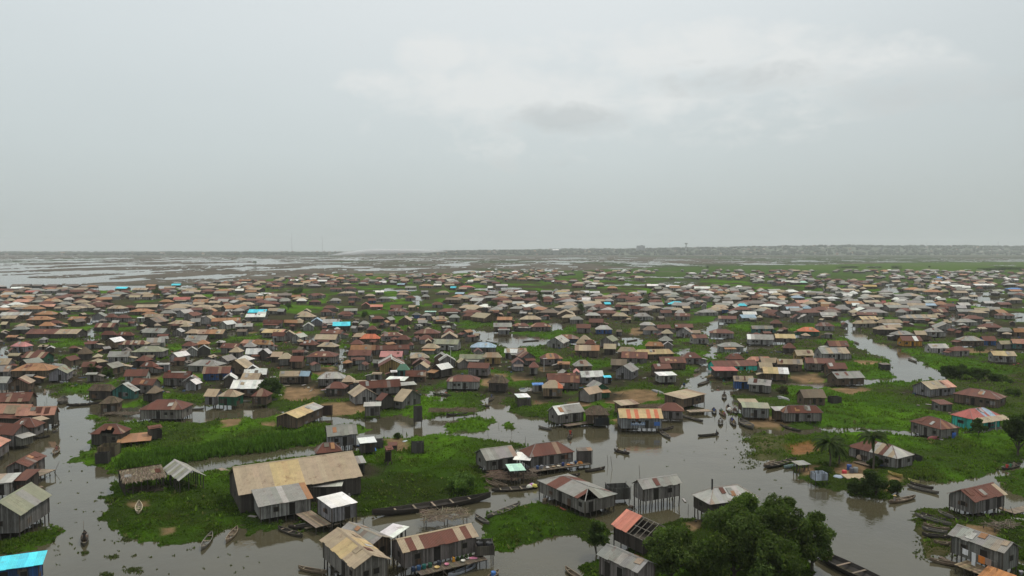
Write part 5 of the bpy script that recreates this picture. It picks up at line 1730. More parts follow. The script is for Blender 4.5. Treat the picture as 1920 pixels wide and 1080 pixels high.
def pose(kind_):
    if kind_ == 'stand':
        J = [(0, 0, .86, .125, .09), (0, 0, 1.10, .12, .085), (0.02, 0, 1.33, .15, .09), (0.03, 0, 1.43, .05), (0.05, 0, 1.52, .085, .075), (0.05, 0, 1.63, .088, .078),
             (0, .10, .82, .085), (.04, .12, .46, .06), (-.02, .12, .07, .042), (.12, .13, .03, .035),
             (0, -.10, .82, .085), (.05, -.12, .46, .06), (.0, -.12, .07, .042), (.14, -.13, .03, .035),
             (.02, .19, 1.37, .05), (.16, .24, 1.13, .04), (.36, .12, 1.16, .03), (.43, .09, 1.17, .034),
             (.02, -.19, 1.37, .05), (.10, -.26, 1.12, .04), (.30, -.08, .98, .03), (.37, -.03, .97, .034)]
    else:
        J = [(0, 0, .12, .14, .11), (.02, 0, .36, .12, .09), (.05, 0, .60, .15, .09), (.06, 0, .70, .05), (.08, 0, .79, .085, .075), (.08, 0, .90, .088, .078),
             (.04, .10, .12, .09), (.40, .16, .34, .06), (.52, .13, -.02, .042), (.62, .13, -.06, .035),
             (.04, -.10, .12, .09), (.40, -.16, .34, .06), (.52, -.13, -.02, .042), (.62, -.13, -.06, .035),
             (.05, .19, .64, .05), (.16, .27, .42, .04), (.38, .20, .40, .03), (.45, .17, .41, .034),
             (.05, -.19, .64, .05), (.18, -.27, .44, .04), (.38, -.18, .46, .03), (.45, -.15, .47, .034)]
    E = [(0, 1), (1, 2), (2, 3), (3, 4), (4, 5), (0, 6), (6, 7), (7, 8), (8, 9), (0, 10), (10, 11), (11, 12), (12, 13), (2, 14), (14, 15), (15, 16), (16, 17), (2, 18), (18, 19), (19, 20), (20, 21)]
    # five short unequal fingers on each hand
    for hnd in (17, 21):
        h = J[hnd]
        for f, (dy, ln) in enumerate(((-.03, .055), (-.012, .075), (.008, .08), (.026, .065), (.045, .04))):
            J.append((h[0] + ln * (0.9 if f < 4 else 0.3), h[1] + dy, h[2] - 0.02 - (0.01 if f < 4 else 0), .009))
            E.append((hnd, len(J) - 1))
    return skin_body('body', J, E)


BODY = {k: pose(k) for k in ('stand', 'sit')}


def person(bi, along, pose_, shirt, label, hat=None, turn=0.0, prop=None):
    root_b, L, B, depth = BOATS[bi]
    M = Matrix.Translation(root_b.location) @ Matrix.Rotation(root_b.rotation_euler[2], 4, 'Z')
    p = M @ Vector((along * L / 2, 0, 0.02 if pose_ == 'stand' else 0.22 if L < 12 else 0.4))
    root = empty('person', p, root_b.rotation_euler[2] + turn)
    o = bpy.data.objects.new('body', BODY[pose_])
    COL.objects.link(o)
    o.parent = root
    z0, z1, dx = (0.62, 1.42, 0.0) if pose_ == 'stand' else (0.02, 0.69, 0.02)
    m = MB()
    ns = 10
    prof = [(0.165, 0.12, z0), (0.155, 0.115, z0 + (z1 - z0) * .45), (0.20, 0.125, z1 - 0.08), (0.09, 0.08, z1)]
    off = len(m.v)
    for i, (a, b, z) in enumerate(prof):
        for k in range(ns):
            t = 2 * PI * k / ns
            m.v.append((dx + b * math.cos(t) + 0.03 * i / 3, a * math.sin(t), z))
    for i in range(3):
        for k in range(ns):
            j = (k + 1) % ns
            m.face((off + i * ns + k, off + i * ns + j, off + (i + 1) * ns + j, off + (i + 1) * ns + k), shirt)
    for sy in (-1, 1):
        m.tube((dx + .03, sy * .16, z1 - .07), (dx + .10, sy * .25, z1 - .27), .075, .065, shirt, 7)
    m.build('shirt', 'cloth', root)
    hz = 1.63 if pose_ == 'stand' else 0.90
    m = MB()
    if hat:
        m.lathe((.06, 0, hz + .02), [(.24, 0), (.25, .015), (.11, .06), (.09, .15), (.01, .17)], hat, 12)
        m.build('hat', 'cloth', root)
    else:
        m.lathe((.045, 0, hz - .03), [(.098, 0), (.105, .05), (.085, .11), (.02, .135)], (0.012, 0.010, 0.009), 10)
        m.build('hair', 'cloth', root)
    thing(root, 'person', None, label, 'people in the canoes')
    if prop:
        w = root.matrix_basis
        if prop == 'pole':
            a, b = Vector((.46, .08, -.6)), Vector((.38, .07, 2.9))
        else:
            a, b = Vector((.62, .62, -.2)), Vector((.36, -.12, .75))
        q = empty('paddle', (0, 0, 0))
        q.location = root.location
        q.rotation_euler = root.rotation_euler
        m = MB()
        m.tube(a, b, .022, .018, (0.2, 0.15, 0.09), 6)
        m.build('shaft', 'weathered_wood', q)
        if prop != 'pole':
            m = MB()
            d = (a - b).normalized()
            m.box(a + d * .18, (.14, .03, .42), (0.2, 0.15, 0.09))
            m.build('blade', 'weathered_wood', q)
        thing(q, 'pole' if prop == 'pole' else 'paddle', None, ('long pole' if prop == 'pole' else 'wooden paddle') + ' held by the ' + label.replace('person ', 'person ', 1), 'poles and paddles')
    return root


WHT, RED, BLU, YEL, GRN, PNK = (.62, .61, .58), (.45, .04, .03), (.06, .12, .35), (.5, .36, .06), (.05, .2, .1), (.5, .2, .25)
person(b_lone, -0.35, 'stand', (.03, .03, .03), 'person in black standing in the lone laden canoe', prop='pole')
person(b_red, 0.1, 'stand', RED, 'person in red with a pole on the canal', prop='pole')
person(b_two, -0.7, 'sit', WHT, 'person in white at the back of the open canal canoe', prop='paddle')
person(b_two, 0.35, 'sit', (.3, .3, .35), 'person in grey at the front of the open canal canoe')
person(b_a, 0.6, 'sit', (.08, .08, .1), 'person in dark clothes crossing the upper canal', prop='paddle')
person(b_b, 0.2, 'stand', (.12, .09, .08), 'person standing in the farthest of the paddled canoes', prop='pole')
person(b_c, 0.0, 'sit', BLU, 'person in blue in the tiny canoe by the porch')
for i, (x, c) in enumerate(((-.5, GRN), (0, YEL), (.45, PNK))):
    person(b_d, x, 'sit', c, 'person in %s in the brown passenger canoe' % ('green', 'yellow', 'pink')[i])
person(b_e, 0.55, 'sit', (.05, .05, .06), 'person in black behind the white bundle', prop='paddle')
person(b_f, 0.1, 'sit', (.2, .1, .08), 'person in brown in the canoe beside the bundle canoe')
person(b_g, 0.1, 'sit', WHT, 'person in a white shirt paddling mid channel', prop='paddle')
person(b_h, 0.4, 'sit', (.1, .1, .3), 'person in navy near the moored pirogue', prop='paddle')
person(b_h, -0.3, 'sit', (.3, .2, .1), 'person in ochre near the moored pirogue')
person(b_i, 0.8, 'sit', (.04, .05, .06), 'person at the stern of the long slim canoe', prop='paddle')
person(b_l, 0.2, 'sit', (.35, .15, .12), 'person in the small brown canoe of the left canal', prop='paddle')
person(b_j, 0.1, 'sit', (.3, .3, .1), 'person paddling near the meadow islet', prop='paddle')
person(b_k, 0.1, 'stand', (.1, .12, .2), 'person standing in the central inlet', prop='pole')
person(b_hat, -0.6, 'sit', (.25, .22, .2), 'person under a wide straw hat', hat=(.5, .36, .18), prop='paddle')
for i, (x, c) in enumerate(((-.5, RED), (-.1, GRN), (.3, (.3, .25, .2)))):
    person(b_ppl, x, 'sit', c, 'person in %s in the passenger canoe at the right edge' % ('red', 'green', 'beige')[i])


# ------------------------------------------------------------------ loads in the boats
def lump(name, cat, label, p, sx, sy, sz, col, mat='cloth', seed=0, group=None, phrase=None):
    """a tied sack or heap: an uneven rounded lump"""
    rnd = random.Random(seed)
    m = MB()
    ns, nr = 10, 5
    for i in range(nr):
        a = PI / 2 * i / (nr - 1)
        for k in range(ns):
            t = 2 * PI * k / ns
            r = math.cos(a) * rnd.uniform(.85, 1.12) + 0.03
            m.v.append((sx * r * math.cos(t), sy * r * math.sin(t), sz * math.sin(a) * rnd.uniform(.9, 1.1)))
    for i in range(nr - 1):
        for k in range(ns):
            j = (k + 1) % ns
            m.face((i * ns + k, i * ns + j, (i + 1) * ns + j, (i + 1) * ns + k), jit(col, .12, rnd))
    m.face(range((nr - 1) * ns, nr * ns), col)
    o = m.build(name, mat, None, True)
    o.location = p
    thing(o, cat, phrase, label, group)
    return o


def on_boat(bi, along, z=.25, y=0):
    rb, L, B, d = BOATS[bi]
    return Matrix.Translation(rb.location) @ Matrix.Rotation(rb.rotation_euler[2], 4, 'Z') @ Vector((along * L / 2, y, z))


lump('cargo_bundle', 'bundle', 'white bundle in the middle canoe of the paddled string', on_boat(b_e, -.2), .55, .4, .6, (.7, .7, .66))
for i, (a, c, nm) in enumerate(((.55, (.6, .58, .5), 'cream'), (.66, (.35, .12, .3), 'purple'), (.78, (.55, .5, .12), 'yellow'), (.72, (.5, .5, .55), 'pale grey'))):
    lump('cargo_sack', 'sack', '%s sack at the end of the long loaded canoe' % nm, on_boat(b_cargo, a, .3, (-.2, .25, -.1, .3)[i]), .5, .4, .5, c, seed=i)
for i in range(3):
    lump('cargo_sack', 'sack', ('dark sack nearest the poler in the lone laden canoe', 'brown sack amidships in the lone laden canoe', 'grey sack at the bow of the lone laden canoe')[i],
         on_boat(b_lone, -.05 + .28 * i, .2), .45, .35, .4, ((.05, .045, .04), (.12, .08, .06), (.2, .19, .18))[i], seed=20 + i)
# ------------------------------------------------------------------ trees
def leaf_cloud(name, parent, clumps, n, size, base, seed, flat=0.0):
    """clumps: (x, y, z, rx, ry, rz); leaves lie through the outer part of each clump"""
    r = np.random.default_rng(seed)
    cl = np.array(clumps)
    vol = (cl[:, 3] * cl[:, 4] * cl[:, 5]) ** 0.75
    idx = r.choice(len(cl), n, p=vol / vol.sum())
    d = r.normal(size=(n, 3))
    d /= np.linalg.norm(d, axis=1)[:, None]
    rad = r.uniform(0.35, 1.0, n) ** 0.5 * (1 + 0.12 * r.normal(size=n))
    c = cl[idx, :3] + d * cl[idx, 3:6] * rad[:, None]
    nrm = d * 0.8 + r.normal(size=(n, 3)) * 0.7 + np.array([0, 0, 0.35])
    nrm /= np.linalg.norm(nrm, axis=1)[:, None]
    t = np.cross(nrm, r.normal(size=(n, 3)))
    t /= np.linalg.norm(t, axis=1)[:, None]
    b = np.cross(nrm, t)
    s = size * r.uniform(0.6, 1.35, n)[:, None]
    v = np.stack([c - t * s, c - b * s * 0.5, c + t * s, c + b * s * 0.5], 1).reshape(-1, 3)
    ctint = r.uniform(0.6, 1.7, len(cl))[idx][:, None] * r.uniform(0.75, 1.35, (n, 1))
    col = np.array(base) * ctint
    yel = (r.random((n, 1)) < 0.16) * 1.0  # scattered yellower leaves put sunlit flecks into the crown colour
    col = col * (1 - yel) + yel * np.array(base) * np.array([1.7, 1.5, 1.0])
    o = np_mesh(name, v, np.arange(4 * n).reshape(-1, 4), col, 'leaves', 'FACE')
    if parent is not None:
        o.parent = parent
    return o


def trunk_mesh(parent, h, r, seed, limbs=6, spread=1.5):
    rnd = random.Random(seed)
    m = MB()
    p = Vector((0, 0, -0.4))
    pts = [p]
    for i in range(4):
        p = p + Vector((rnd.uniform(-.25, .25), rnd.uniform(-.25, .25), (h * 0.75 + .4) / 4))
        pts.append(p)
    for i in range(4):
        m.tube(pts[i], pts[i + 1], r * (1 - .18 * i), r * (1 - .18 * (i + 1)), (0.07, 0.058, 0.045), 8)
    for k in range(limbs):
        a = 2 * PI * k / limbs + rnd.uniform(-.4, .4)
        b = pts[rnd.choice((1, 2, 3))]
        e = b + Vector((math.cos(a) * spread, math.sin(a) * spread, h * rnd.uniform(.22, .42)))
        md = (b + e) / 2 + Vector((0, 0, .25))
        m.tube(b, md, r * .5, r * .35, (0.07, 0.058, 0.045), 6)
        m.tube(md, e, r * .35, r * .14, (0.07, 0.058, 0.045), 6)
    return m.build('trunk', 'weathered_wood', parent)


def tree(px, py, top, wpx, label=None, n=9000, size=0.2, base=(0.026, 0.046, 0.013), seed=1, phrase='dark leafy tree', name='leafy_tree', group='trees of the village', low=0.22, z=None):
    p = ground(px, py)
    zg = max(0, ground_height(p.x, p.y)) if z is None else z
    h = height_at(p.x, p.y, top) - zg
    w = wpx / FPX * p.y / 2
    root = empty(name, (p.x, p.y, zg))
    rnd = random.Random(seed)
    clumps = []
    nc = 34 if n > 4000 else 12
    for _ in range(nc):
        a, el = rnd.uniform(0, 2 * PI), rnd.uniform(-.35, 1)
        k = math.sqrt(max(0.05, 1 - el * el)) * rnd.uniform(.35, .86)
        zc = h * (low + (1 - low) * (0.42 + 0.46 * el * rnd.uniform(.8, 1.1)))
        cr = rnd.uniform(.15, .32)
        clumps.append((math.cos(a) * w * k, math.sin(a) * w * k, zc, w * cr, w * cr, min(w, h * .6) * cr * .9))
    clumps.append((0, 0, h * (low + .5 * (1 - low)), w * .5, w * .5, h * .28))
    trunk_mesh(root, h * .8, max(.07, h * .028), seed, 7, w * .6)
    leaf_cloud('crown', root, clumps, n, size, base, seed)
    thing(root, 'tree', phrase, label, group)
    return root


MANG = (0.046, 0.070, 0.019)
tree(1262, 1100, 978, 130, 'rounded dark tree in front of the orange half roofed shell', 10000, .19, MANG, 1, low=.04)
tree(1374, 1100, 945, 150, 'tallest dense tree of the clump, below the pipe chimney house', 15000, .19, MANG, 2, low=.04)
tree(1392, 1035, 923, 92, 'tree with a pale green top against the grey hip roof', 7500, .19, (0.058, 0.098, 0.018), 3)
tree(1462, 1085, 926, 125, 'tree with an uneven top in the middle of the clump', 11500, .19, MANG, 4, low=.04)
tree(1522, 1072, 950, 92, 'tree at the water side of the clump', 7500, .19, MANG, 5, low=.04)
tree(1440, 1120, 1000, 150, 'low spreading tree at the foot of the clump', 9500, .19, (0.038, 0.060, 0.016), 6, low=.04)
tree(1318, 1090, 1030, 75, 'short shrubby tree between the two large round ones', 7000, .18, (0.034, 0.060, 0.016), 7, low=.04)
tree(1120, 1042, 975, 46, 'slender young tree at the edge of the round mound', 5000, .17, (0.036, 0.060, 0.018), 8)
tree(505, 752, 707, 48, 'round bushy tree between the white roof and the sandy yard', 6000, .22, (0.03, 0.05, 0.018), 9, low=.1)
tree(1908, 858, 772, 62, 'tall dark tree at the right edge beside the turquoise house', 9000, .24, (0.024, 0.038, 0.014), 10)
tree(1835, 820, 785, 30, 'small bush tree against the turquoise wall', 2500, .2, (0.03, 0.052, 0.015), 11, low=.05)
SHR = 'bush'
for i, (px, py, top, w, lab) in enumerate(((1775, 712, 684, 46, 'dark shrub at the pond side of the big thicket'), (1800, 714, 682, 52, 'tallest shrub in the dark thicket behind the long meadow house'),
                                          (1835, 716, 686, 60, 'broad shrub at the right part of the dark thicket'), (1868, 718, 700, 40, 'low shrub trailing off the dark thicket'),
                                          (1900, 745, 728, 34, 'bush right behind the long dark rust house'), (1890, 722, 710, 26, 'small round bush alone in the meadow behind the thicket'),
                                          (1640, 930, 878, 62, 'dark bush at the water edge before the palm'), (1605, 928, 898, 44, 'low bush between the white latrine and the dark bush'),
                                          (1680, 925, 900, 36, 'shrub beside the yellow canoe'), (1545, 893, 872, 34, 'bush with yellow flecks behind the white latrine'),
                                          (1638, 880, 856, 30, 'thin bush at the foot of the palm'),
                                          (175, 705, 683, 34, 'bushy tree left of the grey shed by the left inlet'), (200, 712, 688, 30, 'dark bush next to the grey shed by the left inlet'),
                                          (746, 826, 812, 16, 'little shrub at the canal edge above the square dirt plot'), (1466, 748, 722, 26, 'leafless looking brown bush beside the navy house'),
                                          (870, 925, 885, 66, 'pale green shrub at the right of the barn meadow'))):
    pale = i == 15
    tree(px, py, top, w, lab, 9000 if pale else 3500, .15 if pale else .2, (0.085, 0.15, 0.035) if pale else (0.024, 0.040, 0.013) if i != 14 else (0.06, 0.055, 0.03), 40 + i, name='bush', low=.02, group='bushes')
MIDT = [(292, 562, 538, 22), (685, 604, 582, 22), (555, 562, 540, 16), (563, 560, 536, 18), (545, 558, 544, 14), (385, 592, 577, 16), (397, 642, 627, 18), (540, 583, 568, 22), (766, 646, 632, 22),
        (925, 586, 564, 24), (1088, 591, 568, 24), (1210, 576, 557, 18), (1194, 609, 594, 16), (1317, 562, 548, 26), (1345, 560, 548, 24), (1365, 558, 546, 22), (1415, 556, 544, 26), (1338, 572, 560, 18),
        (1457, 566, 554, 16), (1479, 572, 556, 24), (1567, 572, 563, 20), (1838, 668, 648, 28), (1590, 503, 497, 40), (1640, 503, 498, 26), (1680, 504, 496, 20), (1742, 504, 498, 8), (1880, 507, 496, 30),
        (1905, 507, 498, 26), (1850, 507, 500, 30), (478, 497, 489, 10), (640, 495, 490, 6), (1327, 506, 498, 8), (635, 532, 522, 16), (1012, 575, 548, 14), (1548, 548, 530, 10), (1460, 690, 672, 18),
        (610, 542, 534, 10), (1640, 560, 548, 20), (1700, 555, 544, 22), (860, 605, 590, 12), (1003, 604, 592, 16), (600, 560, 550, 12)]
PROT = []
for s in range(3):
    t0 = empty('leafy_tree', (0, 0, 0))
    rnd = random.Random(70 + s)
    cl = []
    for _ in range(14):
        a, e = rnd.uniform(0, 2 * PI), rnd.uniform(-.3, 1)
        k = math.sqrt(1 - e * e * .9) * rnd.uniform(.25, .62)
        cl.append((math.cos(a) * k * .5, math.sin(a) * k * .5, .56 + .30 * e, .17, .17, .13))
    trunk_mesh(t0, .8, .035, s, 5, .22)
    leaf_cloud('crown', t0, cl, 1300, .032, (0.028, 0.044, 0.018), 70 + s)
    PROT.append(t0)
BSH = empty('bush', (0, 0, 0))
rnd = random.Random(90)
trunk_mesh(BSH, .3, .03, 9, 4, .1)
leaf_cloud('crown', BSH, [(rnd.uniform(-.38, .38), rnd.uniform(-.38, .38), rnd.uniform(.12, .62), .17, .17, .26) for _ in range(16)], 1500, .035, (0.028, 0.046, 0.018), 91)
bfirst = True
for i, (px, py, top, w) in enumerate(MIDT):
    src = PROT[i % 3]
    flat_ = w > 1.7 * (py - top)
    if flat_:
        src = BSH
    p = ground(px, py)
    h = height_at(p.x, p.y, top)
    ww = w / FPX * p.y
    if i < 3 or (flat_ and bfirst):
        o = src
        bfirst = bfirst and not flat_
    else:
        o = src.copy()
        COL.objects.link(o)
        for ch in src.children:
            c = ch.copy()
            COL.objects.link(c)
            c.parent = o
    o.location = (p.x, p.y, 0.1)
    o.scale = (ww, ww, h)
    o.rotation_euler = (0, 0, i * 1.7)
    thing(o, 'bush' if flat_ else 'tree', 'dark spreading bush' if flat_ else 'dark round tree', None, 'bushes' if flat_ else 'trees among the far houses', at=(px, py))


def palm(px, py, top, label, fr=2.6, seed=3, nf=16):
    p = ground(px, py)
    zg = max(0, ground_height(p.x, p.y))
    h = height_at(p.x, p.y, top) - zg
    root = empty('palm_tree', (p.x, p.y, zg))
    rnd = random.Random(seed)
    m = MB()
    pts = [Vector((0.12 * math.sin(i), .05 * i, h * .88 * i / 5)) for i in range(6)]
    for i in range(5):
        m.tube(pts[i], pts[i + 1], .2 - .02 * i, .18 - .02 * i, (0.10, 0.085, 0.068), 8)
    m.build('trunk', 'weathered_wood', root)
    c = pts[5]
    m = MB()
    for f in range(nf):
        a = 2 * PI * f / nf + rnd.uniform(-.2, .2)
        el = rnd.uniform(-.1, 1.1)
        q = c.copy()
        d = Vector((math.cos(a) * math.cos(el), math.sin(a) * math.cos(el), math.sin(el)))
        col = jit((0.040, 0.062, 0.020), .25, rnd)
        for s in range(9):
            step = fr / 9
            n = q + d * step
            side = d.cross(Vector((0, 0, 1))).normalized()
            m.tube(q, n, .025, .02, col, 4)
            for sg in (-1, 1):
                for u in (0, .33, .66):
                    b = q.lerp(n, u)
                    tip = b + side * sg * (.62 - .045 * s) + d * .25 + Vector((0, 0, -.24))
                    w = d * .14
                    m.poly([b - w, b + w, tip], jit(col, .2, rnd))
            q = n
            d = (d + Vector((0, 0, -.19))).normalized()
    m.build('crown', 'leaves', root)
    thing(root, 'palm tree', None, label, 'palms on the right bank')


palm(1637, 884, 812, 'tall palm in front of the white walled house', 3.1, 3, 24)
palm(1556, 878, 826, 'low spreading palm left of the tall one', 3.4, 5, 30)
palm(1573, 874, 838, 'stubby palm between the low palm and the house', 2.6, 6, 14)
palm(497, 572, 552, 'palm among the far left houses', 4.0, 8, 14)
palm(1013, 580, 545, 'thin palm standing above the central roofs', 3.6, 9, 14)
palm(786, 598, 572, 'palm beside the pale mint roof', 3.4, 10, 14)


# ------------------------------------------------------------------ sheds, pens, racks and shelters
def at_px(px, py, z=0.0):
    p = ground(px, py, z)
    return p


def outhouse(px, py, wpx, top, label, tintc=(0.10, 0.092, 0.085), roof=None, zF=.5, rz=.15, dep=1.2, name='outhouse', cat='outhouse'):
    p = ground(px, py)
    w = wpx / FPX * p.y
    zt = max(zF + 1.2, height_at(p.x, p.y, top))
    root = empty(name, (p.x, p.y + dep / 2, 0), rz)
    x, y = w / 2, dep / 2
    t = .05
    for (cx, cy, sx, sy) in ((0, -y, w, t), (0, y, w, t), (-x + t / 2, 0, t, dep - t - .004), (x - t / 2, 0, t, dep - t - .004)):
        m = MB()
        m.box((cx, cy, (zF + zt) / 2), (sx, sy, zt - zF), jit(tintc, .2))
        m.build('wall', 'plank_wall', root)
    m = MB()
    m.box((0, 0, zF), (w - .12, dep - .12, .06), WOOD)
    m.build('floor', 'weathered_wood', root)
    if roof:
        m = MB()
        slope(m, (-x - .15, -y - .15, zt + .04), (1, 0, 0), (0, dep + .3, .25), w + .3, sheet_colours(roof, 3, random))
        m.build('roof', 'roof_metal', root)
    for sx in (-1, 1):
        for sy in (-1, 1):
            stilt(root, sx * (x - .1), sy * (y - .1), -.7, zF, random, .06)
            stilt(root, sx * (x + .06), sy * (y + .06), zF - .1, zt + .25, random, .045)
    thing(root, cat, None, label, 'outhouses and pens on posts')
    return root


outhouse(1096, 876, 26, 846, 'dark plank outhouse at the end of the cluttered veranda', roof='k')
outhouse(783, 798, 15, 763, 'tall narrow grey outhouse standing in the canal', zF=.9)
outhouse(610, 785, 22, 762, 'dark rust sheet outhouse on stilts by the sandy bank', (0.07, 0.05, 0.042), zF=.7)
outhouse(782, 855, 22, 830, 'dark outhouse draped with pale cloth on the green meadow', (0.08, 0.078, 0.075), zF=.15)
outhouse(190, 873, 22, 850, 'black outhouse on the shore of the upper left strip', (0.045, 0.042, 0.04), zF=.4)
outhouse(983, 768, 24, 750, 'dark pen under the small white canopy', (0.08, 0.072, 0.062), zF=.5)
outhouse(1128, 802, 26, 784, 'black sheet pen beside the water edge hut', (0.03, 0.033, 0.038), zF=.5, dep=2.2)
outhouse(1539, 912, 25, 892, 'white and blue latrine box on posts over the water', (0.46, 0.52, 0.60), zF=1.0, dep=1.6)
outhouse(1160, 945, 40, 915, 'netted grey washroom between the patched house and the high stilt house', (0.12, 0.12, 0.115), zF=.7, dep=2.4)
outhouse(907, 1062, 34, 1028, 'plank tower carrying two black barrels beside the rusty striped house', (0.11, 0.1, 0.088), zF=1.4, dep=2.4)
outhouse(1721, 873, 15, 858, 'black water closet behind the white walled house', (0.03, 0.03, 0.032), zF=.5, dep=2)
outhouse(1568, 762, 18, 745, 'dark pen beside the thatched meadow house', (0.06, 0.055, 0.05), zF=.3, dep=2)
outhouse(1661, 698, 16, 684, 'dark shed on posts at the river bend', (0.05, 0.05, 0.05), zF=.6, dep=2, roof='k')
outhouse(700, 846, 32, 828, 'grey plank pen stacked with poles beside the white sheet roof', (0.13, 0.125, 0.115), zF=.5, dep=2.4)
outhouse(735, 850, 15, 838, 'low box shed with a rust lid at the dirt plot', (0.12, 0.115, 0.11), zF=.3, dep=1.5, roof='r')
outhouse(197, 862, 30, 838, 'bamboo pen before the broken rust roofed hut', (0.12, 0.095, 0.06), zF=.2, dep=3, name='bamboo_pen', cat='pen')
outhouse(1348, 800, 22, 780, 'woven hut against the rust hip roofed house', (0.12, 0.105, 0.085), zF=.2, dep=2)  if False else None


def shelter(A, B, C, typ, ridge, roof, label, zE, rise, name='open_shelter', top=None):
    A, B, C = ground(*A, zE), ground(*B, zE), ground(*C, zE)
    u = (B - A).normalized()
    D = abs((C - A).dot(Vector((-u.y, u.x, 0))))
    c, a, L, S_ = frame_of(A, B, D, ridge)
    o = house(c, a, L, S_, typ, roof, 'D', zE, .8, rise, 2, len(THINGS), name, walls=False, ov=.3)
    thing(o, 'shelter', None, label)
    return o, L, S_


sh1, l1, s1 = shelter((230, 907), (311, 894), (227, 882), 'gable', 'u', 'b', 'open boat shelter under a shaggy dried palm roof', 2.6, 1.0)
rf_ = [c for c in sh1.children if c.name.startswith('roof')][0]
rf_.data.materials[0] = MATS['thatch']
m = MB()
rr = random.Random(4)
for _ in range(700):
    x, y = rr.uniform(-l1 / 2, l1 / 2), rr.uniform(-s1 / 2, s1 / 2)
    z = 2.6 + 1.0 * (1 - abs(y) / (s1 / 2)) + .1
    dy = math.copysign(rr.uniform(.35, .7), y)
    w = rr.uniform(.03, .08)
    dx = rr.uniform(-.25, .25)
    m.poly([(x - w, y, z + .06), (x + w, y, z + .06), (x + w + dx, y + dy, z - .2), (x - w + dx, y + dy, z - .26)], jit((0.26, 0.21, 0.155), .4, rr))
m.build('palm_thatch', 'thatch', sh1)
shelter((336, 902), (385, 892), (313, 878), 'gable', 'v', '=lgelgelgelg', 'open post shelter with a white and grey striped gable roof', 2.8, 1.3)
shelter((218, 832), (283, 826), (217, 818), 'shed', 'u', 'o', 'sagging orange tan tarpaulin roof over the boat yard', 1.6, .25)
shelter((971, 746), (995, 745), (973, 739), 'shed', 'u', 'w', 'tiny white canopy above the dark pen', 2.6, .1)
shelter((706, 1003), (737, 1010), (733, 985), 'shed', 'u', 'w', 'ragged white sheet roof between the flecked and the rusty roofs', 2.5, .3)
shelter((956, 884), (986, 882), (957, 872), 'shed', 'u', 'm', 'mint green tarpaulin above the brush stall', 2.3, .15)
shelter((1498, 873), (1521, 871), (1497, 865), 'shed', 'u', 'g', 'black curtained stall with a pale lid on the right bank', 1.6, .1)
shelter((1012, 861), (993, 862), (1002, 850), 'shed', 'u', 'w', 'bright white patch roof joining the grey gable and the rust hip roof', 2.9, .3) if False else None
shelter((962, 862), (994, 864), (966, 851), 'shed', 'u', 'w', 'bright white sheet roof joining the grey gable and the rust hip roof', 2.5, .35)


# the shell with half an orange roof
def shell_house():
    zE, zF = 3.1, 1.1
    A, B, C = ground(1146, 984, zE), ground(1206, 1013, zE), ground(1198, 954, zE)
    u = (B - A).normalized()
    v = Vector((-u.y, u.x, 0))
    D = abs((C - A).dot(v))
    D = min(D, 5.5)
    c, a, L, S_ = frame_of(A, B, D, 'u')
    root = empty('stilt_house', (c.x, c.y, 0), a)
    rise = 1.6
    m = MB()
    slope(m, (-L / 2, -S_ / 2, zE), (1, 0, 0), (0, S_ / 2, rise), L * .5, sheet_colours('S', 6, random), rows=2)
    m.build('roof', 'roof_metal', root)
    for i in range(8):
        x = -L / 2 + L * i / 7
        for s in (-1, 1):
            m = MB()
            m.tube((x, s * S_ / 2, zE - .05), (x, 0, zE + rise - .05), .05, .05, (0.2, 0.18, 0.15), 5)
            m.build('rafter', 'weathered_wood', root)
    for s, f in ((-1, .98), (-1, .5), (1, .5), (1, .98), (0, 0)):
        m = MB()
        m.tube((-L / 2, s * S_ / 2 * f, zE + rise * (1 - f) - .1), (L / 2, s * S_ / 2 * f, zE + rise * (1 - f) - .1), .055, .055, (0.2, 0.18, 0.15), 5)
        m.build('purlin', 'weathered_wood', root)
    x, y = L / 2 - .3, S_ / 2 - .3
    for (cx, cy, sx, sy) in ((0, -y, 2 * x, .06), (0, y, 2 * x, .06), (-x, 0, .06, 2 * y - .1), (x, 0, .06, 2 * y - .1)):
        m = MB()
        m.box((cx, cy, (zE + zF) / 2 - .08), (sx, sy, zE - zF - .15), jit(WALL['D'], .2))
        m.build('wall', 'plank_wall', root)
    m = MB()
    m.box((0, 0, zF), (2 * x - .1, 2 * y - .1, .08), WOOD)
    m.build('floor', 'weathered_wood', root)
    for i in range(5):
        for s in (-1, 1):
            stilt(root, -x + 2 * x * i / 4, s * (y + .05), -.7, zE, random, .08)
    thing(root, 'house', None, 'half roofed house shell with orange sheets and bare rafters', 'buildings of the stilt village')


shell_house()


# ------------------------------------------------------------------ verandas and walkways that belong to the houses
def part_of(key):
    for k, (o, h) in NAMED.items():
        if k and key in k:
            return o, h
    raise KeyError(key)


rd = random.Random(8)
o_rust, h_rust = part_of('long plank house under')
deck(o_rust, -h_rust['L'] / 2 + 1.5, h_rust['L'] / 2 + .2, -h_rust['S'] / 2 - 2.0, -h_rust['S'] / 2 + .15, 1.1, rd)
o_ver, h_ver = part_of('cluttered veranda over the canal')
deck(o_ver, -h_ver['L'] / 2 - .5, h_ver['L'] / 2 + 2.2, -h_ver['S'] / 2 - 2.2, -h_ver['S'] / 2 + .1, .85, rd)
o_bx, h_bx = part_of('white roofed grey box')
deck(o_bx, -h_bx['L'] / 2 - 2.4, -h_bx['L'] / 2, -h_bx['S'] / 2, h_bx['S'] / 2 + 2, 1.1, rd, (0.2, 0.155, 0.11))
o_wk, h_wk = part_of('plank walkway at the right')
deck(o_wk, h_wk['L'] / 2 - 2, h_wk['L'] / 2 + 8, -h_wk['S'] / 2 - 2.4, -h_wk['S'] / 2 - .9, .95, rd, (0.22, 0.18, 0.13))
o_wash, h_wash = part_of('long grey roofed plank house with washing')
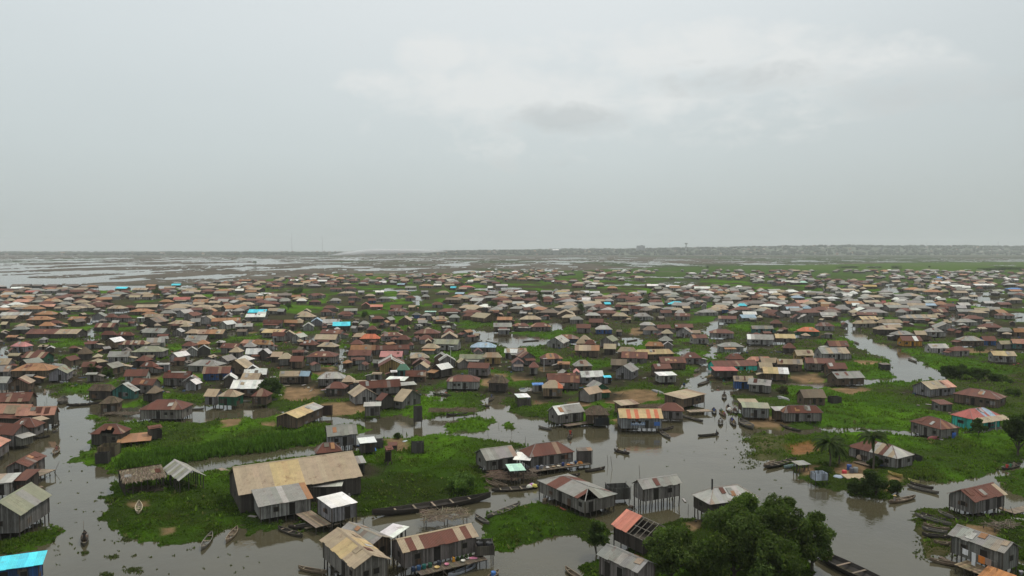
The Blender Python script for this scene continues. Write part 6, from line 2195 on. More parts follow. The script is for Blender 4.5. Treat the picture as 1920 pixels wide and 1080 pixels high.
deck(o_wash, -1, h_wash['L'] / 2 + .5, -h_wash['S'] / 2 - 2.6, -h_wash['S'] / 2 + .1, 1.0, rd, (0.24, 0.18, 0.11))
o_hut, h_hut = part_of('with one white roof sheet at the water edge')
deck(o_hut, -h_hut['L'] / 2 + 1.2, h_hut['L'] / 2 + 2.5, -h_hut['S'] / 2 - 2, -h_hut['S'] / 2, .6, rd, (0.18, 0.14, 0.10))
o_lo, h_lo = part_of('white walled house with rust stained')
deck(o_lo, -h_lo['L'] / 2 - .5, h_lo['L'] / 2 * .2, -h_lo['S'] / 2 - 1.8, -h_lo['S'] / 2, .6, rd, (0.18, 0.14, 0.10))
o_chim, h_chim = part_of('pipe chimney')
m = MB()
m.tube((-h_chim['L'] / 2 + 1.9, -.1, 4.6), (-h_chim['L'] / 2 + 1.9, -.1, 6.6), .12, .12, (.03, .03, .03), 8)
m.build('chimney_pipe', 'plastic', o_chim)
# the turquoise house has a cream porch roof on posts
o_tq, h_tq = part_of('turquoise walled')
m = MB()
slope(m, (-h_tq['L'] * .42, -h_tq['S'] / 2 - 1.7, 2.35), (1, 0, 0), (0, 2.0, .62), h_tq['L'] * .98, sheet_colours('t', 8, rd))
m.build('porch_roof', 'roof_metal', o_tq)
for i in range(3):
    m = MB()
    m.tube((-h_tq['L'] * .4 + i * h_tq['L'] * .46, -h_tq['S'] / 2 - 1.5, 0), (-h_tq['L'] * .4 + i * h_tq['L'] * .46, -h_tq['S'] / 2 - 1.5, 2.4), .1, .1, (.5, .5, .46), 8)
    m.build('porch_post', 'plastic', o_tq)
m = MB()
m.box((0, -h_tq['S'] / 2 - .9, .18), (h_tq['L'], 1.9, .36), (.16, .15, .14))
m.build('plinth', 'weathered_wood', o_tq)
# the sign on the striped house: blue and white letters that cannot be read from here, and a blue panel
o_sg, h_sg = part_of('orange and tan striped roof over open water')
yy = -h_sg['S'] / 2 + .32 * .8 - .06
zz = h_sg['zF']
m = MB()
rs = random.Random(21)
L_ = h_sg['L']
for i, x in enumerate(np.linspace(-L_ * .20, L_ * .06, 8)):
    hgt = rs.uniform(.28, .5)
    m.box((x - .1, yy, zz + 1.05), (.09, .05, hgt), (.55, .63, .75))
    m.box((x + .08, yy - .004, zz + 1.05 + rs.uniform(-.15, .15)), (.26, .05, .09), (.55, .63, .75))
m.build('lettering', 'plastic', o_sg)
m = MB()
m.box((-L_ * .07, yy + .03, zz + 1.05), (L_ * .33, .05, .72), (.13, .19, .30))
m.build('sign_board', 'plastic', o_sg)
m = MB()
m.box((L_ * .36, yy + .02, zz + 1.05), (L_ * .13, .06, .85), (.06, .15, .42))
m.build('blue_panel', 'plastic', o_sg)


def jetty(A, B, wid, z, label, tintc=(0.26, 0.205, 0.15)):
    a, b = ground(*A, z), ground(*B, z)
    d = b - a
    c = (a + b) / 2
    root = empty('jetty', (c.x, c.y, 0), math.atan2(d.y, d.x))
    deck(root, -d.length / 2, d.length / 2, -wid / 2, wid / 2, z, rd, tintc)
    thing(root, 'jetty', None, label)


jetty((58, 892), (88, 880), 3.4, 1.2, 'plank jetty on thin posts jutting from the left bank')
jetty((402, 886), (425, 880), 3.0, .45, 'pale bamboo mat lying between the striped shelter and the barn')
jetty((1290, 771), (1332, 769), 2.4, .8, 'small porch platform on posts in front of the leaning porch house')


def rack(px, py, w, d, z, label, n=220, rz=0.0, col=(0.21, 0.165, 0.115)):
    p = ground(px, py, z)
    root = empty('brush_rack', (p.x, p.y, 0), rz)
    m = MB()
    r = random.Random(int(px * 7 + py))
    for _ in range(n):
        a = r.gauss(0, .5) if r.random() < .6 else r.gauss(PI / 2, .4)
        l = r.uniform(.8, 2.2)
        x, y, zz = r.uniform(-w / 2, w / 2), r.uniform(-d / 2, d / 2), z + r.uniform(0, .35)
        m.tube((x - math.cos(a) * l / 2, y - math.sin(a) * l / 2, zz), (x + math.cos(a) * l / 2, y + math.sin(a) * l / 2, zz + r.uniform(-.15, .2)), .035, .02, jit(col, .45, r), 4)
    o = m.build('branches', 'weathered_wood', root)
    o['kind'] = 'stuff'
    for sx in (-1, 0, 1):
        for sy in (-1, 1):
            stilt(root, sx * w * .45, sy * d * .45, -.7, z + .1, r, .06)
    thing(root, 'rack', None, label)


rack(835, 966, 6.5, 4.6, 1.2, 'drying rack heaped with branches across the long cargo pirogue', 420, .2)
rack(945, 893, 6, 3.5, .8, 'pile of brushwood in front of the light grey gable', 300, -.4, (0.17, 0.12, 0.085))
rack(985, 893, 4, 3, .7, 'heap of poles beside the mint tarpaulin', 160, .3, (0.13, 0.1, 0.075))
rack(850, 770, 11, 4, 1.4, 'collapsed brush hut in the central inlet', 460, .05, (0.16, 0.115, 0.08))
rack(278, 918, 6, 2.5, .6, 'stack of dark wood under the palm roofed shelter', 160, .1, (0.07, 0.052, 0.04))
rack(236, 776, 9, 2.5, .5, 'heap of poles before the wide rust roofed house', 200, 0, (0.17, 0.135, 0.10))
rack(1235, 763, 10, 4, 1.3, 'low brown brush roof behind the rust roof at the porch', 420, .1, (0.17, 0.12, 0.085))
rack(1430, 762, 6, 3, .5, 'nets and brush heaped on the landing', 200, .4, (0.12, 0.105, 0.08))
rack(1148, 768, 5, 4, 1.6, 'bare timber frame on the sandy yard', 40, .9, (0.26, 0.21, 0.14))
rack(1880, 985, 5, 2, .9, 'clutter of poles on the plank walkway', 90, .2, (0.2, 0.16, 0.12))


# ------------------------------------------------------------------ household goods on the decks
def local(o, x, y, z):
    return o.matrix_basis @ Vector((x, y, z))


def drum(p, r, h, col, label, name='barrel', cat='barrel', seed=0):
    m = MB()
    m.lathe((0, 0, 0), [(r * .96, 0), (r, .03), (r * 1.02, h * .33), (r, h * .5), (r * 1.02, h * .66), (r, h - .03), (r * .9, h), (r * .86, h - .05), (.01, h - .06)], col, 12)
    o = m.build(name, 'plastic', None, True)
    o.location = p
    thing(o, cat, None, label, 'barrels and tubs on the decks')


def jerrycan(p, col, label):
    root = empty('jerrycan', p)
    m = MB()
    m.hexa([(-.17, -.12, 0), (.17, -.12, 0), (.17, .12, 0), (-.17, .12, 0), (-.15, -.1, .55), (.10, -.1, .5), (.10, .1, .5), (-.15, .1, .55)], col)
    m.build('can', 'plastic', root)
    m = MB()
    m.tube((-.1, 0, .54), (-.1, 0, .66), .05, .05, col, 8)
    m.build('cap', 'plastic', root)
    thing(root, 'jerrycan', None, label)


def bowl(p, r, col, label):
    m = MB()
    m.lathe((0, 0, 0), [(r * .5, 0), (r * .85, .08), (r, .2), (r * .96, .2), (r * .78, .09), (.01, .03)], col, 14)
    o = m.build('basin', 'plastic', None, True)
    o.location = p
    thing(o, 'basin', None, label, 'basins and bowls on the decks')


yd = -h_rust['S'] / 2 - .5
for i, (x, c, nm) in enumerate(((-4.0, (.03, .05, .10), 'dark navy'), (-3.3, (.05, .12, .25), 'blue'), (-2.6, (.03, .16, .14), 'teal'), (-1.8, (.04, .12, .07), 'green'), (-.6, (.05, .06, .08), 'charcoal'))):
    drum(local(o_rust, x, yd, 1.14), .25, .55, tuple(x * .7 for x in c), '%s tub against the wall of the rusty striped house' % nm)
jerrycan(local(o_rust, 1.4, yd, 1.14), (.55, .26, .03), 'orange yellow jerrycan on the veranda of the rusty striped house')
for i, (x, dy, r, c, nm) in enumerate(((2.4, -.6, .3, (.6, .58, .52), 'cream'), (3.2, -.2, .26, (.55, .54, .5), 'white'), (-1.2, -.7, .34, (.5, .36, .14), 'straw coloured'), (0.2, -.5, .3, (.55, .2, .28), 'pink'))):
    bowl(local(o_rust, x, yd + dy, 1.14), r, c, '%s basin on the veranda of the rusty striped house' % nm)
for i in range(4):
    lump('potted_plant', 'plant', ('first', 'second', 'third', 'last')[i] + ' dark green potted plant in the row on the rusty house veranda', local(o_rust, 2.0 + i * .6, yd + .1, 1.14), .25, .25, .55, (.03, .05, .02), 'leaves', 60 + i)
lump('cloth_heap', 'cloth', 'pink washing spread at the far end of the rusty house veranda', local(o_rust, h_rust['L'] / 2 - 1.2, yd - .3, 1.14), .6, .3, .15, (.55, .2, .3), seed=3)
yv = -h_ver['S'] / 2 - 1.1
for i, (x, c, nm) in enumerate(((-3.5, (.05, .09, .22), 'blue'), (-2.7, (.3, .3, .32), 'grey'), (1.6, (.04, .06, .2), 'navy'), (4.2, (.03, .08, .2), 'dark blue'))):
    drum(local(o_ver, x, yv, .9), .27, .6, tuple(x * .7 for x in c), '%s barrel on the cluttered canal veranda' % nm)
for i, (x, c, nm) in enumerate(((-1.6, (.6, .58, .55), 'white'), (-.4, (.35, .25, .15), 'brown'), (.6, (.5, .45, .35), 'beige'), (2.6, (.5, .2, .05), 'orange'), (3.3, (.45, .16, .05), 'rust orange'))):
    bowl(local(o_ver, x, yv - .2, .9), .34, c, '%s basin on the cluttered canal veranda' % nm)
for i in range(3):
    lump('goods_heap', 'heap', ('orange', 'tan', 'grey')[i] + ' heap of goods at the outhouse end of the cluttered veranda', local(o_ver, h_ver['L'] / 2 + .6 - i * .9, yv + .1, .9), .5, .4, .4, ((.5, .2, .05), (.4, .28, .16), (.3, .3, .3))[i], seed=30 + i)
p = ground(899, 1040, 0)
tw = [o for o, a, b, l in THINGS if l and l.startswith('plank tower')][0]
for i, x in enumerate((-.5, .55)):
    zt_ = height_at(tw.location.x, tw.location.y, 1028) + .02
    drum(Vector((tw.location.x + x * 1.2, tw.location.y, zt_ - .35)), .45, 1.15, (.02, .02, .022), ('left' if i == 0 else 'right') + ' one of two black water barrels atop the plank tower')
drum(on_boat(b_jar, 0, .12), .3, .55, (.06, .16, .4), 'blue bucket riding in the canoe at the bottom edge')
lump('tarpaulin_bundle', 'tarpaulin', 'blue tarpaulin bundle below the plank pen with poles', ground(697, 850) + Vector((0, 0, .5)), .9, .6, .9, (.06, .17, .42), seed=5)
lump('cloth_heap', 'cloth', 'pale blue net spread on the grass by the dirt plot', ground(766, 831) + Vector((0, 0, .35)), 1.3, .8, .25, (.36, .42, .44), seed=6)
lump('cloth_heap', 'cloth', 'orange cloth hanging at the corner of the tan roofed box hut', ground(716, 768) + Vector((0, 0, .4)), .35, .35, 1.0, (.5, .14, .04), seed=7)
lump('cloth_heap', 'cloth', 'red washing heap before the rust house facing the turquoise one', ground(1752, 828) + Vector((0, 0, .4)), 1.6, .5, .8, (.22, .07, .07), seed=8)
drum(ground(1786, 826) + Vector((0, 0, .3)), .6, 1.5, (.04, .12, .40), 'blue water tank at the corner of the rust house facing the turquoise one', 'water_tank', 'tank')
lump('tarpaulin_bundle', 'tarpaulin', 'grey blue tarpaulin in the yard of the palm', ground(1573, 898) + Vector((0, 0, .35)), 1.3, .8, .3, (.3, .36, .42), seed=9)
for i, (px, py, c, nm) in enumerate(((1583, 895, (.5, .05, .06), 'red'), (1592, 884, (.05, .1, .3), 'blue'), (1597, 890, (.12, .12, .14), 'black'), (1604, 889, (.3, .32, .32), 'grey'))):
    drum(ground(px, py) + Vector((0, 0, .35)), .4, .9, c, '%s drum standing in the palm yard' % nm)
m = MB()
m.box((0, 0, .42), (3.8, 2.6, .12), (.40, .31, .20))
m.box((0, -1.25, .2), (3.8, .1, .4), (.25, .18, .11))
m.box((0, 1.25, .2), (3.8, .1, .4), (.25, .18, .11))
o = m.build('sand_tray', 'weathered_wood')
o.location = ground(1602, 901) + Vector((0, 0, .3))
thing(o, 'tray', None, 'broad tan tray of sand in the palm yard')
lump('cargo_sack', 'sack', 'pale sack leaning by the palm trunk', ground(1612, 868) + Vector((0, 0, .6)), .6, .6, 1.2, (.4, .3, .22), seed=12)
drum(ground(1619, 868) + Vector((0, 0, .7)), .55, .35, (.6, .22, .04), 'orange basin on the deck of the white walled house', 'basin', 'basin')


def washing(a, b, cloths, label):
    """a line between two poles; the cloths on it are things of their own"""
    root = empty('washing_line', a)
    d = b - a
    for q in (Vector((0, 0, 0)), d):
        m = MB()
        m.tube(q - Vector((0, 0, 1.6)), q + Vector((0, 0, .1)), .04, .035, WOOD, 6)
        m.build('pole', 'weathered_wood', root)
    m = MB()
    m.tube((0, 0, 0), d, .012, .012, (.2, .2, .2), 4)
    m.build('line', 'plastic', root)
    thing(root, 'washing line', None, label)
    u = d.normalized()
    for t, w, h, c, nm in cloths:
        m = MB()
        p = a + d * t
        s = Vector((-u.y, u.x, 0)) * .03
        n = 5
        for sg in (0,):
            for i in range(n):
                x0, x1 = -w / 2 + w * i / n, -w / 2 + w * (i + 1) / n
                z = .05 * math.sin(i * 2.1), .05 * math.sin((i + 1) * 2.1)
                q = [u * x0 + Vector((-u.y, u.x, 0)) * z[0] + Vector((0, 0, -h)), u * x1 + Vector((-u.y, u.x, 0)) * z[1] + Vector((0, 0, -h)), u * x1, u * x0]
                m.hexa([v - s * .5 for v in q] + [v + s * .5 for v in q], c)
        o = m.build('washing', 'cloth')
        o.location = p
        thing(o, 'washing', None, nm)


wl0, wl1 = local(o_wash, -1.0, -h_wash['S'] / 2 - 1.2, 2.9), local(o_wash, h_wash['L'] / 2, -h_wash['S'] / 2 - 1.4, 2.7)
washing(wl0, wl1, ((.12, .7, .7, (.7, .7, .72), 'white shirt on the line at the lower right house'), (.36, .5, 1.6, (.66, .68, .70), 'long white cloth hanging from the same washing line'),
                   (.58, .8, .9, (.6, .2, .04), 'orange cloth on the line at the lower right house'), (.74, .9, .8, (.3, .22, .18), 'brown garment on the line next to the orange cloth')), 'washing line on the deck of the lower right house')
m = MB()
slope(m, (0, 0, 0), (1, 0, 0), (0, 2.2, .9), 3.2, [(.45, .2, .07) if i % 2 else (.36, .16, .06) for i in range(8)])
o = m.build('roofing_sheet', 'roof_metal')
o.location = local(o_wash, h_wash['L'] / 2 - 1.2, -h_wash['S'] / 2 - 3.2, .9)
o.rotation_euler = (0, 0, h_wash['a'])
thing(o, 'roofing sheet', None, 'orange corrugated sheet leaning at the lower right deck')

# ------------------------------------------------------------------ stakes and poles
STK = None
XTRA = []
rz_ = random.Random(61)
while len(XTRA) < 70:
    q = rz_.choice(WATER + [[(60, 740), (200, 740), (190, 870), (100, 880)], [(900, 745), (1050, 800), (1280, 790), (1380, 780), (1380, 830), (1000, 830)], [(330, 765), (620, 780), (620, 790), (330, 790)]])
    x0, x1, y0, y1 = min(a for a, b in q), max(a for a, b in q), min(b for a, b in q), max(b for a, b in q)
    a, b = rz_.uniform(x0, x1), rz_.uniform(y0, y1)
    if b < 585 or not -10 < a < 1930:
        continue
    w = ground(a, b)
    if ground_height(w.x, w.y) < -0.05:
        XTRA.append((a, b, rz_.uniform(1.0, 2.4)))
for i, (px, py, hh) in enumerate(((375, 800, 1.6), (386, 800, 2.2), (390, 796, 2.4), (345, 795, 1.7), (448, 806, 1.4), (580, 812, 1.5), (535, 810, 1.6), (1100, 805, 1.4), (916, 828, 2.6), (985, 835, 1.8),
                                  (1290, 962, 1.4), (705, 812, 1.4), (720, 810, 1.2), (755, 812, 1.5), (1362, 800, 1.2), (1450, 835, 1.0), (120, 760, 1.5), (352, 766, 1.6), (378, 760, 2.0), (520, 775, 1.7),
                                  (1140, 872, 2.0), (1148, 880, 2.4), (1200, 900, 2.6), (1340, 784, 1.2), (935, 800, 1.0), (855, 808, 1.1), (1725, 905, 1.0), (1515, 905, 1.3), (66, 1078, 2.6), (960, 812, 1.3)) + tuple(XTRA)):
    p = ground(px, py)
    if STK is None:
        m = MB()
        m.tube((0, 0, -.8), (.03, .02, 1), .05, .03, (0.075, 0.062, 0.05), 6)
        STK = m.build('mooring_stake', 'weathered_wood')
        o = STK
    else:
        o = STK.copy()
        COL.objects.link(o)
    o.location = (p.x, p.y, 0)
    o.scale = (1, 1, hh)
    o.rotation_euler = (random.uniform(-.12, .12), random.uniform(-.12, .12), random.uniform(0, 6))
    thing(o, 'stake', 'thin wooden stake', None, 'mooring stakes in the water', at=(px, py))


def lamp_pole(px, py, top, label):
    p = ground(px, py)
    h = height_at(p.x, p.y, top)
    root = empty('utility_pole', (p.x, p.y, 0))
    m = MB()
    m.tube((0, 0, -.5), (0, 0, h), .12, .08, (.45, .45, .43), 8)
    m.build('pole', 'plastic', root)
    m = MB()
    m.box((.3, 0, h), (1.4, .6, .06), (.5, .52, .55))
    m.build('solar_panel', 'plastic', root)
    thing(root, 'pole', None, label)


lamp_pole(845, 693, 650, 'white utility pole with a flat panel above the central roofs')
lamp_pole(514, 660, 632, 'slim white pole behind the left centre houses')
lamp_pole(1020, 700, 672, 'grey pole beside the cluster with the blue lean-to')

# ------------------------------------------------------------------ the far shore
def far_shore():
    n, rows = 900, 16
    az = np.linspace(-.98, .98, n)
    D = np.linspace(5300, 8200, rows)
    A, DD = np.meshgrid(az, D)
    X, Y = A * DD, DD
    right = np.clip((A + .25) / .7, 0, 1)
    base = (9 + 50 * right ** 1.1) * smooth01((DD - 5300) / 1100)
    base = base * (0.75 + 0.5 * fbm(X / 900, Y / 900, 201, 3))
    V = np.stack([X.ravel(), Y.ravel(), base.ravel() - .6], -1)
    I = np.arange(n * rows).reshape(rows, n)
    F = np.stack([I[:-1, :-1], I[:-1, 1:], I[1:, 1:], I[1:, :-1]], -1).reshape(-1, 4)
    c = np.tile(np.array([0.06, 0.075, 0.04]), (n * rows, 1))
    kind(np_mesh('hills', V, F, c, 'far_woods', 'POINT', True), 'structure')
    # woods: many crowns standing on that shore, one mass from here
    r = np.random.default_rng(5)
    N = 5200
    a = r.uniform(-.97, .97, N)
    d = 5350 + 2700 * r.random(N) ** 1.2
    x, y = a * d, d
    rt = np.clip((a + .25) / .7, 0, 1)
    zb = (9 + 50 * rt ** 1.1) * smooth01((d - 5300) / 1100) * (0.75 + 0.5 * fbm(x / 900, y / 900, 201, 3))
    hh = r.uniform(9, 19, N) * (.8 + .5 * rt) * (0.6 + 0.9 * fbm(x / 300, y / 600, 205, 3))
    ww = r.uniform(9, 26, N)
    ang = np.linspace(0, 2 * PI, 7)[:-1]
    VV, FF, CC = [], [], []
    ring = []
    for k, (f, zf) in enumerate(((.6, 0.0), (1.0, .45), (.62, .85))):
        w = ww * f
        ring.append(np.stack([x[:, None] + w[:, None] * np.cos(ang) * r.uniform(.7, 1.3, (N, 6)), y[:, None] + w[:, None] * np.sin(ang), (zb + hh * zf)[:, None] * np.ones(6)], -1))
    topv = np.stack([x, y, zb + hh], -1)[:, None, :]
    V = np.concatenate(ring + [topv], 1)          # N, 19, 3
    f = []
    for k in range(2):
        for j in range(6):
            q = (j + 1) % 6
            f.append((k * 6 + j, k * 6 + q, (k + 1) * 6 + q, (k + 1) * 6 + j))
    for j in range(0, 6, 1):
        f.append((12 + j, 12 + (j + 1) % 6, 18, 18))
    f4 = np.array([q for q in f if q[2] != q[3]])
    f3 = np.array([q[:3] for q in f if q[2] == q[3]])
    off = (np.arange(N) * 19)[:, None, None]
    F4 = (f4[None] + off).reshape(-1, 4)
    col = np.array([0.040, 0.052, 0.026]) * r.uniform(.6, 1.5, (N, 1))
    o = np_mesh('far_woods', V.reshape(-1, 3), F4, np.repeat(col, len(f4), 0), 'far_woods', 'FACE')
    kind(o, 'stuff')
    # town: pale walls and roofs between the crowns
    m = MB()
    rr_ = random.Random(77)
    for _ in range(330):
        a_ = rr_.uniform(-.25, .75) if rr_.random() < .85 else rr_.uniform(-.7, 0)
        d_ = 5330 + 2300 * rr_.random()
        rt_ = min(1, max(0, (a_ + .25) / .7))
        x_, y_ = a_ * d_, d_
        zz_ = float(((9 + 50 * rt_ ** 1.1) * smooth01(np.array([(d_ - 5300) / 1100])) * (0.75 + 0.5 * fbm(np.array([x_ / 900]), np.array([y_ / 900]), 201, 3)))[0])
        w_, h_ = rr_.uniform(8, 22), rr_.uniform(6, 16)
        far_house(m, (x_, y_), rr_.uniform(-.6, .6), w_, w_ * .7, 'gable', rr_.choice('rolltgr'), jit(rr_.choice([(.4, .38, .34), (.5, .46, .4), (.32, .24, .2), (.45, .28, .2)]), .1, rr_), rr_, zz_ + h_, zz_ - 2, 4)
    kind(m.build('distant_town', ['roof_metal', 'plank_wall']), 'stuff')


def shore_z(px, py, d):
    return CAM_H + d * ((540 - py) / FPX * CP - SP) / (CP + (540 - py) / FPX * SP)


far_shore()


def shore_thing(name, cat, label, px, d):
    x = (px - 960) / FPX * d
    o = empty(name, (x, d, 0))
    thing(o, cat, None, label)
    return o


o = shore_thing('water_tower', 'water tower', 'mushroom shaped water tower on the far skyline', 1286, 6000)
zt = shore_z(1286, 455.5, 6000)
m = MB()
m.tube((0, 0, 0), (0, 0, zt - 12), 5, 4, (.25, .25, .25), 10)
m.build('shaft', 'plastic', o)
m = MB()
m.lathe((0, 0, zt - 14), [(4, 0), (13, 8), (14, 11), (12, 14), (1, 15)], (.25, .25, .25), 16)
m.build('tank', 'plastic', o)
o = shore_thing('apartment_block', 'building', 'tall grey block on the far skyline left of the water tower', 1201, 5900)
zt = shore_z(1201, 460.5, 5900)
m = MB()
m.box((0, 0, zt / 2), (64, 30, zt), (.30, .31, .32))
m.build('wall', 'plastic', o)
for k in range(4):
    m = MB()
    m.box((0, -15.2, zt - 6 - k * 8), (58, .6, 3), (.12, .13, .14))
    m.build('window_band', 'plastic', o)
m = MB()
m.box((8, 0, zt + 2), (20, 12, 4), (.3, .3, .31))
m.build('roof_house', 'plastic', o)
o = shore_thing('warehouse', 'building', 'bright white roofed hall on the far shore', 1042, 5400)
m = MB()
zt = shore_z(1042, 468.3, 5400)
m.box((0, 0, zt / 2 - 1), (44, 18, zt - 2), (.16, .165, .15))
m.build('wall', 'plastic', o)
m = MB()
for s in (-1, 1):
    q = [(-24, s * 11, zt - 3), (24, s * 11, zt - 3), (24, 0, zt + 3), (-24, 0, zt + 3)]
    m.hexa([(a, b, c - .5) for a, b, c in q] + q, (.85, .85, .85))
m.build('roof', 'roof_metal', o)
for px, top, lab in ((548, 436, 'thin radio mast on the far left skyline, the taller of two'), (605, 443, 'thin radio mast right of the taller one'), (1255, 456, 'short mast beside the water tower'),
                     (1736, 455, 'mast above the far right woods'), (1870, 452, 'mast at the far right end of the skyline')):
    o = shore_thing('radio_mast', 'mast', lab, px, 5800)
    zt = shore_z(px, top, 5800)
    m = MB()
    for k in range(3):
        a_ = 2 * PI * k / 3
        m.tube((2.2 * math.cos(a_), 2.2 * math.sin(a_), 0), (.4 * math.cos(a_), .4 * math.sin(a_), zt), .35, .2, (.2, .2, .21), 4)
    for i in range(14):
        z0, z1 = zt * i / 14, zt * (i + 1) / 14
        r0, r1 = 2.2 - 1.8 * i / 14, 2.2 - 1.8 * (i + 1) / 14
        for k in range(3):
            a_, b_ = 2 * PI * k / 3, 2 * PI * (k + 1) / 3
            m.tube((r0 * math.cos(a_), r0 * math.sin(a_), z0), (r1 * math.cos(b_), r1 * math.sin(b_), z1), .15, .15, (.2, .2, .21), 3)
    m.build('lattice', 'plastic', o)


# ------------------------------------------------------------------ smoke drifting over the marsh
def smoke():
    d = 5000
    m = MB()
    ns = 14
    path = [(616, 478.6, 1), (628, 477.5, 5), (645, 475.5, 9), (662, 474, 12), (680, 472.5, 15), (700, 471.5, 17), (725, 471, 18), (760, 471, 16), (800, 471, 12), (840, 471, 2)]
    rnd = random.Random(3)
    for i, (px, py, r) in enumerate(path):
        x, z = (px - 960) / FPX * d, shore_z(px, py, d)
        for k in range(ns):
            a = 2 * PI * k / ns
            q = r * rnd.uniform(.75, 1.25)
            m.v.append((x + 6 * math.sin(a * 2), d + q * 2.2 * math.cos(a), max(1.0, z + q * math.sin(a))))
    for i in range(len(path) - 1):
        for k in range(ns):
            j = (k + 1) % ns
            m.face((i * ns + k, i * ns + j, (i + 1) * ns + j, (i + 1) * ns + k), (1, 1, 1))
    m.face([ns - 1 - k for k in range(ns)], (1, 1, 1))
    m.face([(len(path) - 1) * ns + k for k in range(ns)], (1, 1, 1))
    def f(g, out):
        p = g.n('ShaderNodeVolumePrincipled', i_Density=0.05, i_Anisotropy=0.2)
        p.inputs['Color'].default_value = (0.95, 0.96, 0.98, 1)
        g.link(p.outputs[0], out.inputs['Volume'])
    material('smoke_plume', f)
    kind(m.build('smoke', 'smoke_plume', None, True), 'stuff')


smoke()
# ------------------------------------------------------------------ labels: one that singles out each thing
LMARK = [((268, 540), 'far left cyan roof'), ((471, 586), 'left cyan strip roof'), ((95, 632), 'long dark fronted building'), ((275, 660), 'greenish grey hip roof'), ((180, 640), None),
         ((184, 613), 'hut in open water'), ((60, 680), 'striped green walled house'), ((55, 695), 'broad orange tan roof'), ((405, 700), 'blue walled house'), ((370, 730), 'pale blue gabled hut'),
         ((640, 608), 'cyan flat roof'), ((706, 575), 'pinkish red gable roof'), ((692, 634), 'orange rust hip roof'), ((732, 668), 'pink strip roof'), ((906, 651), 'pale blue hip roof'),
         ((755, 694), 'dark teal house'), ((922, 670), 'ochre walled house'), ((807, 585), 'pale mint roof'), ((600, 668), 'house with white washing'), ((865, 715), 'rust roof with pale patch'),
         ((1268, 570), 'large cyan pavilion'), ((1391, 573), 'small cyan hip roof'), ((1350, 580), 'royal blue house'), ((1228, 663), 'golden tan market roof'), ((1133, 617), 'blue walled house at centre'),
         ((1385, 686), 'arched teal hall'), ((1354, 625), 'rust house on white stilts'), ((1440, 636), 'long grey stilt house'), ((1253, 703), 'white roofed grey hut'), ((1040, 730), 'brown walled hip roof house'),
         ((1203, 785), 'orange and tan striped house'), ((1400, 716), 'navy blue house'), ((1711, 639), 'bright orange house'), ((1632, 538), 'yellow roofed house'), ((1775, 505), None),
         ((1762, 652), 'white walled house at right'), ((1885, 665), 'large beige roofed house'), ((1775, 613), 'grey two gabled house'), ((1858, 638), 'blue ended row'), ((1493, 665), 'boxy ochre hut'),
         ((1840, 788), 'turquoise house'), ((427, 743), 'green walled stilt house'), ((555, 790), 'half white brown gable'), ((293, 765), 'house over the inlet'), ((555, 890), 'big tan barn'),
         ((68, 770), 'salmon roofed house'), ((1085, 915), 'patched broken roof'), ((1640, 850), 'white house behind the palm'), ((1495, 775), 'house with pale ridge')]
LMARK = [(p, n) for p, n in LMARK if n]
ORD = ['nearest', 'second', 'third', 'fourth', 'fifth', 'sixth', 'seventh', 'eighth', 'ninth', 'tenth', 'eleventh', 'twelfth']
LW = [(Vector(ground(*p)[:2]), n) for p, n in LMARK]
free_t = {}
for o, ph, px, lab in THINGS:
    if lab:
        o['label'] = lab
    else:
        free_t.setdefault(ph, []).append((o, Vector(ground(*px)[:2])))


def sector(p, q):
    """where p stands as seen from the landmark q, along the line of sight"""
    f = q.normalized()
    d = p - q
    a, s = d.dot(f), d.x * f.y - d.y * f.x
    s *= 2.2
    if abs(a) >= abs(s):
        return 'behind' if a > 0 else 'before'
    return 'right of' if s > 0 else 'left of'


used = set(l for _, _, _, l in THINGS if l)
worst = 0
for ph, items in free_t.items():
    ranks = {}
    for li, (q, n) in enumerate(LW):
        bys = {}
        for o, p in items:
            bys.setdefault(sector(p, q), []).append(((p - q).length, o.name, p))
        for s_, lst in bys.items():
            lst.sort(key=lambda t: t[0])
            for r_, (dd, nm, p) in enumerate(lst):
                pen = {'behind': 0, 'before': 0, 'left of': 25, 'right of': 25}[s_]
                ranks.setdefault(nm, []).append((r_ * 35 + dd / (1 + q.length / 400) + pen, r_, li, s_))
    for o, p in items:
        for sc_, r_, li, s_ in sorted(ranks[o.name]):
            if r_ >= len(ORD):
                continue
            t = '%s %s %s the %s' % (ORD[r_], ph, s_, LW[li][1])
            if len(items) == 1:
                t = '%s %s the %s' % (ph, s_, LW[li][1])
            if t not in used and len(t.split()) <= 16:
                used.add(t)
                o['label'] = t
                worst = max(worst, r_)
                break
        else:
            print('no label for', o.name, ph)
labs = [o.get('label') for o, _, _, _ in THINGS]
print('things', len(labs), 'distinct', len(set(labs)), 'rank', worst, 'words', max(len(l.split()) for l in labs if l), min(len(l.split()) for l in labs if l))
for l in labs:
    if l and not 4 <= len(l.split()) <= 16:
        print('LENGTH', l)
# ------------------------------------------------------------------ air
def haze_box():
    m = MB()
    m.hexa([(-9000, -300, -2.5), (9000, -300, -2.5), (9000, 12500, -2.5), (-9000, 12500, -2.5),
            (-9000, -300, 210), (9000, -300, 210), (9000, 12500, 210), (-9000, 12500, 210)], (1, 1, 1))
    def f(g, out):
        p = g.n('ShaderNodeVolumePrincipled', i_Density=HAZE_D, i_Anisotropy=0.1)
        p.inputs['Color'].default_value = (0.80, 0.845, 0.86, 1)
        g.link(p.outputs[0], out.inputs['Volume'])
    material('haze_air', f)
    o = m.build('haze', 'haze_air')
    kind(o, 'stuff')


HAZE_D = 0.000092
haze_box()

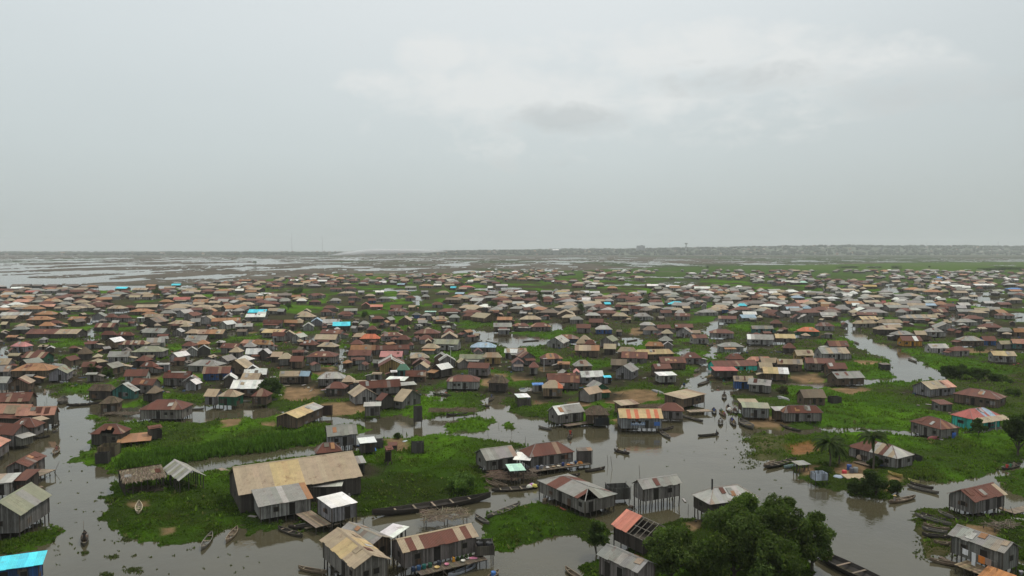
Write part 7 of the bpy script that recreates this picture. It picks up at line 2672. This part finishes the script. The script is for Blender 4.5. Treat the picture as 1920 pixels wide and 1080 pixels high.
# ------------------------------------------------------------------ light: veiled sun, high behind the right of the village
SUN_EL, SUN_AZ = R(62), R(48)      # azimuth clockwise from the view direction
sd_ = bpy.data.lights.new('sun', 'SUN')
sd_.energy = 2.0
sd_.angle = R(7)
sd_.color = (1.0, 0.95, 0.87)
so = bpy.data.objects.new('sun', sd_)
COL.objects.link(so)
to_sun = Vector((math.sin(SUN_AZ) * math.cos(SUN_EL), math.cos(SUN_AZ) * math.cos(SUN_EL), math.sin(SUN_EL)))
so.rotation_euler = to_sun.to_track_quat('Z', 'Y').to_euler()
so.location = (100, 200, 400)

W = bpy.data.worlds.new('World')
SC.world = W
W.use_nodes = True
g = NT(W.node_tree)
wo = g.n('ShaderNodeOutputWorld')
bg = g.n('ShaderNodeBackground', i_Strength=0.1)
sky = g.n('ShaderNodeTexSky', sky_type='NISHITA', sun_disc=False)
sky.sun_elevation, sky.sun_rotation = SUN_EL, SUN_AZ
sky.air_density, sky.dust_density, sky.ozone_density = 1.0, 4.0, 1.0
d = g.n('ShaderNodeTexCoord').outputs['Generated']
sp = g.n('ShaderNodeSeparateXYZ', i_Vector=d)
az = g.math('MULTIPLY', g.math('ARCTAN2', sp.outputs['X'], sp.outputs['Y']), 180 / PI)
el = g.math('MULTIPLY', g.math('ARCSINE', sp.outputs['Z']), 180 / PI)
# the overcast: bright veil above, greyer toward the horizon
elr = g.n('ShaderNodeMapRange', i_Value=el)
elr.inputs['From Min'].default_value, elr.inputs['From Max'].default_value = 0, 80
veil = g.ramp(elr.outputs[0], [(0.0, (0.500, 0.552, 0.548)), (0.09, (0.615, 0.680, 0.685)), (0.23, (0.725, 0.785, 0.80)), (0.45, (0.95, 0.99, 0.99)), (0.8, (1.30, 1.31, 1.27))])
azr = g.n('ShaderNodeMapRange', i_Value=az)
azr.inputs['From Min'].default_value, azr.inputs['From Max'].default_value = 8, 45
azr.inputs['To Min'].default_value, azr.inputs['To Max'].default_value = 1.0, 0.86


def pxang(px, py):
    a, b = (px - 960) / FPX, (540 - py) / FPX
    x, y, z = a, CP + b * SP, -SP + b * CP
    return math.degrees(math.atan2(x, y)), math.degrees(math.asin(z / math.sqrt(x * x + y * y + z * z)))


def cloud(nz, blobs, lo, hi):
    tot = None
    for px, py, wx, wy, s in blobs:
        a0, e0 = pxang(px, py)
        ka, ke = FPX * PI / 180 / wx, FPX * PI / 180 / wy
        q = g.math('ADD', g.math('POWER', g.math('MULTIPLY', g.math('SUBTRACT', az, a0), ka), 2.0), g.math('POWER', g.math('MULTIPLY', g.math('SUBTRACT', el, e0), ke), 2.0))
        q = g.math('MULTIPLY', g.math('EXPONENT', g.math('MULTIPLY', q, -1.0)), s)
        tot = q if tot is None else g.math('MAXIMUM', tot, q)
    v = g.math('ADD', tot, g.math('MULTIPLY', g.math('SUBTRACT', nz, 0.5), 1.9))
    v = g.math('MULTIPLY', v, g.math('MINIMUM', g.math('MULTIPLY', tot, 3.0), 1.0))
    return g.ramp(v, [(lo, 0.0), (hi, 1.0)])


dm = scaled(g, d, (1.0, 1.0, 1.9))
nz1 = noise(g, dm, 17.0, 8, 0.60, 0.25)
nz2 = noise(g, scaled(g, d, (1, 1, 2.6)), 5.0, 5, 0.5, 0.1)
light_c = cloud(nz1, [(1000, 180, 430, 140, 0.42), (1450, 170, 400, 120, 0.42), (1085, 188, 130, 46, 1.0), (930, 180, 180, 66, 1.0), (830, 108, 95, 50, 1.0), (710, 155, 75, 32, 0.85), (1300, 95, 210, 46, 1.05), (1060, 95, 90, 40, 0.6),
                      (1490, 120, 170, 55, 0.8), (1610, 110, 130, 45, 0.75), (1240, 190, 120, 60, 0.6), (960, 290, 120, 40, 0.5), (1720, 160, 150, 60, 0.5)], 0.22, 0.88)
dark_c = cloud(nz1, [(1050, 222, 150, 34, 0.9), (1390, 150, 220, 36, 0.6), (1720, 175, 170, 45, 0.75), (970, 305, 130, 26, 0.55), (1270, 120, 100, 20, 0.4)], 0.36, 0.90)
c = g.mix(g.math('MULTIPLY', g.ramp(nz2, [(0.35, 0.0), (0.7, 1.0)]), 0.25), veil, g.mix(1.0, veil, (0.93, 0.93, 0.935), 'MULTIPLY'))
az_t = g.n('ShaderNodeCombineColor')
for i in range(3):
    g.link(azr.outputs[0], az_t.inputs[i])
c = g.mix(1.0, c, az_t.outputs[0], 'MULTIPLY')
qa, qe = pxang(1020, -60)
veil2 = g.math('ADD', g.math('POWER', g.math('MULTIPLY', g.math('SUBTRACT', az, qa), 1 / 24), 2.0), g.math('POWER', g.math('MULTIPLY', g.math('SUBTRACT', el, qe), 1 / 9), 2.0))
veil2 = g.math('EXPONENT', g.math('MULTIPLY', veil2, -1.0))
c = g.mix(g.math('MULTIPLY', veil2, 0.80), c, (0.80, 0.84, 0.845))
c = g.mix(g.math('MULTIPLY', light_c, 0.66), c, (0.855, 0.865, 0.845))
c = g.mix(g.math('MULTIPLY', dark_c, 0.62), c, (0.520, 0.562, 0.568))
ten = g.mix(1.0, c, (10.0, 10.0, 10.0), 'MULTIPLY')
for nd in g.t.nodes:
    if nd.type == 'MIX':
        nd.clamp_result = False
fin = g.mix(0.92, sky.outputs[0], ten)
g.link(fin, bg.inputs['Color'])
g.link(bg.outputs[0], wo.inputs[0])

SC.view_settings.view_transform = 'Standard'
SC.view_settings.look = 'None'
SC.view_settings.exposure = 0.0
SC.view_settings.gamma = 1.0
SC.view_settings.use_curve_mapping = False
cy = SC.cycles
cy.use_adaptive_sampling = True
cy.adaptive_threshold = 0.015
cy.use_denoising = True
try:
    cy.denoiser = 'OPENIMAGEDENOISE'
    cy.denoising_input_passes = 'RGB_ALBEDO_NORMAL'
except Exception:
    pass
cy.max_bounces = 6
cy.diffuse_bounces = 3
cy.glossy_bounces = 3
cy.volume_bounces = 1
cy.transparent_max_bounces = 4
cy.caustics_reflective = cy.caustics_refractive = False
